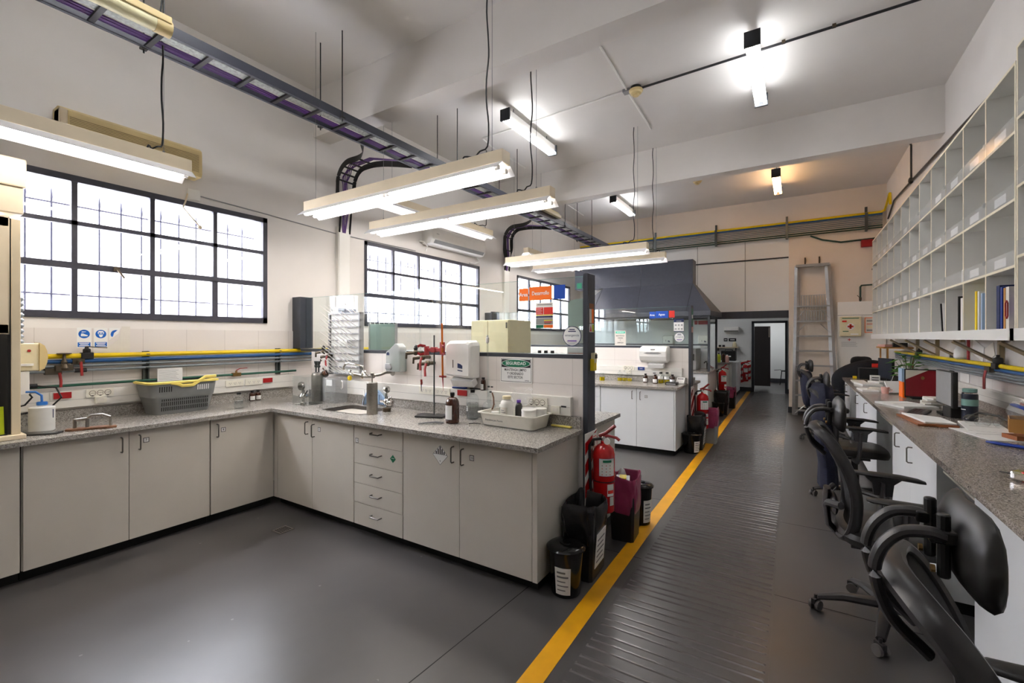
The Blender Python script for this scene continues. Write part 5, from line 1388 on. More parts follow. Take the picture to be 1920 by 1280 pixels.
b = B(); fr = frame((-1.42, 3.16, 1.42), (1,0,0), (0,0,1)); put(fr, b, -0.07, 0.07, -0.05, 0.05, 0, 0.002, 'white_paper'); put(fr, b, -0.06, 0.06, -0.02, 0.01, 0.001, 0.0025, 'pink'); put(fr, b, -0.02, 0.05, -0.042, -0.028, 0.001, 0.0025, 'ink_navy'); b.build('sheet', None, t)
# ================================================================ second bench, hood bay and the far end
# ---- air conditioners
def air_con(label, x, y0, y1, z0, z1, d, m, fr=None, grille=False, name='air_conditioner'):
    t = thing(name, label, 'air conditioner')
    fr = fr or FX(y0, z0, x); w = y1-y0; h = z1-z0
    prof = [(0, 0), (0, h), (d*0.8, h), (d*0.95, h*0.92), (d, h*0.7), (d, h*0.25), (d*0.8, 0.04*h), (d*0.5, 0)]
    if grille: prof = [(0, 0), (0, h), (d*0.75, h), (d*0.95, h*0.9), (d, h*0.75), (d, h*0.12), (d*0.9, 0)]
    b = B().m(m); b.loft([[fr(a, p[1], p[0]) for p in prof] for a in (0, w)], True, False); b.build('case', None, t, bev=0.01)
    if grille:
        b = B().m('yellowed_slot')
        for k in range(13):
            z = h*(0.17+0.045*k); b.prism([(0.06, z), (w-0.03, z), (w-0.03, z+0.004), (0.06, z+0.004)], fr, d-0.001, d+0.0012)
        b.build('grille', None, t)
        B().m('cream_light').prism([(0.0, 0.0), (0.05, 0.0), (0.05, h*0.92), (0.0, h*0.92)], fr, d*0.2, d+0.004).build('end_cover', None, t, bev=0.01)
    else:
        b = B().m('frame_grey'); P = [(0.05*w, h*0.06), (0.95*w, h*0.06), (0.95*w, h*0.22), (0.05*w, h*0.22)]
        b.loft([[fr(a, c, hh) for a, c, hh in ((0.05*w, h*0.245, d*1.003), (0.97*w, h*0.245, d*1.003), (0.97*w, h*0.07, d*0.845), (0.05*w, h*0.07, d*0.845))], [fr(a, c, hh) for a, c, hh in ((0.05*w, h*0.235, d*0.96), (0.97*w, h*0.235, d*0.96), (0.97*w, h*0.08, d*0.80), (0.05*w, h*0.08, d*0.80))]], True, False)
        b.build('outlet_flap', None, t)
    return t
t = air_con('yellowed air conditioner with fine grille on the wall above the left window', XL+0.001, 1.03, 1.99, 3.02, 3.29, 0.16, 'yellowed', grille=True)
B().m('black_plastic').tube([(-4.0, 1.15, 2.87), (-4.03, 1.2, 2.93), (-4.05, 1.28, 2.94), (-4.03, 1.34, 2.89), (-3.98, 1.36, 2.87)], 0.006, 8).build('cable', None, t)
t = air_con('white air conditioner on the wall above the middle window', XL+0.001, 5.05, 6.42, 2.96, 3.24, 0.20, 'white_plastic')
B().m('ink_grey').text('BGH', FX(5.18, 3.12, XL+0.203), 0, 0, 0.03, 0.0, sx=1.0).build('logo', None, t)
B().m('white_plastic').tube([(XL+0.06, 6.35, 2.97), (XL+0.08, 6.38, 2.88), (XL+0.05, 6.30, 2.84), (XL+0.02, 6.2, 2.84)], 0.012, 8).build('drain_hose', None, t)
B().m('white_plastic').tube([(XL+0.03, 4.95, 3.0), (XL+0.06, 5.02, 2.99), (XL+0.08, 5.08, 2.93), (XL+0.06, 5.06, 2.86)], 0.012, 8).build('drain_hose', None, t)
t = air_con('small white air conditioner on the far wall left of the doorway', 0, -1.73, -1.34, 1.72, 1.86, 0.2, 'white_plastic', fr=frame((-1.78, 14.6, 1.72), (1,0,0), (0,0,1)))
t = thing('wall_socket', 'white wall socket with hanging white lead at the corner of the left window', 'socket')
B().m('white_plastic').box(XL+0.001, XL+0.02, 1.93, 2.03, 2.84, 2.94).build('plate', None, t, bev=0.003)
B().m('cream_light').tube([(XL+0.03, 1.92, 2.88), (XL+0.04, 1.90, 2.80), (XL+0.04, 1.88, 2.745), (XL+0.05, 1.93, 2.68), (XL+0.06, 2.0, 2.60)], 0.007, 8).ball((XL+0.06, 2.01, 2.585), (0.015, 0.02, 0.018)).build('lead', None, t)
t = thing('wall_cable', 'thin grey cable running along the window wall at lamp height', 'cable')
B().m('frame_grey').tube([(XL+0.006, 2.04, 2.89), (XL+0.006, 2.6, 2.87), (XL+0.006, 3.5, 2.83), (XL+0.006, 4.9, 2.84)], 0.006, 6).build('cable', None, t)

# ---- second bench
paper_disp('white roll-towel dispenser with grey window slot on the second partition', -1.925, -1.53, 1.13, 1.425, 6.68, 1)
GY2 = 6.7405
card('area_sign', 'small blue card reading Area on the second glass screen', 'sign', -1.838, -1.757, 1.83, 1.93, 'ink_royal', lambda fr, b, w, h: b.m('ink_white').text('Area', fr, 0, 0, 0.04, 0.0016, bold=0.02, sx=0.9), GY2, 'blue and red cards on the second glass')
card('area_sign', 'blue card reading Aguas on the second glass screen', 'sign', -1.75, -1.57, 1.835, 1.935, 'ink_royal', lambda fr, b, w, h: b.m('ink_white').text('Aguas', fr, 0, 0, 0.042, 0.0016, bold=0.02, sx=0.9), GY2, 'blue and red cards on the second glass')
card('area_sign', 'plain red card right of the Aguas card', 'sign', -1.556, -1.478, 1.838, 1.937, 'ink_red', None, GY2, 'blue and red cards on the second glass')
def instr(fr, b, w, h):
    put(fr, b, -w, w, h*0.5, h, 0.001, 0.0016, 'ink_navy'); put(fr, b, -w, w, -h, -h*0.88, 0.001, 0.0016, 'ink_navy'); put(fr, b, -w*0.5, w*0.5, h*0.62, h*0.74, 0.0016, 0.002, 'paper_print')
    for i in range(3):
        for j in range(2): b.m('paper_print').prism(ell(w*0.2, h*0.12, -w*0.6+w*0.6*i, -h*0.55+h*0.6*j), fr, 0.001, 0.0015)
card('instruction_card', 'white instruction card with navy header on the second glass screen', 'sign', -1.49, -1.352, 1.63, 1.815, 'white_paper', instr, GY2)
roundel('round white emergency sticker on the second glass screen', -1.413, 1.552, 0.072, GY2)
def orden(fr, b, w, h):
    put(fr, b, -w*0.85, w*0.85, h*0.62, h*0.9, 0.001, 0.0016, 'ink_mint'); b.m('ink_white').text('SEGURIDAD', fr, 0, h*0.76, h*0.19, 0.0022, bold=0.01, sx=0.95)
    b.m('ink_black')
    for s, y in (('MANTENGA', 0.3), ('ORDEN', 0.0), ('Y', -0.3), ('LIMPIEZA', -0.62)): b.text(s, fr, 0, h*y, h*0.22, 0.0016, bold=0.01, sx=0.95)
card('safety_sign', 'cream SEGURIDAD sign on order and cleanliness at the second glass screen', 'sign', -2.37, -2.195, 1.425, 1.655, 'offwhite_paper', orden, GY2)
def small(name, label, cat, x, y, h, r, m, cap, lab=None, fill=None, group=None, neck=0.45):
    return bottle(name, label, cat, x, y, r, h, m, neck, cap, lab=lab, fill=fill, group=group)
WL = ('white_paper', 0.1, 0.5, -2.6, -0.6)
small('reagent_bottle', 'clear bottle with yellow liquid at the left of the second bench', 'bottle', -2.455, 6.42, 0.13, 0.04, 'lab_glass', None, fill=('liquid_yellow', 0.45), neck=0.6)
for k, w_ in enumerate(('left', 'middle', 'right')):
    small('volumetric_flask', 'flask of yellow liquid on the second bench, %s of the group of three' % w_, 'flask', -2.23+0.075*k, 6.56, 0.16, 0.035, 'lab_glass', 'lab_glass', fill=('liquid_yellow', 0.3), group='yellow flasks on the second bench', neck=0.25)
small('reagent_bottle', 'small amber bottle standing alone below the round sockets of the second bench', 'bottle', -1.835, 6.52, 0.125, 0.032, 'amber_glass', 'black_plastic', lab=WL, group='amber bottles on the second bench')
small('reagent_bottle', 'small amber bottle left of the pair of yellow bottles on the second bench', 'bottle', -1.675, 6.44, 0.125, 0.034, 'amber_glass', 'black_plastic', lab=WL, group='amber bottles on the second bench')
for k, w_ in enumerate(('left', 'right')):
    small('reagent_bottle', 'clear bottle of yellow liquid with white label and black cap, %s of the pair' % w_, 'bottle', -1.62+0.085*k, 6.53, 0.155, 0.04, 'lab_glass', 'black_plastic', lab=('white_paper', 0.4, 0.65, -2.6, -0.6), fill=('liquid_yellow', 0.32), group='yellow labelled bottles on the second bench')
small('reagent_bottle', 'amber bottle right of the yellow pair on the second bench', 'bottle', -1.455, 6.50, 0.13, 0.036, 'amber_glass', 'black_plastic', lab=WL, group='amber bottles on the second bench')
t = thing('magnetic_stirrer', 'flat dark box in front of the amber bottle on the second bench', 'stirrer')
B().m('screen_off').cbox((-1.43, 6.36, 0.922), 0.15, 0.13, 0.04).build('body', None, t, bev=0.005); B().m('frame_grey').cbox((-1.43, 6.292, 0.918), 0.12, 0.006, 0.018).build('front_panel', None, t)
t = thing('bench_meter', 'small white bench meter with dark display at the end of the second bench', 'meter')
b = B().m('white_plastic'); b.loft([[Vector((x, y, z)) for y, z in ((6.55, 0.901), (6.66, 0.901), (6.66, 0.985), (6.62, 0.985), (6.55, 0.925))] for x in (-1.42, -1.31)], True, False); b.build('case', None, t, bev=0.004)
B().m('screen_off').cbox((-1.365, 6.592, 0.958), 0.075, 0.003, 0.032, rx=0.86-PI/2).build('display', None, t)
b = B().m('ink_grey')
for k in range(4): b.cbox((-1.395+0.02*k, 6.565, 0.936), 0.01, 0.003, 0.012, rx=0.86-PI/2)
b.build('keys', None, t)
t = thing('electrical_box', 'small grey switch box on the wall beyond the middle window', 'switch box'); B().m('slate').box(XL+0.001, XL+0.05, 6.86, 7.08, 1.88, 2.03).build('case', None, t, bev=0.004)
# green sign on the second post, stickers
b = B(); fr = FX(6.75, 1.84, -1.2398); put(fr, b, -0.05, 0.06, -0.13, 0.12, 0, 0.001, 'ink_green'); put(fr, b, -0.03, 0.04, -0.02, 0.03, 0.001, 0.0018, 'ink_white'); put(fr, b, -0.05, 0.06, -0.22, -0.14, 0, 0.001, 'pink')
tag(b.build('exit_sticker'), 'green sticker at the top of the second slate post', 'sticker')
# counter boxes seen through the second glass
for x, lab in ((-1.86, 'left of the round sticker'), (-1.05, 'right of the second post')): pass

# ---- third bay: benches, glazed enclosure and hood
Y3 = 9.20
t = thing('worktop', 'granite worktop inside the glazed enclosure under the dark hood', 'worktop')
B().m('granite').box(XL+0.015, -1.385, 9.16, 10.24, 0.87, 0.90).build('slab', None, t)
cupboard('white cupboard of the third bay under the glazed enclosure', frame((-2.9, Y3, 0), (1,0,0), (0,0,1)), 1.49,
         [('door', 0.0, 0.5, 0.075, 0.866, 0.45, 0.77), ('door', 0.5, 1.0, 0.075, 0.866, 0.55, 0.77), ('door', 1.0, 1.47, 0.075, 0.866, 1.05, 0.77)], m='laminate_white', depth=1.0, right_panel=0.02)
t = thing('glazed_enclosure', 'slate-framed glass enclosure standing under the dark hood', 'enclosure')
for x, y in ((-1.40, 9.25), (-1.40, 10.19), (-4.3, 9.25)): B().m('slate').box(x-0.02, x+0.02, y-0.02, y+0.02, 0.901, 1.97).build('post', None, t)
for y in (9.25, 10.19): B().m('slate').box(-4.3, -1.40, y-0.015, y+0.015, 1.93, 1.97).build('rail', None, t)
B().m('slate').box(-1.415, -1.385, 9.25, 10.19, 1.93, 1.97).build('rail', None, t)
B().m('slate').box(-4.3, -1.40, 9.235, 9.265, 1.395, 1.42).build('rail', None, t)
for x0, x1 in ((-4.28, -2.9), (-2.9, -1.42)): B().m('screen_glass').box(x0, x1, 9.248, 9.252, 1.42, 1.93).build('glass_pane', None, t)
B().m('screen_glass').box(-1.402, -1.398, 9.27, 10.17, 0.92, 1.93).build('glass_pane', None, t)
B().m('panel_white').box(-4.3, -1.42, 10.18, 10.20, 0.901, 1.93).build('back_panel', None, t)
t = thing('hood', 'large dark slate extraction hood over the third bay', 'hood')
b = B().m('hood_slate')
bot = [(-4.2, 9.18), (-1.36, 9.18), (-1.30, 10.23), (-4.2, 10.23)]; top = [(-3.58, 9.42), (-1.72, 9.42), (-1.72, 9.75), (-3.58, 9.75)]
b.loft([[Vector((x, y, 1.97)) for x, y in bot], [Vector((x, y, 2.06)) for x, y in bot], [Vector((x, y, 2.63)) for x, y in top]], True, False); b.build('flare', None, t)
B().m('hood_slate').box(-4.25, -1.72, 9.42, 9.75, 2.63, 3.10).build('duct', None, t)
b = B().m('slate_dark')
for x in (-2.75,): b.box(x-0.003, x+0.003, 9.416, 9.42, 2.63, 3.10)
for (xa, xb) in ((-2.75, -2.78),): b.tube([(xa, 9.418, 2.63), (xb, 9.178, 2.06)], 0.003, 4)
b.tube([(-1.72, 9.418, 2.63), (-1.80, 9.178, 2.06)], 0.004, 4).tube([(-3.58, 9.418, 2.63), (-3.75, 9.178, 2.06)], 0.004, 4)
b.build('seams', None, t)
B().m('ink_green').box(-4.2, -4.08, 9.414, 9.42, 2.66, 2.78).build('green_sticker', None, t)
t = thing('hanging_sign', 'dark red sign in two parts hanging inside the glazed enclosure', 'sign')
for x0, x1 in ((-1.72, -1.665), (-1.65, -1.46)): B().m('red_dark').box(x0, x1, 9.60, 9.61, 1.81, 1.885).build('panel', None, t)
for x in (-1.69, -1.5): B().m('ink_grey').cyl((x, 9.605, 1.88), (x, 9.605, 1.99), 0.003, 6).build('hanger', None, t)
t = thing('fume_oven', 'grey cabinet with black handle inside the glazed enclosure', 'oven')
B().m('frame_grey').box(-2.25, -1.68, 9.55, 10.05, 0.901, 1.33).build('body', None, t, bev=0.01); B().m('black_plastic').tube([(-1.73, 9.55, 1.10), (-1.73, 9.51, 1.11), (-1.73, 9.51, 1.20), (-1.73, 9.55, 1.21)], 0.01, 8).build('handle', None, t)
for x, lab in ((-1.62, 'right, beside the enclosure edge'), (-2.35, 'left, behind the Aguas glass')):
    paper_disp('grey-white towel dispenser inside the glazed enclosure, '+lab, x-0.12, x+0.12, 1.40, 1.60, 10.175, 0)
t = thing('lab_tap', 'small dark tap over the sink inside the glazed enclosure', 'tap'); B().m('iron_black').tube([(-1.55, 10.0, 0.901), (-1.55, 10.0, 1.03), (-1.56, 9.93, 1.06), (-1.58, 9.85, 1.03)], 0.01, 8).build('spout', None, t); B().m('black_plastic').cbox((-1.55, 9.98, 1.06), 0.07, 0.015, 0.012).build('lever', None, t)

# ---- cupboards beyond, against the far wall
cupboard('white cupboard beyond the hood bay with bottles on top', frame((-2.4, 12.68, 0), (1,0,0), (0,0,1)), 0.96, [('door', 0, 0.48, 0.075, 0.866, 0.43, 0.77), ('door', 0.48, 0.955, 0.075, 0.866, 0.53, 0.77)], m='laminate')
t = thing('worktop', 'granite worktop of the cupboard beyond the hood bay', 'worktop'); B().m('granite').box(-2.45, -1.42, 12.63, 13.3, 0.87, 0.90).build('slab', None, t)
cupboard('narrow white cupboard holding the black case, left of the far extinguisher', frame((-1.80, 13.32, 0), (1,0,0), (0,0,1)), 0.46, [('door', 0, 0.455, 0.075, 0.866, None, 0)], m='laminate_white', depth=0.9)
t = thing('worktop', 'white top of the narrow cupboard under the black case', 'worktop'); B().m('laminate_white').box(-1.83, -1.30, 13.30, 14.25, 0.87, 0.90).build('slab', None, t)
for k, (x, h, m, cap, lab) in enumerate(((-1.72, 0.24, 'ink_lime', 'black_plastic', 'yellow-green bottle beyond the hood, left of the dark ones'), (-1.60, 0.26, 'amber_glass', 'black_plastic', 'tall dark bottle beyond the hood bay'), (-1.52, 0.20, 'pink', 'white_plastic', 'small pink bottle beyond the hood, left of the black case'))):
    bottle('reagent_bottle', lab, 'bottle', x, 12.95, 0.05, h, m, 0.4, cap)
t = thing('carry_case', 'black carrying case with white mark on the narrow far cupboard', 'case')
B().m('black_plastic').box(-1.75, -1.38, 13.6, 13.85, 0.915, 1.19).build('body', None, t, bev=0.015); B().m('white_paper').box(-1.63, -1.50, 13.594, 13.6, 1.02, 1.05).build('mark', None, t); B().m('black_plastic').tube([(-1.66, 13.72, 1.19), (-1.65, 13.72, 1.215), (-1.48, 13.72, 1.215), (-1.47, 13.72, 1.19)], 0.012, 8).build('handle', None, t)
t = thing('wall_shelf', 'small pale shelf on the far wall left of the doorway', 'shelf'); B().m('cream_light').box(-2.0, -1.40, 14.36, 14.6, 1.25, 1.275).build('board', None, t)
for x in (-1.95, -1.48): B().m('iron_black').box(x, x+0.02, 14.42, 14.6, 1.16, 1.25).build('bracket', None, t)
t = bottle('flask', 'cone-shaped cream flask on the small far shelf', 'flask', -1.50, 14.48, 0.06, 0.17, 'cream_plastic', 0.2, None, z=1.276, shoulder=0.1)
for x_, l_ in ((-1.92, 'left'), (-1.82, 'right')): tag(B().m('black_plastic').box(x_, x_+0.065, 14.43, 14.50, 1.276, 1.335).build('small_box'), 'small dark box on the small far shelf, the %s one' % l_, 'box')
t = thing('area_sign', 'black two-part sign on the far wall above the small shelf', 'sign')
for x0, x1 in ((-1.80, -1.70), (-1.67, -1.47)):
    b = B(); fr = frame((x0, 14.599, 1.44), (1,0,0), (0,0,1)); put(fr, b, 0, x1-x0, 0, 0.09, 0, 0.003, 'ink_black'); put(fr, b, (x1-x0)*0.2, (x1-x0)*0.8, 0.035, 0.055, 0.003, 0.004, 'ink_white'); b.build('panel', None, t)

# ---- ladder wall
LY = 10.80
t = thing('step_ladder', 'aluminium step ladder leaning folded against the end wall', 'ladder')
zt = 3.0
def lx(z, s): f = (zt-z)/zt; return (0.03-0.045*f) if s < 0 else (0.53+0.12*f)
def ly(z): return YE-0.10-0.20*(zt-z)/zt
for s in (-1, 1):
    B().m('alu').tube([(lx(0, s), ly(0), 0.0), (lx(zt, s), ly(zt), zt)], 1.0, 4, flat=(0.034, 0.05, (1, 0, 0))).build('side_rail', None, t)
for z in (0.10, 0.40, 0.69, 0.99, 1.28, 1.575, 1.87, 2.17):
    B().m('alu').box(lx(z, -1), lx(z, 1), ly(z)-0.045, ly(z)+0.02, z-0.012, z+0.018).build('step', None, t)
B().m('alu').box(lx(zt, -1)-0.03, lx(zt, 1)+0.03, ly(zt)-0.07, ly(zt)+0.05, zt-0.03, zt+0.02).build('top_cap', None, t)
for (z0, z1) in ((2.12, 2.40), (1.88, 2.09)):
    b = B().m('alu')
    for k in range(10): b.box(0.09+0.042*k, 0.108+0.042*k, ly(z0), ly(z0)+0.02, z0, z1)
    b.box(0.08, 0.50, ly(z0)-0.005, ly(z0)+0.025, z1-0.012, z1); b.build('platform_slats', None, t)
for z in (2.12, 1.83):
    for s, xa, xb in ((-1, 0.05, 0.16), (1, 0.52, 0.41)): B().m('alu').tube([(lx(z, s), ly(z)-0.03, z-0.20), (xb, ly(z)-0.03, z-0.01)], 0.008, 6).build('brace', None, t)
B().m('alu').tube([(lx(0.03, -1), ly(0)-0.02, 0.04), (0.36, ly(0.3)-0.02, 0.40)], 0.012, 6).build('brace', None, t)
for x in (0.16, 0.40): B().m('brass_dark').box(x-0.012, x+0.012, YE-0.05, YE, 2.98, 3.17).build('hook', None, t)
# first-aid, panel, notices, alarm
t = thing('wall_cabinet', 'tall white cabinet on the end wall behind the first-aid box', 'cabinet')
B().m('white_plastic').box(0.69, 1.43, YE-0.10, YE, 0.0, 2.24).build('body', None, t, bev=0.004)
b = B().m('frame_grey').box(0.695, 1.43, YE-0.102, YE-0.10, 1.975, 1.985); b.build('seam', None, t)
t = thing('first_aid_box', 'cream first-aid box with red cross on the end wall', 'first-aid box')
fr = frame((0.885, YE-0.10, 1.76), (1,0,0), (0,0,1))
B().m('cream_plastic').prism([(-0.165, -0.19), (0.165, -0.19), (0.165, 0.19), (-0.165, 0.19)], fr, 0, 0.11).build('case', None, t, bev=0.008)
B().m('cream_plastic').prism([(-0.158, -0.182), (0.158, -0.182), (0.158, 0.182), (-0.158, 0.182)], fr, 0.11, 0.12).build('door', None, t, bev=0.004)
b = B(); b.m('ink_white').prism(ell(0.062, 0.062), fr, 0.1195, 0.121); put(fr, b, -0.045, 0.045, -0.016, 0.016, 0.12, 0.1222, 'ink_red'); put(fr, b, -0.016, 0.016, -0.045, 0.045, 0.12, 0.1222, 'ink_red')
put(fr, b, -0.13, 0.13, 0.15, 0.165, 0.12, 0.1215, 'ink_green'); put(fr, b, -0.13, -0.06, 0.085, 0.115, 0.12, 0.1215, 'ink_red'); put(fr, b, -0.12, -0.03, -0.10, -0.085, 0.12, 0.1215, 'ink_green'); put(fr, b, 0.0, 0.12, -0.16, -0.135, 0.12, 0.1215, 'ink_white')
b.build('markings', None, t)
def nt_(name, label, x0, x1, z0, z1, y, border, bars):
    b = B(); fr = frame((x0, y, z0), (1,0,0), (0,0,1)); put(fr, b, 0, x1-x0, 0, z1-z0, 0, 0.0015, border); e = 0.012; put(fr, b, e, x1-x0-e, e, z1-z0-e, 0.001, 0.002, 'offwhite_paper')
    for k, m in enumerate(bars): put(fr, b, 0.03, x1-x0-0.03, 0.03+(z1-z0-0.05)*k/len(bars), 0.03+(z1-z0-0.05)*(k+0.55)/len(bars), 0.0015, 0.0025, m)
    tag(b.build(name), label, 'notice')
nt_('notice', 'orange-bordered notice right of the first-aid box', 1.11, 1.36, 1.64, 1.93, YE-0.101, 'ink_orange', ['paper_print', 'cream_plastic', 'pink', 'paper_print'])
b = B(); fr = frame((0.74, YE-0.101, 1.36), (1,0,0), (0,0,1)); put(fr, b, 0, 0.27, 0, 0.18, 0, 0.001, 'white_plastic')
for k in range(4): put(fr, b, 0.01, 0.26-0.02*(k % 2), 0.02+0.025*k, 0.024+0.025*k, 0.001, 0.0015, 'ink_grey')
put(fr, b, 0.11, 0.16, 0.142, 0.152, 0.001, 0.0016, 'ink_red'); put(fr, b, 0.13, 0.14, 0.122, 0.172, 0.001, 0.0016, 'ink_red')
tag(b.build('notice'), 'white first-aid contents sheet with small red cross below the box', 'notice')
t = thing('fire_alarm', 'dark red fire alarm box high on the end wall', 'alarm'); B().m('red_dark').box(1.06, 1.24, YE-0.08, YE, 3.28, 3.42).build('case', None, t, bev=0.012); B().m('white_plastic').lathe([(0.03, 0.081), (0.025, 0.09)], c=(1.19, YE, 3.37), n=14, axis='y').build('button', None, t)
conduit('dark conduit feeding the red fire alarm on the end wall', [(0.25, YE-0.03, 3.60), (0.45, YE-0.03, 3.50), (0.75, YE-0.03, 3.42), (1.43, YE-0.03, 3.44)], 0.016, 'pipe_dkgreen', 'wall_conduit')
conduit('dark conduit dropping down beside the red fire alarm', [(1.25, YE-0.03, 3.44), (1.25, YE-0.03, 2.72)], 0.013, 'conduit', 'wall_conduit', clips=[(1.24, YE-0.02, 2.85)])
t = conduit('dark green pipe with valve bent down onto the tall white wall cabinet', [(1.44, YE-0.05, 2.56), (1.07, YE-0.05, 2.55), (1.05, YE-0.05, 2.52), (1.05, YE-0.05, 2.24)], 0.016, 'pipe_dkgreen', 'wall_pipe', 'pipe')
B().m('brass_dark').cbox((1.05, YE-0.05, 2.29), 0.04, 0.04, 0.06).tube([(1.05, YE-0.07, 2.30), (1.0, YE-0.08, 2.36)], 0.006, 6).build('valve', None, t)
# pipe rack across the end wall
rack = [('pipe_yellow', 3.905, 0.022, 'yellow gas pipe, topmost of the pipes across the end wall'), ('pipe_blue', 3.868, 0.016, 'blue pipe across the end wall under the yellow one')]
for k in range(5): rack.append(('pipe_grey', 3.835-0.035*k, 0.011, 'grey pipe across the end wall, number %s from the top of the five' % ('one', 'two', 'three', 'four', 'five')[k]))
rack += [('pipe_dkgreen', 3.655, 0.013, 'upper of the two dark green pipes across the end wall'), ('pipe_dkgreen', 3.615, 0.013, 'lowest dark green pipe across the end wall')]
for m, z, r, lab in rack:
    t = thing('service_pipe', lab, 'pipe', group='service pipes across the end wall')
    z2 = z+0.012
    B().m(m).cyl((XL+0.05, YE-0.06, z), (1.38, YE-0.06, z2), r, 10).build('pipe', None, t)
    if m == 'pipe_yellow': B().m(m).tube([(1.36, YE-0.06, z2), (1.41, YE-0.08, z2+0.02), (1.42, YE-0.55, z2+0.2), (1.42, YE-0.6, z2)], r, 10).build('bend', None, t)
for k, x in enumerate((-2.83, -1.50, -0.155, 1.14)):
    t = thing('pipe_bracket', 'dark vertical bracket of the end wall pipes, %s from the left' % ('first', 'second', 'third', 'fourth')[k], 'pipe bracket', group='brackets of the end wall pipes')
    B().m('strut').box(x-0.02, x+0.02, YE-0.035, YE, 3.58, 4.05).box(x-0.024, x+0.024, YE-0.085, YE-0.07, 3.59, 3.93).build('strut', None, t)
# far passage chair
t = thing('visitor_chair', 'dark chair seen through the far doorway', 'chair')
B().m('black_plastic').box(-0.40, -0.12, 17.1, 17.5, 0.44, 0.47).build('seat', None, t); B().m('black_plastic').box(-0.16, -0.12, 17.1, 17.5, 0.62, 1.0).build('backrest', None, t)
for x, y in ((-0.39, 17.12), (-0.39, 17.48), (-0.14, 17.12), (-0.14, 17.48)): B().m('iron_black').tube([(x, y, 0.45), (x+(-0.05 if x < -0.3 else 0.02), y, 0.0)], 0.012, 6).build('leg', None, t)
B().m('iron_black').tube([(-0.39, 17.12, 0.45), (-0.42, 17.12, 0.5), (-0.60, 17.12, 0.48)], 0.01, 6).build('arm', None, t)
# ================================================================ right side: shelves, desk, chairs
# ---- pigeonhole shelves
def pigeon(label, ya, yb, ys, zs, seed):
    t = thing('pigeonhole_shelves', label, 'shelves', group='white pigeonhole shelf units on the right wall')
    x0, x1 = 1.10, XR-0.013
    B().m('shelf_back').box(x1-0.006, x1, ya, yb, zs[0]-0.07, zs[-1]).build('back_panel', None, t)
    for k, z in enumerate(zs):
        b = B().m('shelf_white').box(x0, x1-0.006, ya, yb, z-0.018, z)
        b.m('shelf_edge').box(x0-0.0015, x0, ya, yb, z-0.018, z); b.build('shelf', None, t)
    B().m('shelf_white').box(x0-0.012, x0+0.006, ya-0.01, yb+0.06, zs[0]-0.07, zs[0]+0.002).build('fascia', None, t)
    B().m('shelf_white').box(x0+0.006, x1, ya, yb+0.05, zs[0]-0.07, zs[0]-0.05).build('bottom_board', None, t)
    for y in ys:
        b = B().m('shelf_white').box(x0+0.001, x1-0.006, y-0.009, y+0.009, zs[0], zs[-1]-0.018); b.m('shelf_edge').box(x0-0.001, x0+0.001, y-0.009, y+0.009, zs[0], zs[-1]-0.018); b.build('divider', None, t)
    rnd = random.Random(seed)
    for z in zs[1:-1]:
        r = B().m('clear_plastic_thin').box(x0-0.006, x0-0.003, ya+0.02, yb-0.02, z-0.004, z+0.085).build('clear_rail', None, t)
        for i in range(len(ys)-1):
            if rnd.random() < 0.3: continue
            y0 = ys[i]+0.13; B().m('white_paper').box(x0-0.0028, x0-0.0018, y0, y0+0.19, z+0.008, z+0.062).build('card_label', None, r)
        for y in ys[1:-1:2]: B().m('clear_plastic').cbox((x0-0.008, y, z+0.075), 0.008, 0.03, 0.03).build('rail_clip', None, r)
    return t
YS = [3.844+0.488*k for k in range(13)]
pigeon('long white pigeonhole shelf unit over the desk, the far one towards the ladder', 3.835, 9.71, YS, [1.599, 1.980, 2.376, 2.776, 3.182], 2)
pigeon('near end pigeonhole shelf unit, cut by the right edge of the picture', 1.86, 3.825, [1.87+0.65*k for k in range(3)]+[3.815], [1.599, 2.03, 2.44, 2.84, 3.26], 4)
# folders and books standing in the bottom row
def folder(name, label, cat, m, y, th, z1, d=0.26, lean=0.0, x=1.115, group='folders in the bottom row of pigeonholes', zb=1.60):
    b = B().m(m); h = z1-zb
    b.T = Matrix.Translation((x+d/2, y, zb)) @ Matrix.Rotation(lean, 4, 'X')
    b.box(-d/2, d/2, -th/2, th/2, 0.001, h); b.m('white_paper').box(-d/2+0.004, d/2-0.004, -th*0.38, th*0.38, 0.003, h+0.001)
    return tag(b.build(name), label, cat, group)
folder('ring_binder', 'dark blue binder in the bottom pigeonholes near the right edge', 'binder', 'ink_navy', 4.17, 0.055, 1.885)
folder('ring_binder', 'blue binder between dark blue binder and tan folder', 'binder', 'blue_plastic', 4.115, 0.03, 1.87)
folder('folder', 'tan folder beside the blue binders in the bottom pigeonholes', 'folder', 'cardboard', 4.065, 0.028, 1.86)
folder('folder', 'cream folder with a red clip in the bottom pigeonholes', 'folder', 'offwhite_paper', 4.015, 0.05, 1.862)
B().m('red_dark')
b = B().m('red_dark').tube([(1.108, 4.02, 1.68), (1.108, 4.02, 1.76), (1.108, 4.0, 1.775), (1.108, 3.985, 1.76), (1.108, 3.985, 1.68), (1.108, 4.0, 1.665), (1.108, 4.02, 1.68)], 0.004, 6); tag(b.build('red_clip'), 'red wire clip on the cream folder in the pigeonholes', 'clip')
folder('folder', 'purple folder against the near divider of the bottom pigeonholes', 'folder', 'purple', 3.895, 0.014, 1.90)
folder('folder', 'bright yellow folder standing in the bottom pigeonholes', 'folder', 'ink_yellow', 4.60, 0.036, 1.885, lean=0.01)
folder('folder', 'white folder just right of the bright yellow one', 'folder', 'white_plastic', 4.545, 0.03, 1.88)
folder('folder', 'pale folder leaning on the divider right of the bright yellow one', 'folder', 'light_blue', 4.48, 0.02, 1.86, lean=0.03)
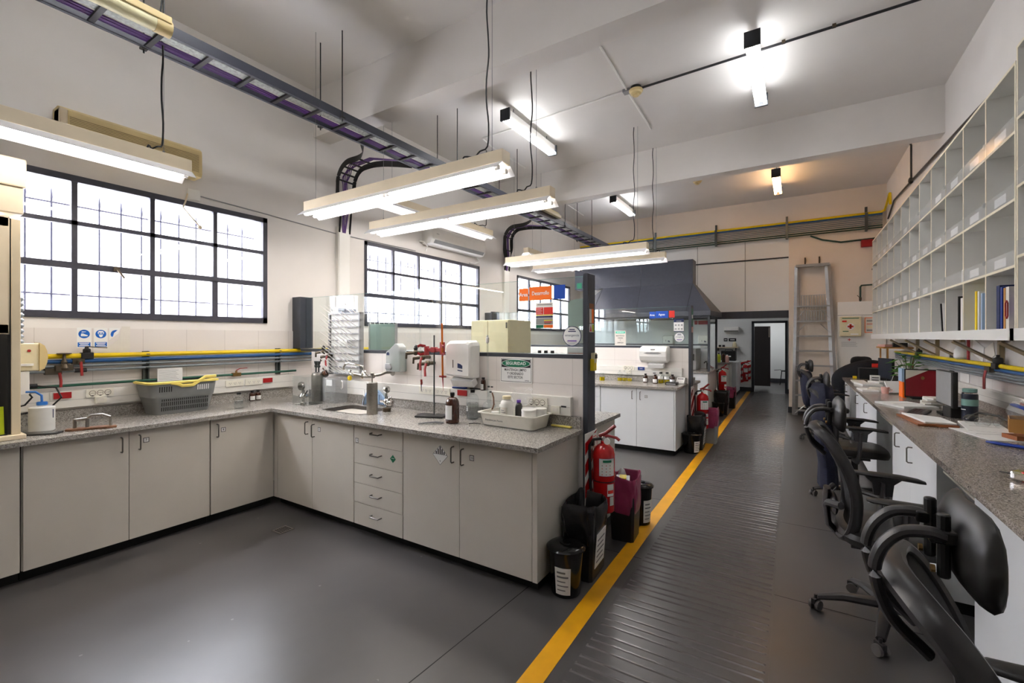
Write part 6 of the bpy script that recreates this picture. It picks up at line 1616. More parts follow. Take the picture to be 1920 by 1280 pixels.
folder('folder', 'white folder with dark edge two cells left of the yellow one', 'folder', 'black_plastic', 5.02, 0.02, 1.88)
folder('folder', 'white folder in the cell left of the bright yellow folder', 'folder', 'white_plastic', 4.93, 0.05, 1.86)
folder('folder', 'black folder leaning in the third cell from the right divider', 'folder', 'black_plastic', 5.50, 0.016, 1.86, lean=-0.22)
folder('folder', 'white folder leaning beside the black leaning one', 'folder', 'white_plastic', 5.44, 0.012, 1.86, lean=-0.20)
folder('folder', 'white curved folder in the fourth cell of the bottom pigeonholes', 'folder', 'offwhite_paper', 5.86, 0.02, 1.88, lean=0.05)
folder('folder', 'white folder in the fifth cell of the bottom pigeonholes', 'folder', 'white_paper', 6.40, 0.06, 1.86)
bottle('small_bottle', 'small white bottle with red cap in the third row of pigeonholes', 'bottle', 1.15, 4.86+0.07, 0.035, 0.13, 'white_plastic', 0.5, 'ink_red', z=1.981)
# brackets under the shelf
for k, y in enumerate((8.24, 7.21, 6.26, 5.25, 4.2, 3.2)):
    t = thing('shelf_bracket', 'tan angle bracket under the pigeonhole shelves, %s from the near end' % ('sixth', 'fifth', 'fourth', 'third', 'second', 'first')[5-k] if False else 'tan angle bracket under the pigeonhole shelves, %s from the far end' % ('first', 'second', 'third', 'fourth', 'fifth', 'sixth')[k], 'bracket', group='tan shelf brackets on the right wall')
    B().m('bracket_tan').box(XR-0.045, XR-0.013, y-0.022, y+0.022, 1.26, 1.528).build('wall_leg', None, t)
    B().m('bracket_tan').tube([(XR-0.03, y, 1.33), (1.13, y, 1.515)], 1.0, 4, flat=(0.03, 0.014, (0.4, 0, 1))).build('arm', None, t)
# right wall pipes and trunking
for m, z, r, lab in (('pipe_yellow', 1.317, 0.018, 'yellow gas pipe along the right wall above the desk'), ('pipe_blue', 1.283, 0.014, 'blue pipe along the right wall under the yellow one'), ('pipe_grey', 1.256, 0.010, 'upper grey pipe along the right wall'), ('pipe_grey', 1.234, 0.010, 'middle grey pipe along the right wall'), ('pipe_grey', 1.211, 0.010, 'lowest grey pipe along the right wall')):
    t = thing('service_pipe', lab, 'pipe', group='service pipes along the right wall')
    B().m(m).cyl((1.385, -0.5, z), (1.385, 9.6, z), r, 12).build('pipe', None, t)
    if m == 'pipe_yellow':
        for y in (5.16, 7.9):
            v = B().m('iron_black').cbox((1.38, y, z), 0.06, 0.10, 0.05).lathe([(0.03, z+0.02), (0.034, z+0.04), (0.03, z+0.065), (0.012, z+0.07), (0.012, z+0.09)], c=(1.38, y, 0), n=12).build('valve', None, t, bev=0.004)
    if m == 'pipe_blue':
        for y in (5.28, 7.98):
            v = B().m('brass_dark').cbox((1.37, y, z), 0.05, 0.12, 0.045).build('valve', None, t)
            B().m('lever_red').tube([(1.34, y, z-0.01), (1.33, y, z-0.07), (1.33, y, z-0.165)], 1.0, 6, flat=(0.022, 0.008, (1,0,0))).build('lever', None, v)
for k, y in enumerate((6.62, 3.9)):
    t = thing('pipe_bracket', 'grey strut bracket holding the right wall pipes, %s' % ('behind the steel bottle', 'nearest the right picture edge')[k], 'pipe bracket', group='strut brackets on the right wall'); strut_v(t, XR-0.013, y, 1.0, 1.36, -1)
trunking('white socket trunking along the right wall above the desk', FXN(9.3, 0, XR-0.012), 9.6, 0.985, 1.10, 0.045, [('tri', 2.6, 1.05), ('tri', 3.5, 1.05), ('red', 4.6, 1.05), ('tri', 5.6, 1.05)])
# ---- desk
t = thing('worktop', 'long brown-grey granite desk top along the right wall', 'worktop')
B().m('granite_desk').box(0.642, XR-0.015, -1.0, 9.12, 0.868, 0.90).build('slab', None, t)
B().m('granite_desk').box(XR-0.035, XR-0.015, -1.0, 9.12, 0.90, 0.985).build('upstand', None, t)
def RF(y1): return frame((0.675, y1, 0), (0,-1,0), (0,0,1))
cupboard('white two-door desk cupboard in the middle, behind the chair with the coat', RF(7.46), 1.79, [('door', 0.02, 0.89, 0.075, 0.866, 0.25, 0.757), ('door', 0.89, 1.77, 0.075, 0.866, 1.10, 0.76)], m='laminate_white', depth=0.62, left_panel=0.018, right_panel=0.018, group='cupboards under the desk')
cupboard('white two-door desk cupboard beside the second chair', RF(4.81), 1.37, [('door', 0.02, 0.68, 0.075, 0.866, 0.30, 0.76), ('door', 0.68, 1.35, 0.075, 0.866, 0.745, 0.74)], m='laminate_white', depth=0.62, left_panel=0.018, right_panel=0.018, group='cupboards under the desk')
cupboard('plain white desk cupboard at the right picture edge', RF(2.80), 2.2, [('door', 0.0, 1.1, 0.075, 0.866, None, 0), ('door', 1.1, 2.2, 0.075, 0.866, None, 0)], m='laminate_white', depth=0.62, group='cupboards under the desk')
cupboard('white desk cupboard at the far end of the desk', RF(9.05), 0.75, [('door', 0.0, 0.375, 0.075, 0.866, 0.33, 0.76), ('door', 0.375, 0.75, 0.075, 0.866, 0.42, 0.76)], m='laminate_white', depth=0.62, group='cupboards under the desk')
for y0, y1, lab in ((4.82, 5.66, 'between the two middle cupboards'), (2.81, 3.43, 'behind the nearest chairs'), (7.47, 8.29, 'in front of the far chair')):
    t = thing('knee_space_panel', 'beige back panel of the knee space under the desk, '+lab, 'panel', group='knee space panels under the desk')
    B().m('laminate_beige').box(1.22, 1.24, y0, y1, 0.0, 0.866).build('back_board', None, t); B().m('laminate_beige').box(0.70, 1.22, y0, y1, 0.79, 0.80).build('under_shelf', None, t)
    B().m('laminate_beige').box(1.0, 1.22, y0, y1, 0.08, 0.10).build('foot_rail', None, t)

# ---- office chairs
def make_chair(label, loc, rz=0.0):
    t = thing('office_chair', label, 'chair', loc, rz, 'black office chairs at the desk')
    b = B().m('chair_plastic')
    for k in range(5):
        a = 2*PI*k/5+PI+0.06
        b.tube([(0.03*math.cos(a), 0.03*math.sin(a), 0.115), (0.20*math.cos(a), 0.20*math.sin(a), 0.105), (0.315*math.cos(a), 0.315*math.sin(a), 0.075)], [1.2, 1.0, 0.7], 8, flat=(0.03, 0.022, (0,0,1)))
    b.lathe([(0.05, 0.09), (0.055, 0.11), (0.04, 0.15), (0.032, 0.16)], n=16)
    base = b.build('star_base', None, t)
    for k in range(5):
        a = 2*PI*k/5+PI+0.06; cx, cy = 0.325*math.cos(a), 0.325*math.sin(a); ca = a+0.9
        b = B().m('grey_rubber')
        for s in (-1, 1):
            ox, oy = -s*0.016*math.sin(ca), s*0.016*math.cos(ca)
            b.tube([(cx+ox-0.009*math.sin(ca)*s, cy+oy+0.009*math.cos(ca)*s, 0.029), (cx+ox+0.007*math.sin(ca)*s, cy+oy-0.007*math.cos(ca)*s, 0.029)], 0.028, 14)
        b.m('chair_plastic').cbox((cx, cy, 0.048), 0.05, 0.022, 0.032, rz=ca).cyl((cx, cy, 0.05), (cx, cy, 0.085), 0.008, 8)
        b.build('caster', None, base)
    B().m('black_plastic').cyl((0, 0, 0.15), (0, 0, 0.43), 0.026, 14).cyl((0, 0, 0.15), (0, 0, 0.30), 0.036, 14).build('gas_lift', None, t)
    B().m('chair_plastic').cbox((-0.03, 0, 0.435), 0.28, 0.17, 0.05).tube([(0.02, 0.06, 0.43), (0.05, 0.24, 0.42)], 0.006, 6).build('mechanism', None, t, bev=0.01)
    # seat cushion
    def sring(z, k, dx=0):
        pts = []
        for i in range(24):
            a = 2*PI*i/24; ex = 0.62
            x = 0.245*k*math.copysign(abs(math.cos(a))**ex, math.cos(a)); y = 0.25*k*math.copysign(abs(math.sin(a))**ex, math.sin(a))
            drop = max(0, x-0.12)**1.5*0.5
            pts.append(Vector((x+dx+0.01, y, z-drop)))
        return pts
    B().m('chair_leather').loft([sring(0.458, 0.86), sring(0.468, 0.96), sring(0.50, 1.0), sring(0.525, 0.97), sring(0.536, 0.88), sring(0.538, 0.5)], True, True).build('seat', None, t)
    # backrest: rounded outline that leans and curves
    def bx(z): 
        u = (z-0.45)/0.58
        return -0.215-0.035*u-0.06*u*u-0.045*math.sin(u*PI*1.15)*(-1)
    out = []
    prof = [(0.0, 0.47), (0.12, 0.475), (0.165, 0.52), (0.185, 0.60), (0.205, 0.72), (0.222, 0.84), (0.222, 0.94), (0.20, 1.0), (0.15, 1.03), (0.0, 1.04)]
    full = prof+[(-y, z) for y, z in reversed(prof[1:-1])]
    def bp(y, z, o=0): return (bx(z)-0.0+0.9*y*y+o, y, z)
    fr_pts = [bp(y, z) for y, z in full]; fr_pts.append(fr_pts[0]); fr_pts.append(fr_pts[1]); fr_pts = cr(fr_pts, 3)
    bk = B().m('chair_plastic').tube(fr_pts, 1.0, 10, True, flat=(0.030, 0.021)).build('backrest', None, t)
    b = B().m('chair_fabric'); rings = []
    for i in range(13):
        z = 0.50+0.52*i/12
        w = 0.15
        for j in range(len(prof)-1):
            if prof[j][1] <= z <= prof[j+1][1]+1e-6:
                f = (z-prof[j][1])/max(1e-6, prof[j+1][1]-prof[j][1]); w = prof[j][0]+(prof[j+1][0]-prof[j][0])*f
        rings.append([Vector(bp(w*(k/5-1), z, 0.012)) for k in range(11)])
    b.loft(rings, False, True, False); b.build('back_mesh', None, bk, solid=0.012)
    b = B().m('chair_plastic').tube([(-0.10, 0, 0.43), (-0.21, 0, 0.44), (-0.265, 0, 0.50), (-0.275, 0, 0.60), (-0.27, 0, 0.70)], 1.0, 8, flat=(0.05, 0.018))
    for s in (-1, 1): b.tube([(-0.275, 0, 0.60), (-0.27, s*0.09, 0.64), (-0.225, s*0.19, 0.66)], 1.0, 8, flat=(0.016, 0.02, (0,0,1)))
    b.build('spine', None, bk)
    b = B().m('chair_plastic').ball((-0.242, 0, 0.62), (0.022, 0.15, 0.055), 16, 8); b.build('lumbar_pad', None, bk)
    # arms
    for s in (-1, 1):
        b = B().m('chair_plastic').tube([(-0.02, s*0.12, 0.44), (0.0, s*0.24, 0.445), (0.01, s*0.275, 0.50), (0.02, s*0.275, 0.70)], 1.0, 8, flat=(0.045, 0.016, (1, 0, 0)))
        b.loft([[Vector((0.02+x*k, s*0.275+y, z)) for x, y in ((-0.5, -0.016), (0.5, -0.016), (0.5, 0.016), (-0.5, 0.016))] for z, k in ((0.62, 0.085), (0.69, 0.10), (0.722, 0.17))], True, False)
        a = b.build('armrest', None, t)
        rings = []
        for x, w, h, dz in ((-0.15, 0.012, 0.006, 0.004), (-0.13, 0.03, 0.012, 0.003), (-0.05, 0.04, 0.014, 0.002), (0.08, 0.044, 0.014, 0.0), (0.16, 0.04, 0.012, -0.008), (0.19, 0.02, 0.008, -0.014)):
            rings.append([Vector((0.02+x, s*0.275+w*math.cos(2*PI*i/14), 0.735+dz+h*math.sin(2*PI*i/14))) for i in range(14)])
        B().m('chair_leather').loft(rings, True, True).build('arm_pad', None, a)
    # headrest on two loops
    hr = B().m('chair_leather'); rings = []
    for (u, k, o) in ((-1, 0.08, 0), (-0.99, 0.3, 0), (-0.96, 0.55, 0.0), (-0.9, 0.76, 0.0), (-0.78, 0.93, 0.0), (-0.6, 1.02, 0), (-0.3, 1.04, 0), (0, 1.0, 0), (0.3, 1.04, 0), (0.6, 1.02, 0), (0.78, 0.93, 0.0), (0.9, 0.76, 0), (0.96, 0.55, 0), (0.99, 0.3, 0), (1, 0.08, 0)):
        y = 0.155*u; ring = []
        for i in range(16):
            a = 2*PI*i/16
            px = 0.022*math.cos(a)*(0.35+0.65*k); pz = 0.088*k*math.copysign(abs(math.sin(a))**0.8, math.sin(a))
            ring.append(Vector((-0.232+px+0.9*y*y+0.9*pz*pz*2.0, y, 1.125+pz-0.012*u*u)))
        rings.append(ring)
    hr.loft(rings, True, True); h = hr.build('headrest', None, t)
    for s in (-1, 1):
        B().m('chair_plastic').tube(cr([(-0.285, s*0.065, 0.90), (-0.345, s*0.065, 0.96), (-0.372, s*0.065, 1.04), (-0.362, s*0.065, 1.10), (-0.33, s*0.065, 1.14), (-0.29, s*0.065, 1.15), (-0.262, s*0.065, 1.145)], 4), 1.0, 10, flat=(0.018, 0.012, (0, 0, 1))).build('headrest_arm', None, h)
        b = B().m('black_plastic').cyl((-0.262, s*0.055, 1.06), (-0.262, s*0.055, 1.19), 0.011, 10).cbox((-0.262, s*0.06, 1.145), 0.05, 0.03, 0.026); b.build('headrest_post', None, h, bev=0.004)
        B().m('brass').cyl((-0.282, s*0.055, 1.075), (-0.275, s*0.055, 1.075), 0.008, 8).build('bolt', None, h)
    return t
ch = make_chair('black office chair nearest the camera, its headrest at the bottom right corner', (0.515, 1.29, 0), 0.0)
dup(ch, (0.42, 3.12, 0), 0.03, 'black office chair with both armrests in full view, second from the camera')
dup(ch, (0.47, 5.32, 0), 0.0, 'black office chair with a navy lab coat hung over its back')
dup(ch, (0.40, 8.2, 0), 0.12, 'black office chair beside the ladder, the far one with its headrest showing')
dup(ch, (0.98, 9.82, 0), -PI/2, 'office chair hidden under the spread black jacket at the far desk end')
# garments
def cloth(label, m, rings, name='lab_coat', cat='coat'):
    b = B().m(m); b.loft([[Vector(p) for p in r] for r in rings], True, True)
    return tag(b.build(name, None, sub=1), label, cat)
rnd = random.Random(21)
def coat_ring(cx, cy, z, wx, wy, n=18, w=0.10):
    return [(cx+wx*math.cos(2*PI*i/n)*(1+w*math.sin(5*2*PI*i/n+z*4)), cy+wy*math.sin(2*PI*i/n)*(1+w*math.cos(4*2*PI*i/n+z*5)), z+rnd.uniform(-.008, .008)) for i in range(n)]
cloth('navy lab coat draped over the back of the third office chair', 'navy_cloth',
      [coat_ring(0.215, 5.32, 1.115, 0.05, 0.10), coat_ring(0.215, 5.32, 1.09, 0.085, 0.20), coat_ring(0.215, 5.32, 1.02, 0.10, 0.27), coat_ring(0.22, 5.32, 0.85, 0.10, 0.28), coat_ring(0.235, 5.31, 0.62, 0.09, 0.25), coat_ring(0.25, 5.28, 0.40, 0.085, 0.24, w=0.2), coat_ring(0.255, 5.27, 0.36, 0.07, 0.18), coat_ring(0.26, 5.25, 0.16, 0.085, 0.17, w=0.2), coat_ring(0.26, 5.25, 0.10, 0.08, 0.15, w=0.25)])
def jring(cx, y0, z0, w, d, n=16):
    return [(cx+w*math.cos(2*PI*i/n), y0+d*math.sin(2*PI*i/n), z0+0.0*i) for i in range(n)]
cloth('big black jacket spread over the chair at the far end of the desk', 'black_cloth',
      [jring(1.05, 9.50, 1.18, 0.04, 0.10), jring(1.06, 9.50, 1.15, 0.20, 0.15), jring(1.02, 9.50, 1.08, 0.32, 0.18), jring(0.93, 9.50, 0.98, 0.38, 0.20), jring(0.86, 9.50, 0.85, 0.36, 0.20), jring(0.80, 9.50, 0.70, 0.28, 0.18), jring(0.76, 9.50, 0.45, 0.20, 0.15), jring(0.75, 9.50, 0.38, 0.17, 0.13)], 'jacket', 'jacket')
cloth('dark navy jacket slung over the back of the far office chair', 'navy_cloth', [coat_ring(0.135, 8.2, 1.04, 0.05, 0.08), coat_ring(0.135, 8.2, 1.01, 0.08, 0.20), coat_ring(0.14, 8.2, 0.85, 0.085, 0.24), coat_ring(0.16, 8.2, 0.62, 0.08, 0.22), coat_ring(0.17, 8.2, 0.50, 0.07, 0.2)], 'jacket', 'jacket')

# ---- things on the desk
ZD = 0.901
t = thing('monitor', 'flat screen showing a dark red picture, facing the camera on the desk', 'monitor')
fr = frame((1.11, 6.25, 1.065), (0.99,-0.10,0), (0,0,1))
b = B(); put(fr, b, -0.135, 0.135, -0.15, 0.15, -0.025, 0, 'black_plastic'); p = b.build('case', None, t)
b = B(); put(fr, b, -0.125, 0.13, -0.135, 0.14, 0, 0.002, 'laminate_beige'); b.m('screen_red').prism([(-0.125, -0.135), (0.13, -0.135), (0.13, 0.14), (0.05, 0.14), (-0.125, 0.04)], fr, 0.001, 0.003); b.m('brass').prism(ell(0.014, 0.018, 0.01, 0.06), fr, 0.002, 0.004); b.build('screen', None, t)
B().m('black_plastic').cbox((1.115, 6.29, ZD+0.012), 0.16, 0.12, 0.02).cbox((1.115, 6.29, 0.97), 0.04, 0.03, 0.14).build('stand', None, t)
t = thing('monitor', 'grey-faced monitor seen nearly edge-on in front of the red screen', 'monitor')
fr = frame((1.052, 5.11, 1.125), (0.03,-0.9995,0), (0,0,1))
b = B(); put(fr, b, -0.215, 0.215, -0.145, 0.145, -0.03, 0.003, 'black_plastic'); b.build('case', None, t, bev=0.004)
b = B(); put(fr, b, -0.21, 0.18, -0.13, 0.138, 0.002, 0.005, 'frame_grey'); b.build('screen', None, t)
B().m('black_plastic').cbox((1.12, 5.11, ZD+0.012), 0.20, 0.18, 0.02).cbox((1.10, 5.11, 0.955), 0.04, 0.04, 0.09).build('stand', None, t)
t = thing('monitor', 'dark navy monitor seen edge-on by the potted plant', 'monitor')
fr = frame((1.10, 8.45, 1.095), (0.25,-0.968,0), (0,0,1))
b = B(); put(fr, b, -0.21, 0.21, -0.15, 0.15, -0.03, 0, 'black_plastic'); b.build('case', None, t); b = B(); put(fr, b, -0.2, 0.2, -0.135, 0.14, 0, 0.002, 'navy_metal'); b.build('screen', None, t)
B().m('black_plastic').cbox((1.14, 8.46, ZD+0.01), 0.18, 0.16, 0.018).cbox((1.14, 8.46, 0.94), 0.04, 0.04, 0.08).build('stand', None, t)
t = thing('file_box', 'orange and blue box file standing left of the red screen', 'box')
B().m('ink_orange').cbox((0.985, 6.42, 0.985), 0.03, 0.20, 0.166).build('lower', None, t); B().m('light_blue').cbox((0.99, 6.46, 1.14), 0.04, 0.20, 0.14).build('upper', None, t)
t = bottle('steel_bottle', 'navy insulated bottle with teal band on the desk', 'bottle', 1.15, 4.88, 0.048, 0.245, 'navy_metal', 0.8, 'teal_soft', shoulder=0.80, capr=0.043)
B().m('teal_soft').lathe([(0.0487, 0.115), (0.0487, 0.165)], n=22).build('band', None, t); B().m('steel').lathe([(0.044, 0.2), (0.044, 0.216)], n=22).build('neck_ring', None, t)
b = B().m('ink_white').cbox((-0.042, -0.026, 0.085), 0.002, 0.035, 0.006, rz=0.55); b.build('writing', None, t)
t = thing('card_reader', 'small grey box with dark slot left of the navy bottle', 'box'); B().m('screen_off').cbox((1.085, 5.0, ZD+0.045), 0.10, 0.10, 0.09, rz=0.3).build('body', None, t, bev=0.006); B().m('brass').cbox((1.045, 5.06, ZD+0.045), 0.012, 0.03, 0.088, rz=0.3).build('worn_edge', None, t); B().m('ink_black').cbox((1.075, 4.948, ZD+0.06), 0.05, 0.003, 0.01, rz=0.3).build('slot', None, t)
for k in range(6):
    tag(B().m('offwhite_paper' if k % 2 else 'white_paper').cbox((1.08+0.012*(k % 3), 5.72-0.03*k, ZD+0.008+0.016*k), 0.15, 0.20, 0.013, rz=0.2*((k % 3)-1)).build('booklet'), ['lowest booklet of the messy pile before the red screen', 'second booklet from the bottom of the messy pile', 'third booklet of the messy pile', 'fourth booklet of the messy pile', 'second booklet from the top of the messy pile', 'top booklet of the messy pile before the red screen'][k], 'booklet', 'booklets piled before the red screen')
t = thing('notebook', 'brown leather organiser lying open with white pages', 'notebook')
poly = [(0.705, 4.86), (0.755, 4.36), (0.985, 4.39), (0.955, 4.70)]
B().m('leather_brown').prism(poly, fl, ZD, ZD+0.018).build('cover', None, t, bev=0.004)
B().m('white_paper').prism([(0.735, 4.84), (0.80, 4.39), (0.975, 4.41), (0.945, 4.69)], fl, ZD+0.018, ZD+0.032).build('pages', None, t, bev=0.003)
t = thing('keyboard', 'black keyboard lying behind the brown organiser', 'keyboard')
fr = FZ(0.88, 5.08, ZD, 1.25); B().m('black_plastic').rrect(fr, -0.21, 0.21, -0.06, 0.06, 0.012, 0, 0.016).build('body', None, t)
b = B().m('screen_off')
for i in range(14):
    for j in range(4): b.prism([(-0.195+0.028*i, -0.048+0.025*j), (-0.172+0.028*i, -0.048+0.025*j), (-0.172+0.028*i, -0.028+0.025*j), (-0.195+0.028*i, -0.028+0.025*j)], fr, 0.015, 0.0195)
b.build('keys', None, t)
def paper(label, x, y, sx, sy, rz, m='white_paper', z=ZD, th=0.004, group='loose papers on the desk'):
    b = B().m(m).cbox((x, y, z+th/2), sx, sy, th, rz=rz); b.m('ink_grey')
    for k in range(4): b.cbox((x+0.0, y, z+th+0.0004), sx*(0.7-0.1*(k % 2)), 0.003, 0.0008, rz=rz)
    return tag(b.build('paper_sheet'), label, 'paper', group)
paper('wide white pad of papers lying before the messy pile of booklets', 0.88, 5.60, 0.30, 0.36, 0.5, th=0.018)
paper('white papers lying near the front of the far desk, left of the pink cup', 0.74, 6.95, 0.16, 0.30, 0.1, th=0.02)
paper('grey-white magazine left of the pink cup', 0.86, 7.02, 0.20, 0.28, -0.2, 'offwhite_paper', th=0.03)
paper('white paper stack in the middle of the far desk', 0.83, 7.75, 0.22, 0.34, 0.2, th=0.025)
paper('long white paper near the far end of the desk', 0.78, 8.30, 0.16, 0.36, 0.0, th=0.01)
paper('crumpled white paper beside the dark navy monitor', 0.99, 8.0, 0.18, 0.22, 0.5, th=0.04)
paper('printed sheet lying in front of the goggles, towards the right picture edge', 1.12, 4.22, 0.30, 0.42, 0.25)
paper('white sheets under the goggles', 1.14, 4.52, 0.22, 0.44, -0.1, th=0.008)
t = thing('cup', 'small pink cup standing on the desk beside the leaning notepad', 'cup'); B().m('pink').lathe([(0.034, ZD), (0.040, ZD+0.075), (0.037, ZD+0.075), (0.031, ZD+0.006)], c=(0.875, 6.70, 0), n=20).build('body', None, t); B().m('pink').tube([(0.91, 6.68, ZD+0.06), (0.935, 6.67, ZD+0.045), (0.91, 6.68, ZD+0.02)], 0.005, 8).build('handle', None, t)
t = thing('notepad', 'white notepad propped up at an angle left of the orange file box', 'notepad'); B().m('white_paper').cbox((0.97, 6.75, ZD+0.075), 0.17, 0.012, 0.16, rx=-0.7, rz=0.35).build('pages', None, t); B().m('black_plastic').cbox((0.972, 6.76, ZD+0.070), 0.18, 0.006, 0.17, rx=-0.7, rz=0.35).build('back', None, t)
t = thing('phone', 'dark phone with white edge standing up by the plant', 'phone'); B().m('white_plastic').cbox((1.135, 7.9, ZD+0.07), 0.07, 0.01, 0.145, rx=-0.3, ry=0.3).build('body', None, t); B().m('screen_off').cbox((1.134, 7.893, ZD+0.07), 0.06, 0.01, 0.13, rx=-0.3, ry=0.3).build('screen', None, t)
t = thing('potted_plant', 'green leafy plant in a white pot at the back of the desk', 'plant')
B().m('white_plastic').lathe([(0.05, ZD), (0.07, ZD+0.12), (0.064, ZD+0.12), (0.05, ZD+0.02)], c=(1.25, 7.8, 0), n=18).build('pot', None, t)
rnd = random.Random(13); b = B().m('leaf'); s = B().m('stem')
for k in range(40):
    a = rnd.uniform(0, 2*PI); r = rnd.uniform(0.03, 0.15); z = rnd.uniform(1.05, 1.36); c = Vector((1.25+r*math.cos(a), 7.8+r*math.sin(a)*1.2, z))
    s.tube([(1.25, 7.8, ZD+0.1), (1.25+r*0.4*math.cos(a), 7.8+r*0.4*math.sin(a), z*0.5+0.5), tuple(c)], 0.0025, 5)
    d = Vector((math.cos(a), math.sin(a), rnd.uniform(-0.6, 0.3))).normalized(); w = d.cross(Vector((0, 0, 1))).normalized()*0.036; L = 0.12
    up = Vector((0, 0, 0.008))
    b.add([c, c+d*L*0.35+w+up, c+d*L, c+d*L*0.35-w+up, c+d*L*0.4-up], [(0, 1, 4), (1, 2, 4), (2, 3, 4), (3, 0, 4)], True)
s.build('stems', None, t); b.build('leaves', None, t)
t = thing('desk_printer', 'low black box of equipment at the far end of the desk before the jacket', 'equipment'); B().m('black_plastic').box(0.84, 1.18, 8.85, 9.08, ZD, 1.07).build('body', None, t, bev=0.01); B().m('pipe_yellow').cbox((0.79, 8.92, ZD+0.02), 0.05, 0.05, 0.035).build('side_knob', None, t)
t = thing('drawer_box', 'small white desk drawer box with two black slots', 'box'); B().m('white_plastic').cbox((0.985, 8.45, ZD+0.045), 0.11, 0.10, 0.09).build('body', None, t); b = B().m('ink_black')
for z in (0.025, 0.06): b.cbox((0.985, 8.398, ZD+z), 0.08, 0.006, 0.012)
b.build('slots', None, t)
tag(B().m('ink_red').cbox((1.04, 8.80, 1.12), 0.10, 0.012, 0.06).build('red_card'), 'small red card standing on the black equipment at the far desk', 'card')
t = thing('goggles', 'clear safety goggles heap lying on the desk right of the navy bottle', 'goggles')
b = B().m('lab_glass')
for (x, y, r) in ((1.11, 4.66, 0.05), (1.20, 4.62, 0.055), (1.14, 4.56, 0.045), (1.235, 4.545, 0.045)): b.ball((x, y, ZD+r*0.75), (r, r*1.1, r*0.75), 14, 8)
b.build('lenses', None, t); B().m('screen_off').tube([(1.08, 4.68, ZD+0.04), (1.15, 4.68, ZD+0.085), (1.24, 4.62, ZD+0.08), (1.27, 4.54, ZD+0.05)], 0.009, 8).build('strap', None, t)
t = thing('cardboard_box', 'brown cardboard box with a plastic bag at the back of the desk', 'box')
b = B().m('cardboard'); fr = FZ(1.32, 4.42, ZD, -0.25)
for (x0, x1, y0, y1) in ((-0.085, 0.085, -0.11, -0.105), (-0.085, 0.085, 0.105, 0.11), (-0.085, -0.08, -0.105, 0.105), (0.08, 0.085, -0.105, 0.105), (-0.085, 0.085, -0.11, 0.11)): b.prism([(x0, y0), (x1, y0), (x1, y1), (x0, y1)], fr, 0, 0.10 if (x1-x0 < 0.16 or y1-y0 < 0.2) else 0.006)
b.build('box_wall', None, t)
t = thing('plastic_bag', 'crumpled clear bag bulging out of the cardboard box on the desk', 'bag'); b = B().m('clear_plastic'); rings = []
rnd = random.Random(4)
for k, (r, z) in enumerate(((0.05, 0.05), (0.075, 0.10), (0.085, 0.14), (0.06, 0.185), (0.02, 0.20))): rings.append([Vector((1.31+r*math.cos(2*PI*j/11)*rnd.uniform(.75, 1.15), 4.47+r*math.sin(2*PI*j/11)*rnd.uniform(.75, 1.15), ZD+z+rnd.uniform(-.015, .015))) for j in range(11)])
b.loft(rings, True, True); b.build('bag', None, t)
t = thing('stapler', 'dark blue curved plastic handle leaning out of the cardboard box', 'handle'); B().m('blue_plastic').tube([(1.28, 4.50, ZD+0.18), (1.31, 4.40, ZD+0.165), (1.34, 4.28, ZD+0.12), (1.36, 4.18, ZD+0.06), (1.36, 4.14, ZD+0.012)], 1.0, 8, flat=(0.024, 0.011, (0, 0, 1))).build('grip', None, t)
t = thing('paper_pack', 'orange packet lying on the printed sheet at the right picture edge', 'packet'); B().m('ink_orange').m('leather_brown').cbox((1.19, 4.10, ZD+0.018), 0.10, 0.12, 0.026, rz=0.3).build('pack', None, t)
t = thing('box_cutter', 'long blue cutter lying on the right desk', 'knife'); b = B().m('blue_plastic').tube([(0.985, 3.86, ZD+0.012), (1.02, 3.82, ZD+0.013), (1.16, 3.72, ZD+0.013), (1.24, 3.66, ZD+0.011)], [0.6, 1.0, 1.0, 0.8], 8, flat=(0.018, 0.011, (0, 0, 1))); b.build('handle', None, t)
t = thing('tape_measure', 'chrome and red tape measure with black strap on the right desk', 'tape measure')
fr = FZ(0.868, 2.93, ZD, -0.7)
B().m('chrome').rrect(fr, -0.04, 0.035, -0.035, 0.035, 0.02, 0.004, 0.042).build('case', None, t, bev=0.008); B().m('red_paint').rrect(fr, -0.005, 0.045, -0.033, 0.033, 0.015, 0.002, 0.046).build('red_cover', None, t, bev=0.006); B().m('black_plastic').rrect(fr, 0.03, 0.062, -0.03, 0.03, 0.012, 0.0, 0.043).build('black_cover', None, t, bev=0.005)
B().m('black_plastic').tube([fr(-0.03, -0.01, 0.03), fr(-0.07, 0.02, 0.02), fr(-0.10, 0.045, 0.012), fr(-0.09, 0.06, 0.01), fr(-0.05, 0.045, 0.012), fr(-0.03, 0.03, 0.018)], 1.0, 8, flat=(0.008, 0.003, (0, 0, 1))).build('strap', None, t)
t = thing('wall_shelf', 'small wooden shelf with papers below the far end of the pigeonholes', 'shelf'); B().m('cardboard').box(1.10, XR-0.015, 8.55, 9.3, 1.385, 1.405).build('board', None, t)
for y in (8.58, 9.25): B().m('cardboard').box(1.14, 1.16, y, y+0.02, ZD, 1.385).build('leg', None, t)
tag(B().m('pink').cbox((1.22, 8.9, 1.425), 0.22, 0.4, 0.035, rz=0.1).build('booklet'), 'pink and white booklets on the small wooden shelf', 'booklet')
tag(B().m('black_plastic').cbox((1.30, 8.68, 1.44), 0.16, 0.12, 0.06).build('small_box'), 'black box on the small wooden shelf', 'box')
tag(B().m('white_paper').box(XR-0.018, XR-0.0135, 6.10, 6.38, 1.04+0.05, 1.20).build('notice'), 'white notice on the wall under the grey pipes, behind the navy bottle', 'notice')
tag(B().m('white_paper').cbox((XR-0.016, 5.85, 1.43), 0.003, 0.30, 0.14, rx=0.25).build('notice'), 'white sheet tucked over the yellow pipe on the right wall', 'notice')
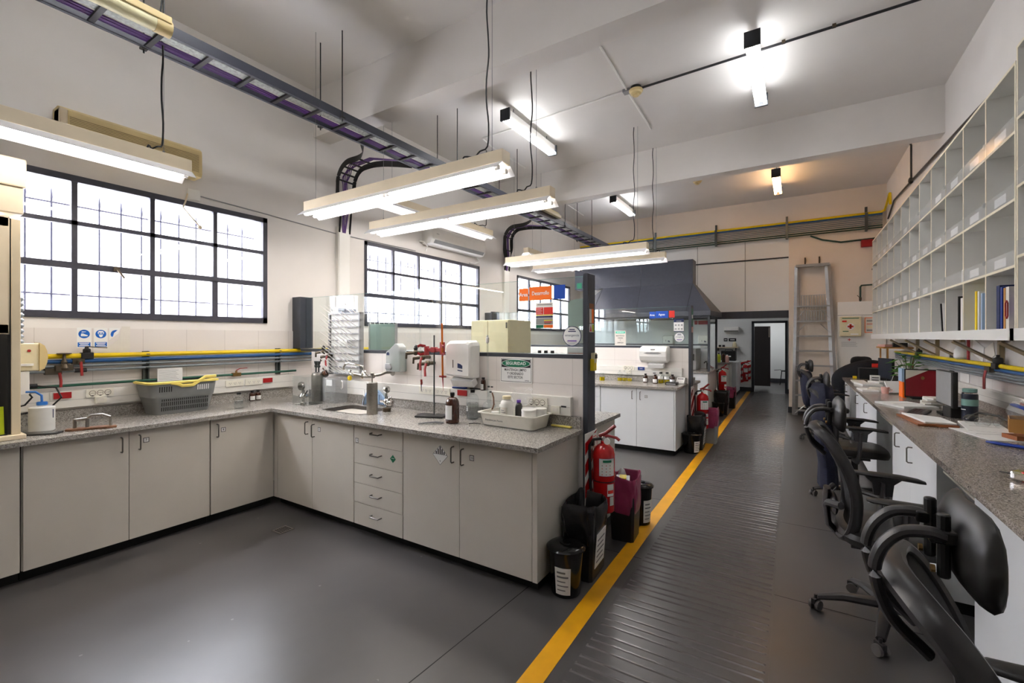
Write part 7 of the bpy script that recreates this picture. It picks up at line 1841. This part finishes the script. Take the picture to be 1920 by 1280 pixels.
tag(B().m('offwhite_paper').cbox((XR-0.016, 5.55, 1.42), 0.003, 0.22, 0.12, rx=-0.3).build('notice'), 'grey picture sheet pinned under the pigeonholes on the right wall', 'notice')
t = thing('jar', 'pinkish white jar hanging under the pigeonholes by the dark red rod', 'jar'); B().m('milky').lathe([(0.04, 1.335), (0.055, 1.35), (0.055, 1.42), (0.03, 1.46), (0.03, 1.50)], c=(1.38, 6.12, 0), n=16).build('body', None, t)
t = thing('rod', 'dark red vertical rod under the pigeonholes on the right wall', 'rod'); B().m('red_dark').cyl((1.40, 5.98, 1.30), (1.40, 5.98, 1.528), 0.012, 8).build('rod', None, t)
# ================================================================ bins and fire extinguishers along the walkway
def square_bin(label, loc, rz, w, d, h, bag, body='black_plastic', bagh=0.28, seed=1, rim=0.05, note=True, group=None, bodyh=None):
    """tapering square bin with a bin bag folded over its rim"""
    t = thing('waste_bin', label, 'bin', loc, rz, group)
    rnd = random.Random(seed)
    R = lambda k, z: [Vector((x*k, y*k, z)) for x, y in ((-w/2+.02, -d/2), (w/2-.02, -d/2), (w/2, -d/2+.02), (w/2, d/2-.02), (w/2-.02, d/2), (-w/2+.02, d/2), (-w/2, d/2-.02), (-w/2, -d/2+.02))]
    bh = bodyh or h
    B().m(body).loft([R(0.84, 0), R(1.0, bh), R(0.96, bh), R(0.82, 0.02)], True, False).build('body', None, t)
    if bag:
        b = B().m(bag); ph = [rnd.uniform(0, 6.28) for _ in range(8)]
        def ring(k, z, amp, n=44, ex=0.42):
            out = []
            for i in range(n):
                a = 2*PI*i/n
                x = w/2*k*math.copysign(abs(math.cos(a))**ex, math.cos(a)); y = d/2*k*math.copysign(abs(math.sin(a))**ex, math.sin(a))
                f = 1+amp*(0.5*math.sin(3*a+ph[0]+z*14)+0.5*math.sin(7*a+ph[1]-z*23)+0.45*math.sin(13*a+ph[2]+z*31))+rnd.uniform(-amp, amp)*0.35
                out.append(Vector((x*f, y*f, z+amp*0.22*(math.sin(2*a+ph[3])+0.6*math.sin(5*a+ph[4]))+rnd.uniform(-amp, amp)*0.05)))
            return out
        k0 = 0.84+0.16*min(1, (h-bagh)/bh); m = 8
        rings = [ring(k0*1.02, h-bagh, 0.03)]
        for j in range(1, m): rings.append(ring((k0+(1.02-k0)*j/m)*1.07, h-bagh*(1-j/m), 0.065))
        rings += [ring(1.07, h+0.005, 0.06), ring(1.02, h+rim*0.6, 0.06), ring(0.93, h+rim*0.3, 0.06), ring(0.87, h-0.05, 0.06), ring(0.8, h-0.11, 0.08), ring(0.55, h-0.17, 0.12), ring(0.25, h-0.19, 0.15)]
        b.loft(rings, False, True); b.add(rings[-1], [tuple(range(44))], True); b.build('bin_bag', None, t, angle=75, sub=1)
    if note:
        b = B().m('white_paper'); x = w/2*0.93
        fr = frame((x, 0, h*0.36), (0,1,0), (-0.0+0.08, 0, 1)); b.prism([(-d*0.28, -0.09), (d*0.28, -0.09), (d*0.28, 0.13), (-d*0.28, 0.13)], fr, 0.0, 0.004)
        b.m('ink_grey')
        for k in range(5): b.prism([(-d*0.22, -0.06+0.035*k), (d*(0.2-0.05*(k % 2)), -0.06+0.035*k), (d*(0.2-0.05*(k % 2)), -0.05+0.035*k), (-d*0.22, -0.05+0.035*k)], fr, 0.004, 0.0048)
        b.build('label', None, t)
    return t
def lid_bin(label, loc, r=0.115, h=0.30, note=0, group='small lidded black bins', text=None):
    t = thing('lidded_bin', label, 'bin', loc, 0, group)
    B().m('black_gloss').lathe([(r*0.74, 0), (r*0.78, 0.006), (r*0.94, h*0.88), (r*1.0, h*0.89), (r*1.0, h*0.92)], n=28).build('body', None, t)
    B().m('black_gloss').lathe([(r*1.06, h*0.90), (r*1.07, h*0.925), (r*0.98, h*0.95), (r*0.9, h*0.97), (r*0.55, h*0.995), (r*0.35, h*1.0), (r*0.34, h*1.02), (r*0.12, h*1.03)], n=28).build('lid', None, t)
    if note is not None:
        b = B().m('white_paper'); n = 10; z0, z1 = h*0.08, h*0.62
        def P(a, z, o=0.0012): 
            rr = r*(0.78+0.16*(z/(h*0.88)))+o; return Vector((rr*math.cos(a), rr*math.sin(a), z))
        A = [note-0.5+1.0*i/n for i in range(n+1)]
        b.add([P(a, z0) for a in A]+[P(a, z1) for a in A], [(i, i+1, n+2+i, n+1+i) for i in range(n)], True)
        b.m('ink_grey')
        for k in range(5):
            z = z0+(z1-z0)*(0.15+0.16*k); AA = [note-0.36+0.72*i/n*(0.75+0.25*(k % 2)) for i in range(n+1)]
            b.add([P(a, z, 0.002) for a in AA]+[P(a, z+0.007+0.004*(k > 2), 0.002) for a in AA], [(i, i+1, n+2+i, n+1+i) for i in range(n)], True)
        b.build('label', None, t)
    return t
GB = 'waste bins along the walkway'
lid_bin('small black lidded bin with white label at the end of the near bench', (-1.185, 2.495, 0), 0.112, 0.30, -1.35)
square_bin('tall black bin with black bag beside the near bench end', (-1.185, 2.785, 0), 0.05, 0.22, 0.32, 0.45, 'black_bag', bagh=0.22, seed=3, group=GB)
square_bin('black bin with burgundy bag behind the near fire extinguisher', (-1.125, 3.44, 0), 0.08, 0.20, 0.26, 0.46, 'burgundy_bag', bagh=0.25, seed=5, note=False, group=GB)
tag(B().m('screen_off').cbox((-1.13, 3.40, 0.40), 0.10, 0.08, 0.14, rz=0.3, rx=0.2).m('ink_yellow').cbox((-1.125, 3.385, 0.474), 0.05, 0.06, 0.008, rz=0.3, rx=0.2).build('toner_box'), 'black and yellow box lying on top of the burgundy bin', 'box')
tag(B().m('white_paper').ball((-1.17, 3.50, 0.44), (0.035, 0.03, 0.07), 7, 5).build('crumpled_paper'), 'crumpled white paper in the burgundy bin', 'paper')
lid_bin('small black bin with white label half hidden behind the burgundy bin', (-1.10, 3.76, 0), 0.10, 0.34, -0.5)
lid_bin('small black lidded bin at the corner of the second bench', (-1.19, 6.42, 0), 0.12, 0.27, -0.55)
square_bin('black bin with black bag at the end of the second bench', (-1.18, 6.735, 0), 0.05, 0.22, 0.34, 0.45, 'black_bag', bagh=0.26, seed=8, group=GB)
square_bin('grey bin with burgundy bag standing on the yellow line by the second bench', (-1.07, 7.18, 0), 0.0, 0.21, 0.22, 0.48, 'burgundy_bag', 'grey_bin', 0.24, seed=12, note=False, group=GB, bodyh=0.26)
lid_bin('small black lidded bin in the third bay', (-1.30, 9.72, 0), 0.12, 0.28, None)
square_bin('black bin with black bag in the third bay', (-1.27, 10.0, 0), 0.0, 0.26, 0.28, 0.45, 'black_bag', bagh=0.26, seed=15, note=False, group=GB)
square_bin('black bin with burgundy bag in the third bay', (-1.21, 10.95, 0), 0.0, 0.20, 0.24, 0.44, 'burgundy_bag', bagh=0.20, seed=17, note=False, group=GB)

def ext_board(label, y, x, z0, z1, w):
    fr = FX(y, 0, x); b = B(); put(fr, b, -w/2, w/2, z0, z1, 0, 0.004, 'white_plastic')
    b.m('red_paint'); n = 4; h = (z1-z0)
    for k in range(n):
        a = z0+h*k/n+0.02
        b.prism([(-w/2, a-0.02), (-w/2, a+h*0.11), (w/2, min(z1, a+h*0.11+0.16)), (w/2, min(z1, a+0.14))], fr, 0.003, 0.0055)
    put(fr, b, 0.02, w/2-0.01, z1-0.14, z1-0.02, 0.005, 0.0065, 'white_paper'); put(fr, b, 0.032, w/2-0.022, z1-0.12, z1-0.04, 0.006, 0.0072, 'ink_red'); put(fr, b, 0.037, w/2-0.027, z1-0.115, z1-0.045, 0.007, 0.0078, 'white_paper')
    return tag(b.build('extinguisher_sign'), label, 'sign', 'striped extinguisher boards')
def extinguisher(label, loc, rz=0.0, s=1.0):
    t = thing('fire_extinguisher', label, 'fire extinguisher', loc, rz, 'red fire extinguishers'); r = 0.072*s; h = 0.44*s
    B().m('red_paint').lathe([(r*0.9, 0), (r, 0.012), (r, h*0.86), (r*0.9, h*0.94), (r*0.55, h*1.0), (r*0.3, h*1.02), (r*0.28, h*1.06)], n=28).build('cylinder', None, t)
    B().m('chrome').lathe([(0.02*s, h*1.05), (0.022*s, h*1.10), (0.016*s, h*1.13)], n=14).build('valve', None, t)
    b = B().m('white_plastic').lathe([(0.021*s, -0.006), (0.021*s, 0.006)], c=(0.03*s, -0.035*s, h*1.07), n=14, axis='y'); b.build('gauge', None, t)
    B().m('red_dark').tube([(-0.02*s, 0, h*1.13), (0.03*s, 0, h*1.14), (0.085*s, 0, h*1.12), (0.105*s, 0, h*1.085)], 1.0, 8, flat=(0.014*s, 0.010*s, (0, 0, 1))).build('lower_lever', None, t)
    B().m('red_dark').tube([(-0.03*s, 0, h*1.13), (0.015*s, 0, h*1.18), (0.075*s, 0, h*1.30)], 1.0, 8, flat=(0.016*s, 0.012*s, (0, 0, 1))).build('upper_lever', None, t)
    B().m('black_plastic').tube([(-0.02*s, -0.01, h*1.09), (-0.06*s, -0.04*s, h*1.08), (-0.085*s, -0.05*s, h*0.98), (-0.078*s, -0.055*s, h*0.5), (-0.07*s, -0.06*s, h*0.2)], 0.010*s, 8).build('hose', None, t)
    B().m('black_plastic').lathe([(r*1.012, h*0.46), (r*1.012, h*0.475)], n=28).build('strap', None, t)
    b = B(); n = 12
    def lab(m, a0, a1, z0, z1, o):
        A = [a0+(a1-a0)*i/n for i in range(n+1)]; b.m(m)
        b.add([Vector(((r+o)*math.cos(a), (r+o)*math.sin(a), z0)) for a in A]+[Vector(((r+o)*math.cos(a), (r+o)*math.sin(a), z1)) for a in A], [(i, i+1, n+2+i, n+1+i) for i in range(n)], True)
    lab('light_blue', -1.75, -0.25, h*0.56, h*0.82, 0.001); lab('white_paper', -1.72, -0.28, h*0.565, h*0.815, 0.0014); lab('ink_green', -1.4, -0.6, h*0.765, h*0.80, 0.002)
    for i in range(3):
        for j in range(4): lab('ink_grey' if (i+j) % 2 else 'ink_red', -1.5+0.36*i, -1.42+0.36*i, h*(0.58+0.045*j), h*(0.592+0.045*j), 0.002)
    lab('white_paper', -1.0, -0.3, h*0.26, h*0.44, 0.0014); lab('ink_red', -0.95, -0.35, h*0.30, h*0.35, 0.002); lab('offwhite_paper', -0.75, -0.3, h*0.12, h*0.25, 0.0014)
    b.build('label', None, t)
    B().m('iron_black').cbox((-r-0.02*s, 0, h*1.0), 0.05*s, 0.03, 0.03).build('hanger', None, t)
    return t
ext_board('red and white striped board behind the near fire extinguisher', 3.02, -1.2395, 0.28, 0.875, 0.22)
extinguisher('red fire extinguisher on the end of the near partition', (-1.145, 3.03, 0.33), 0.1, 1.05)
ext_board('red and white striped board on the end of the second partition', 6.76, -1.2395, 0.15, 0.86, 0.22)
extinguisher('red fire extinguisher on the end of the second partition', (-1.14, 6.98, 0.24), 0.0, 1.12)
b = B().m('tile_bench').box(-1.75, -1.42, 10.24, 10.34, 0, 1.4); struct(b.build('wall_partition'))
extinguisher('red fire extinguisher in the third bay', (-1.30, 10.33, 0.36), 0.0, 1.1)
fr = frame((-1.22, 14.585, 0), (1,0,0), (0,0,1)); b = B(); put(fr, b, -0.13, 0.13, 0.22, 0.90, 0, 0.004, 'white_plastic'); b.m('red_paint')
for k in range(4): b.prism([(-0.13, 0.24+0.17*k), (-0.13, 0.32+0.17*k), (0.13, min(0.9, 0.44+0.17*k)), (0.13, min(0.9, 0.36+0.17*k))], fr, 0.003, 0.006)
tag(b.build('extinguisher_sign'), 'striped board with extinguisher on the far wall left of the doorway', 'sign', 'striped extinguisher boards')
extinguisher('red fire extinguisher hanging on the far wall left of the doorway', (-1.22, 14.47, 0.30), -0.4, 1.05)
# floor drain
t = thing('floor_drain', 'small square metal drain grating in the floor before the near bench', 'drain')
fr = FZ(-3.49, 2.075, 0.0, 0.02); b = B().m('steel_brushed').prism([(-0.06, -0.06), (0.06, -0.06), (0.06, 0.06), (-0.06, 0.06)], fr, 0.0, 0.003); b.build('plate', None, t)
b = B().m('gap_dark')
for k in range(6): b.prism([(-0.045, -0.042+0.016*k), (0.045, -0.042+0.016*k), (0.045, -0.034+0.016*k), (-0.045, -0.034+0.016*k)], fr, 0.0025, 0.0036)
b.build('slots', None, t)
# ================================================================ light
w = bpy.data.worlds.new('sky'); SC.world = w; w.use_nodes = True
nt = w.node_tree; bg = nt.nodes['Background']
bg.inputs['Color'].default_value = (0.93, 0.95, 1.0, 1); bg.inputs['Strength'].default_value = 20.0
vs = SC.view_settings
SC.display_settings.display_device = 'sRGB'
vs.view_transform = 'Standard'; vs.look = 'None'; vs.gamma = 1.0; vs.exposure = 0.95; vs.use_curve_mapping = False
settle()
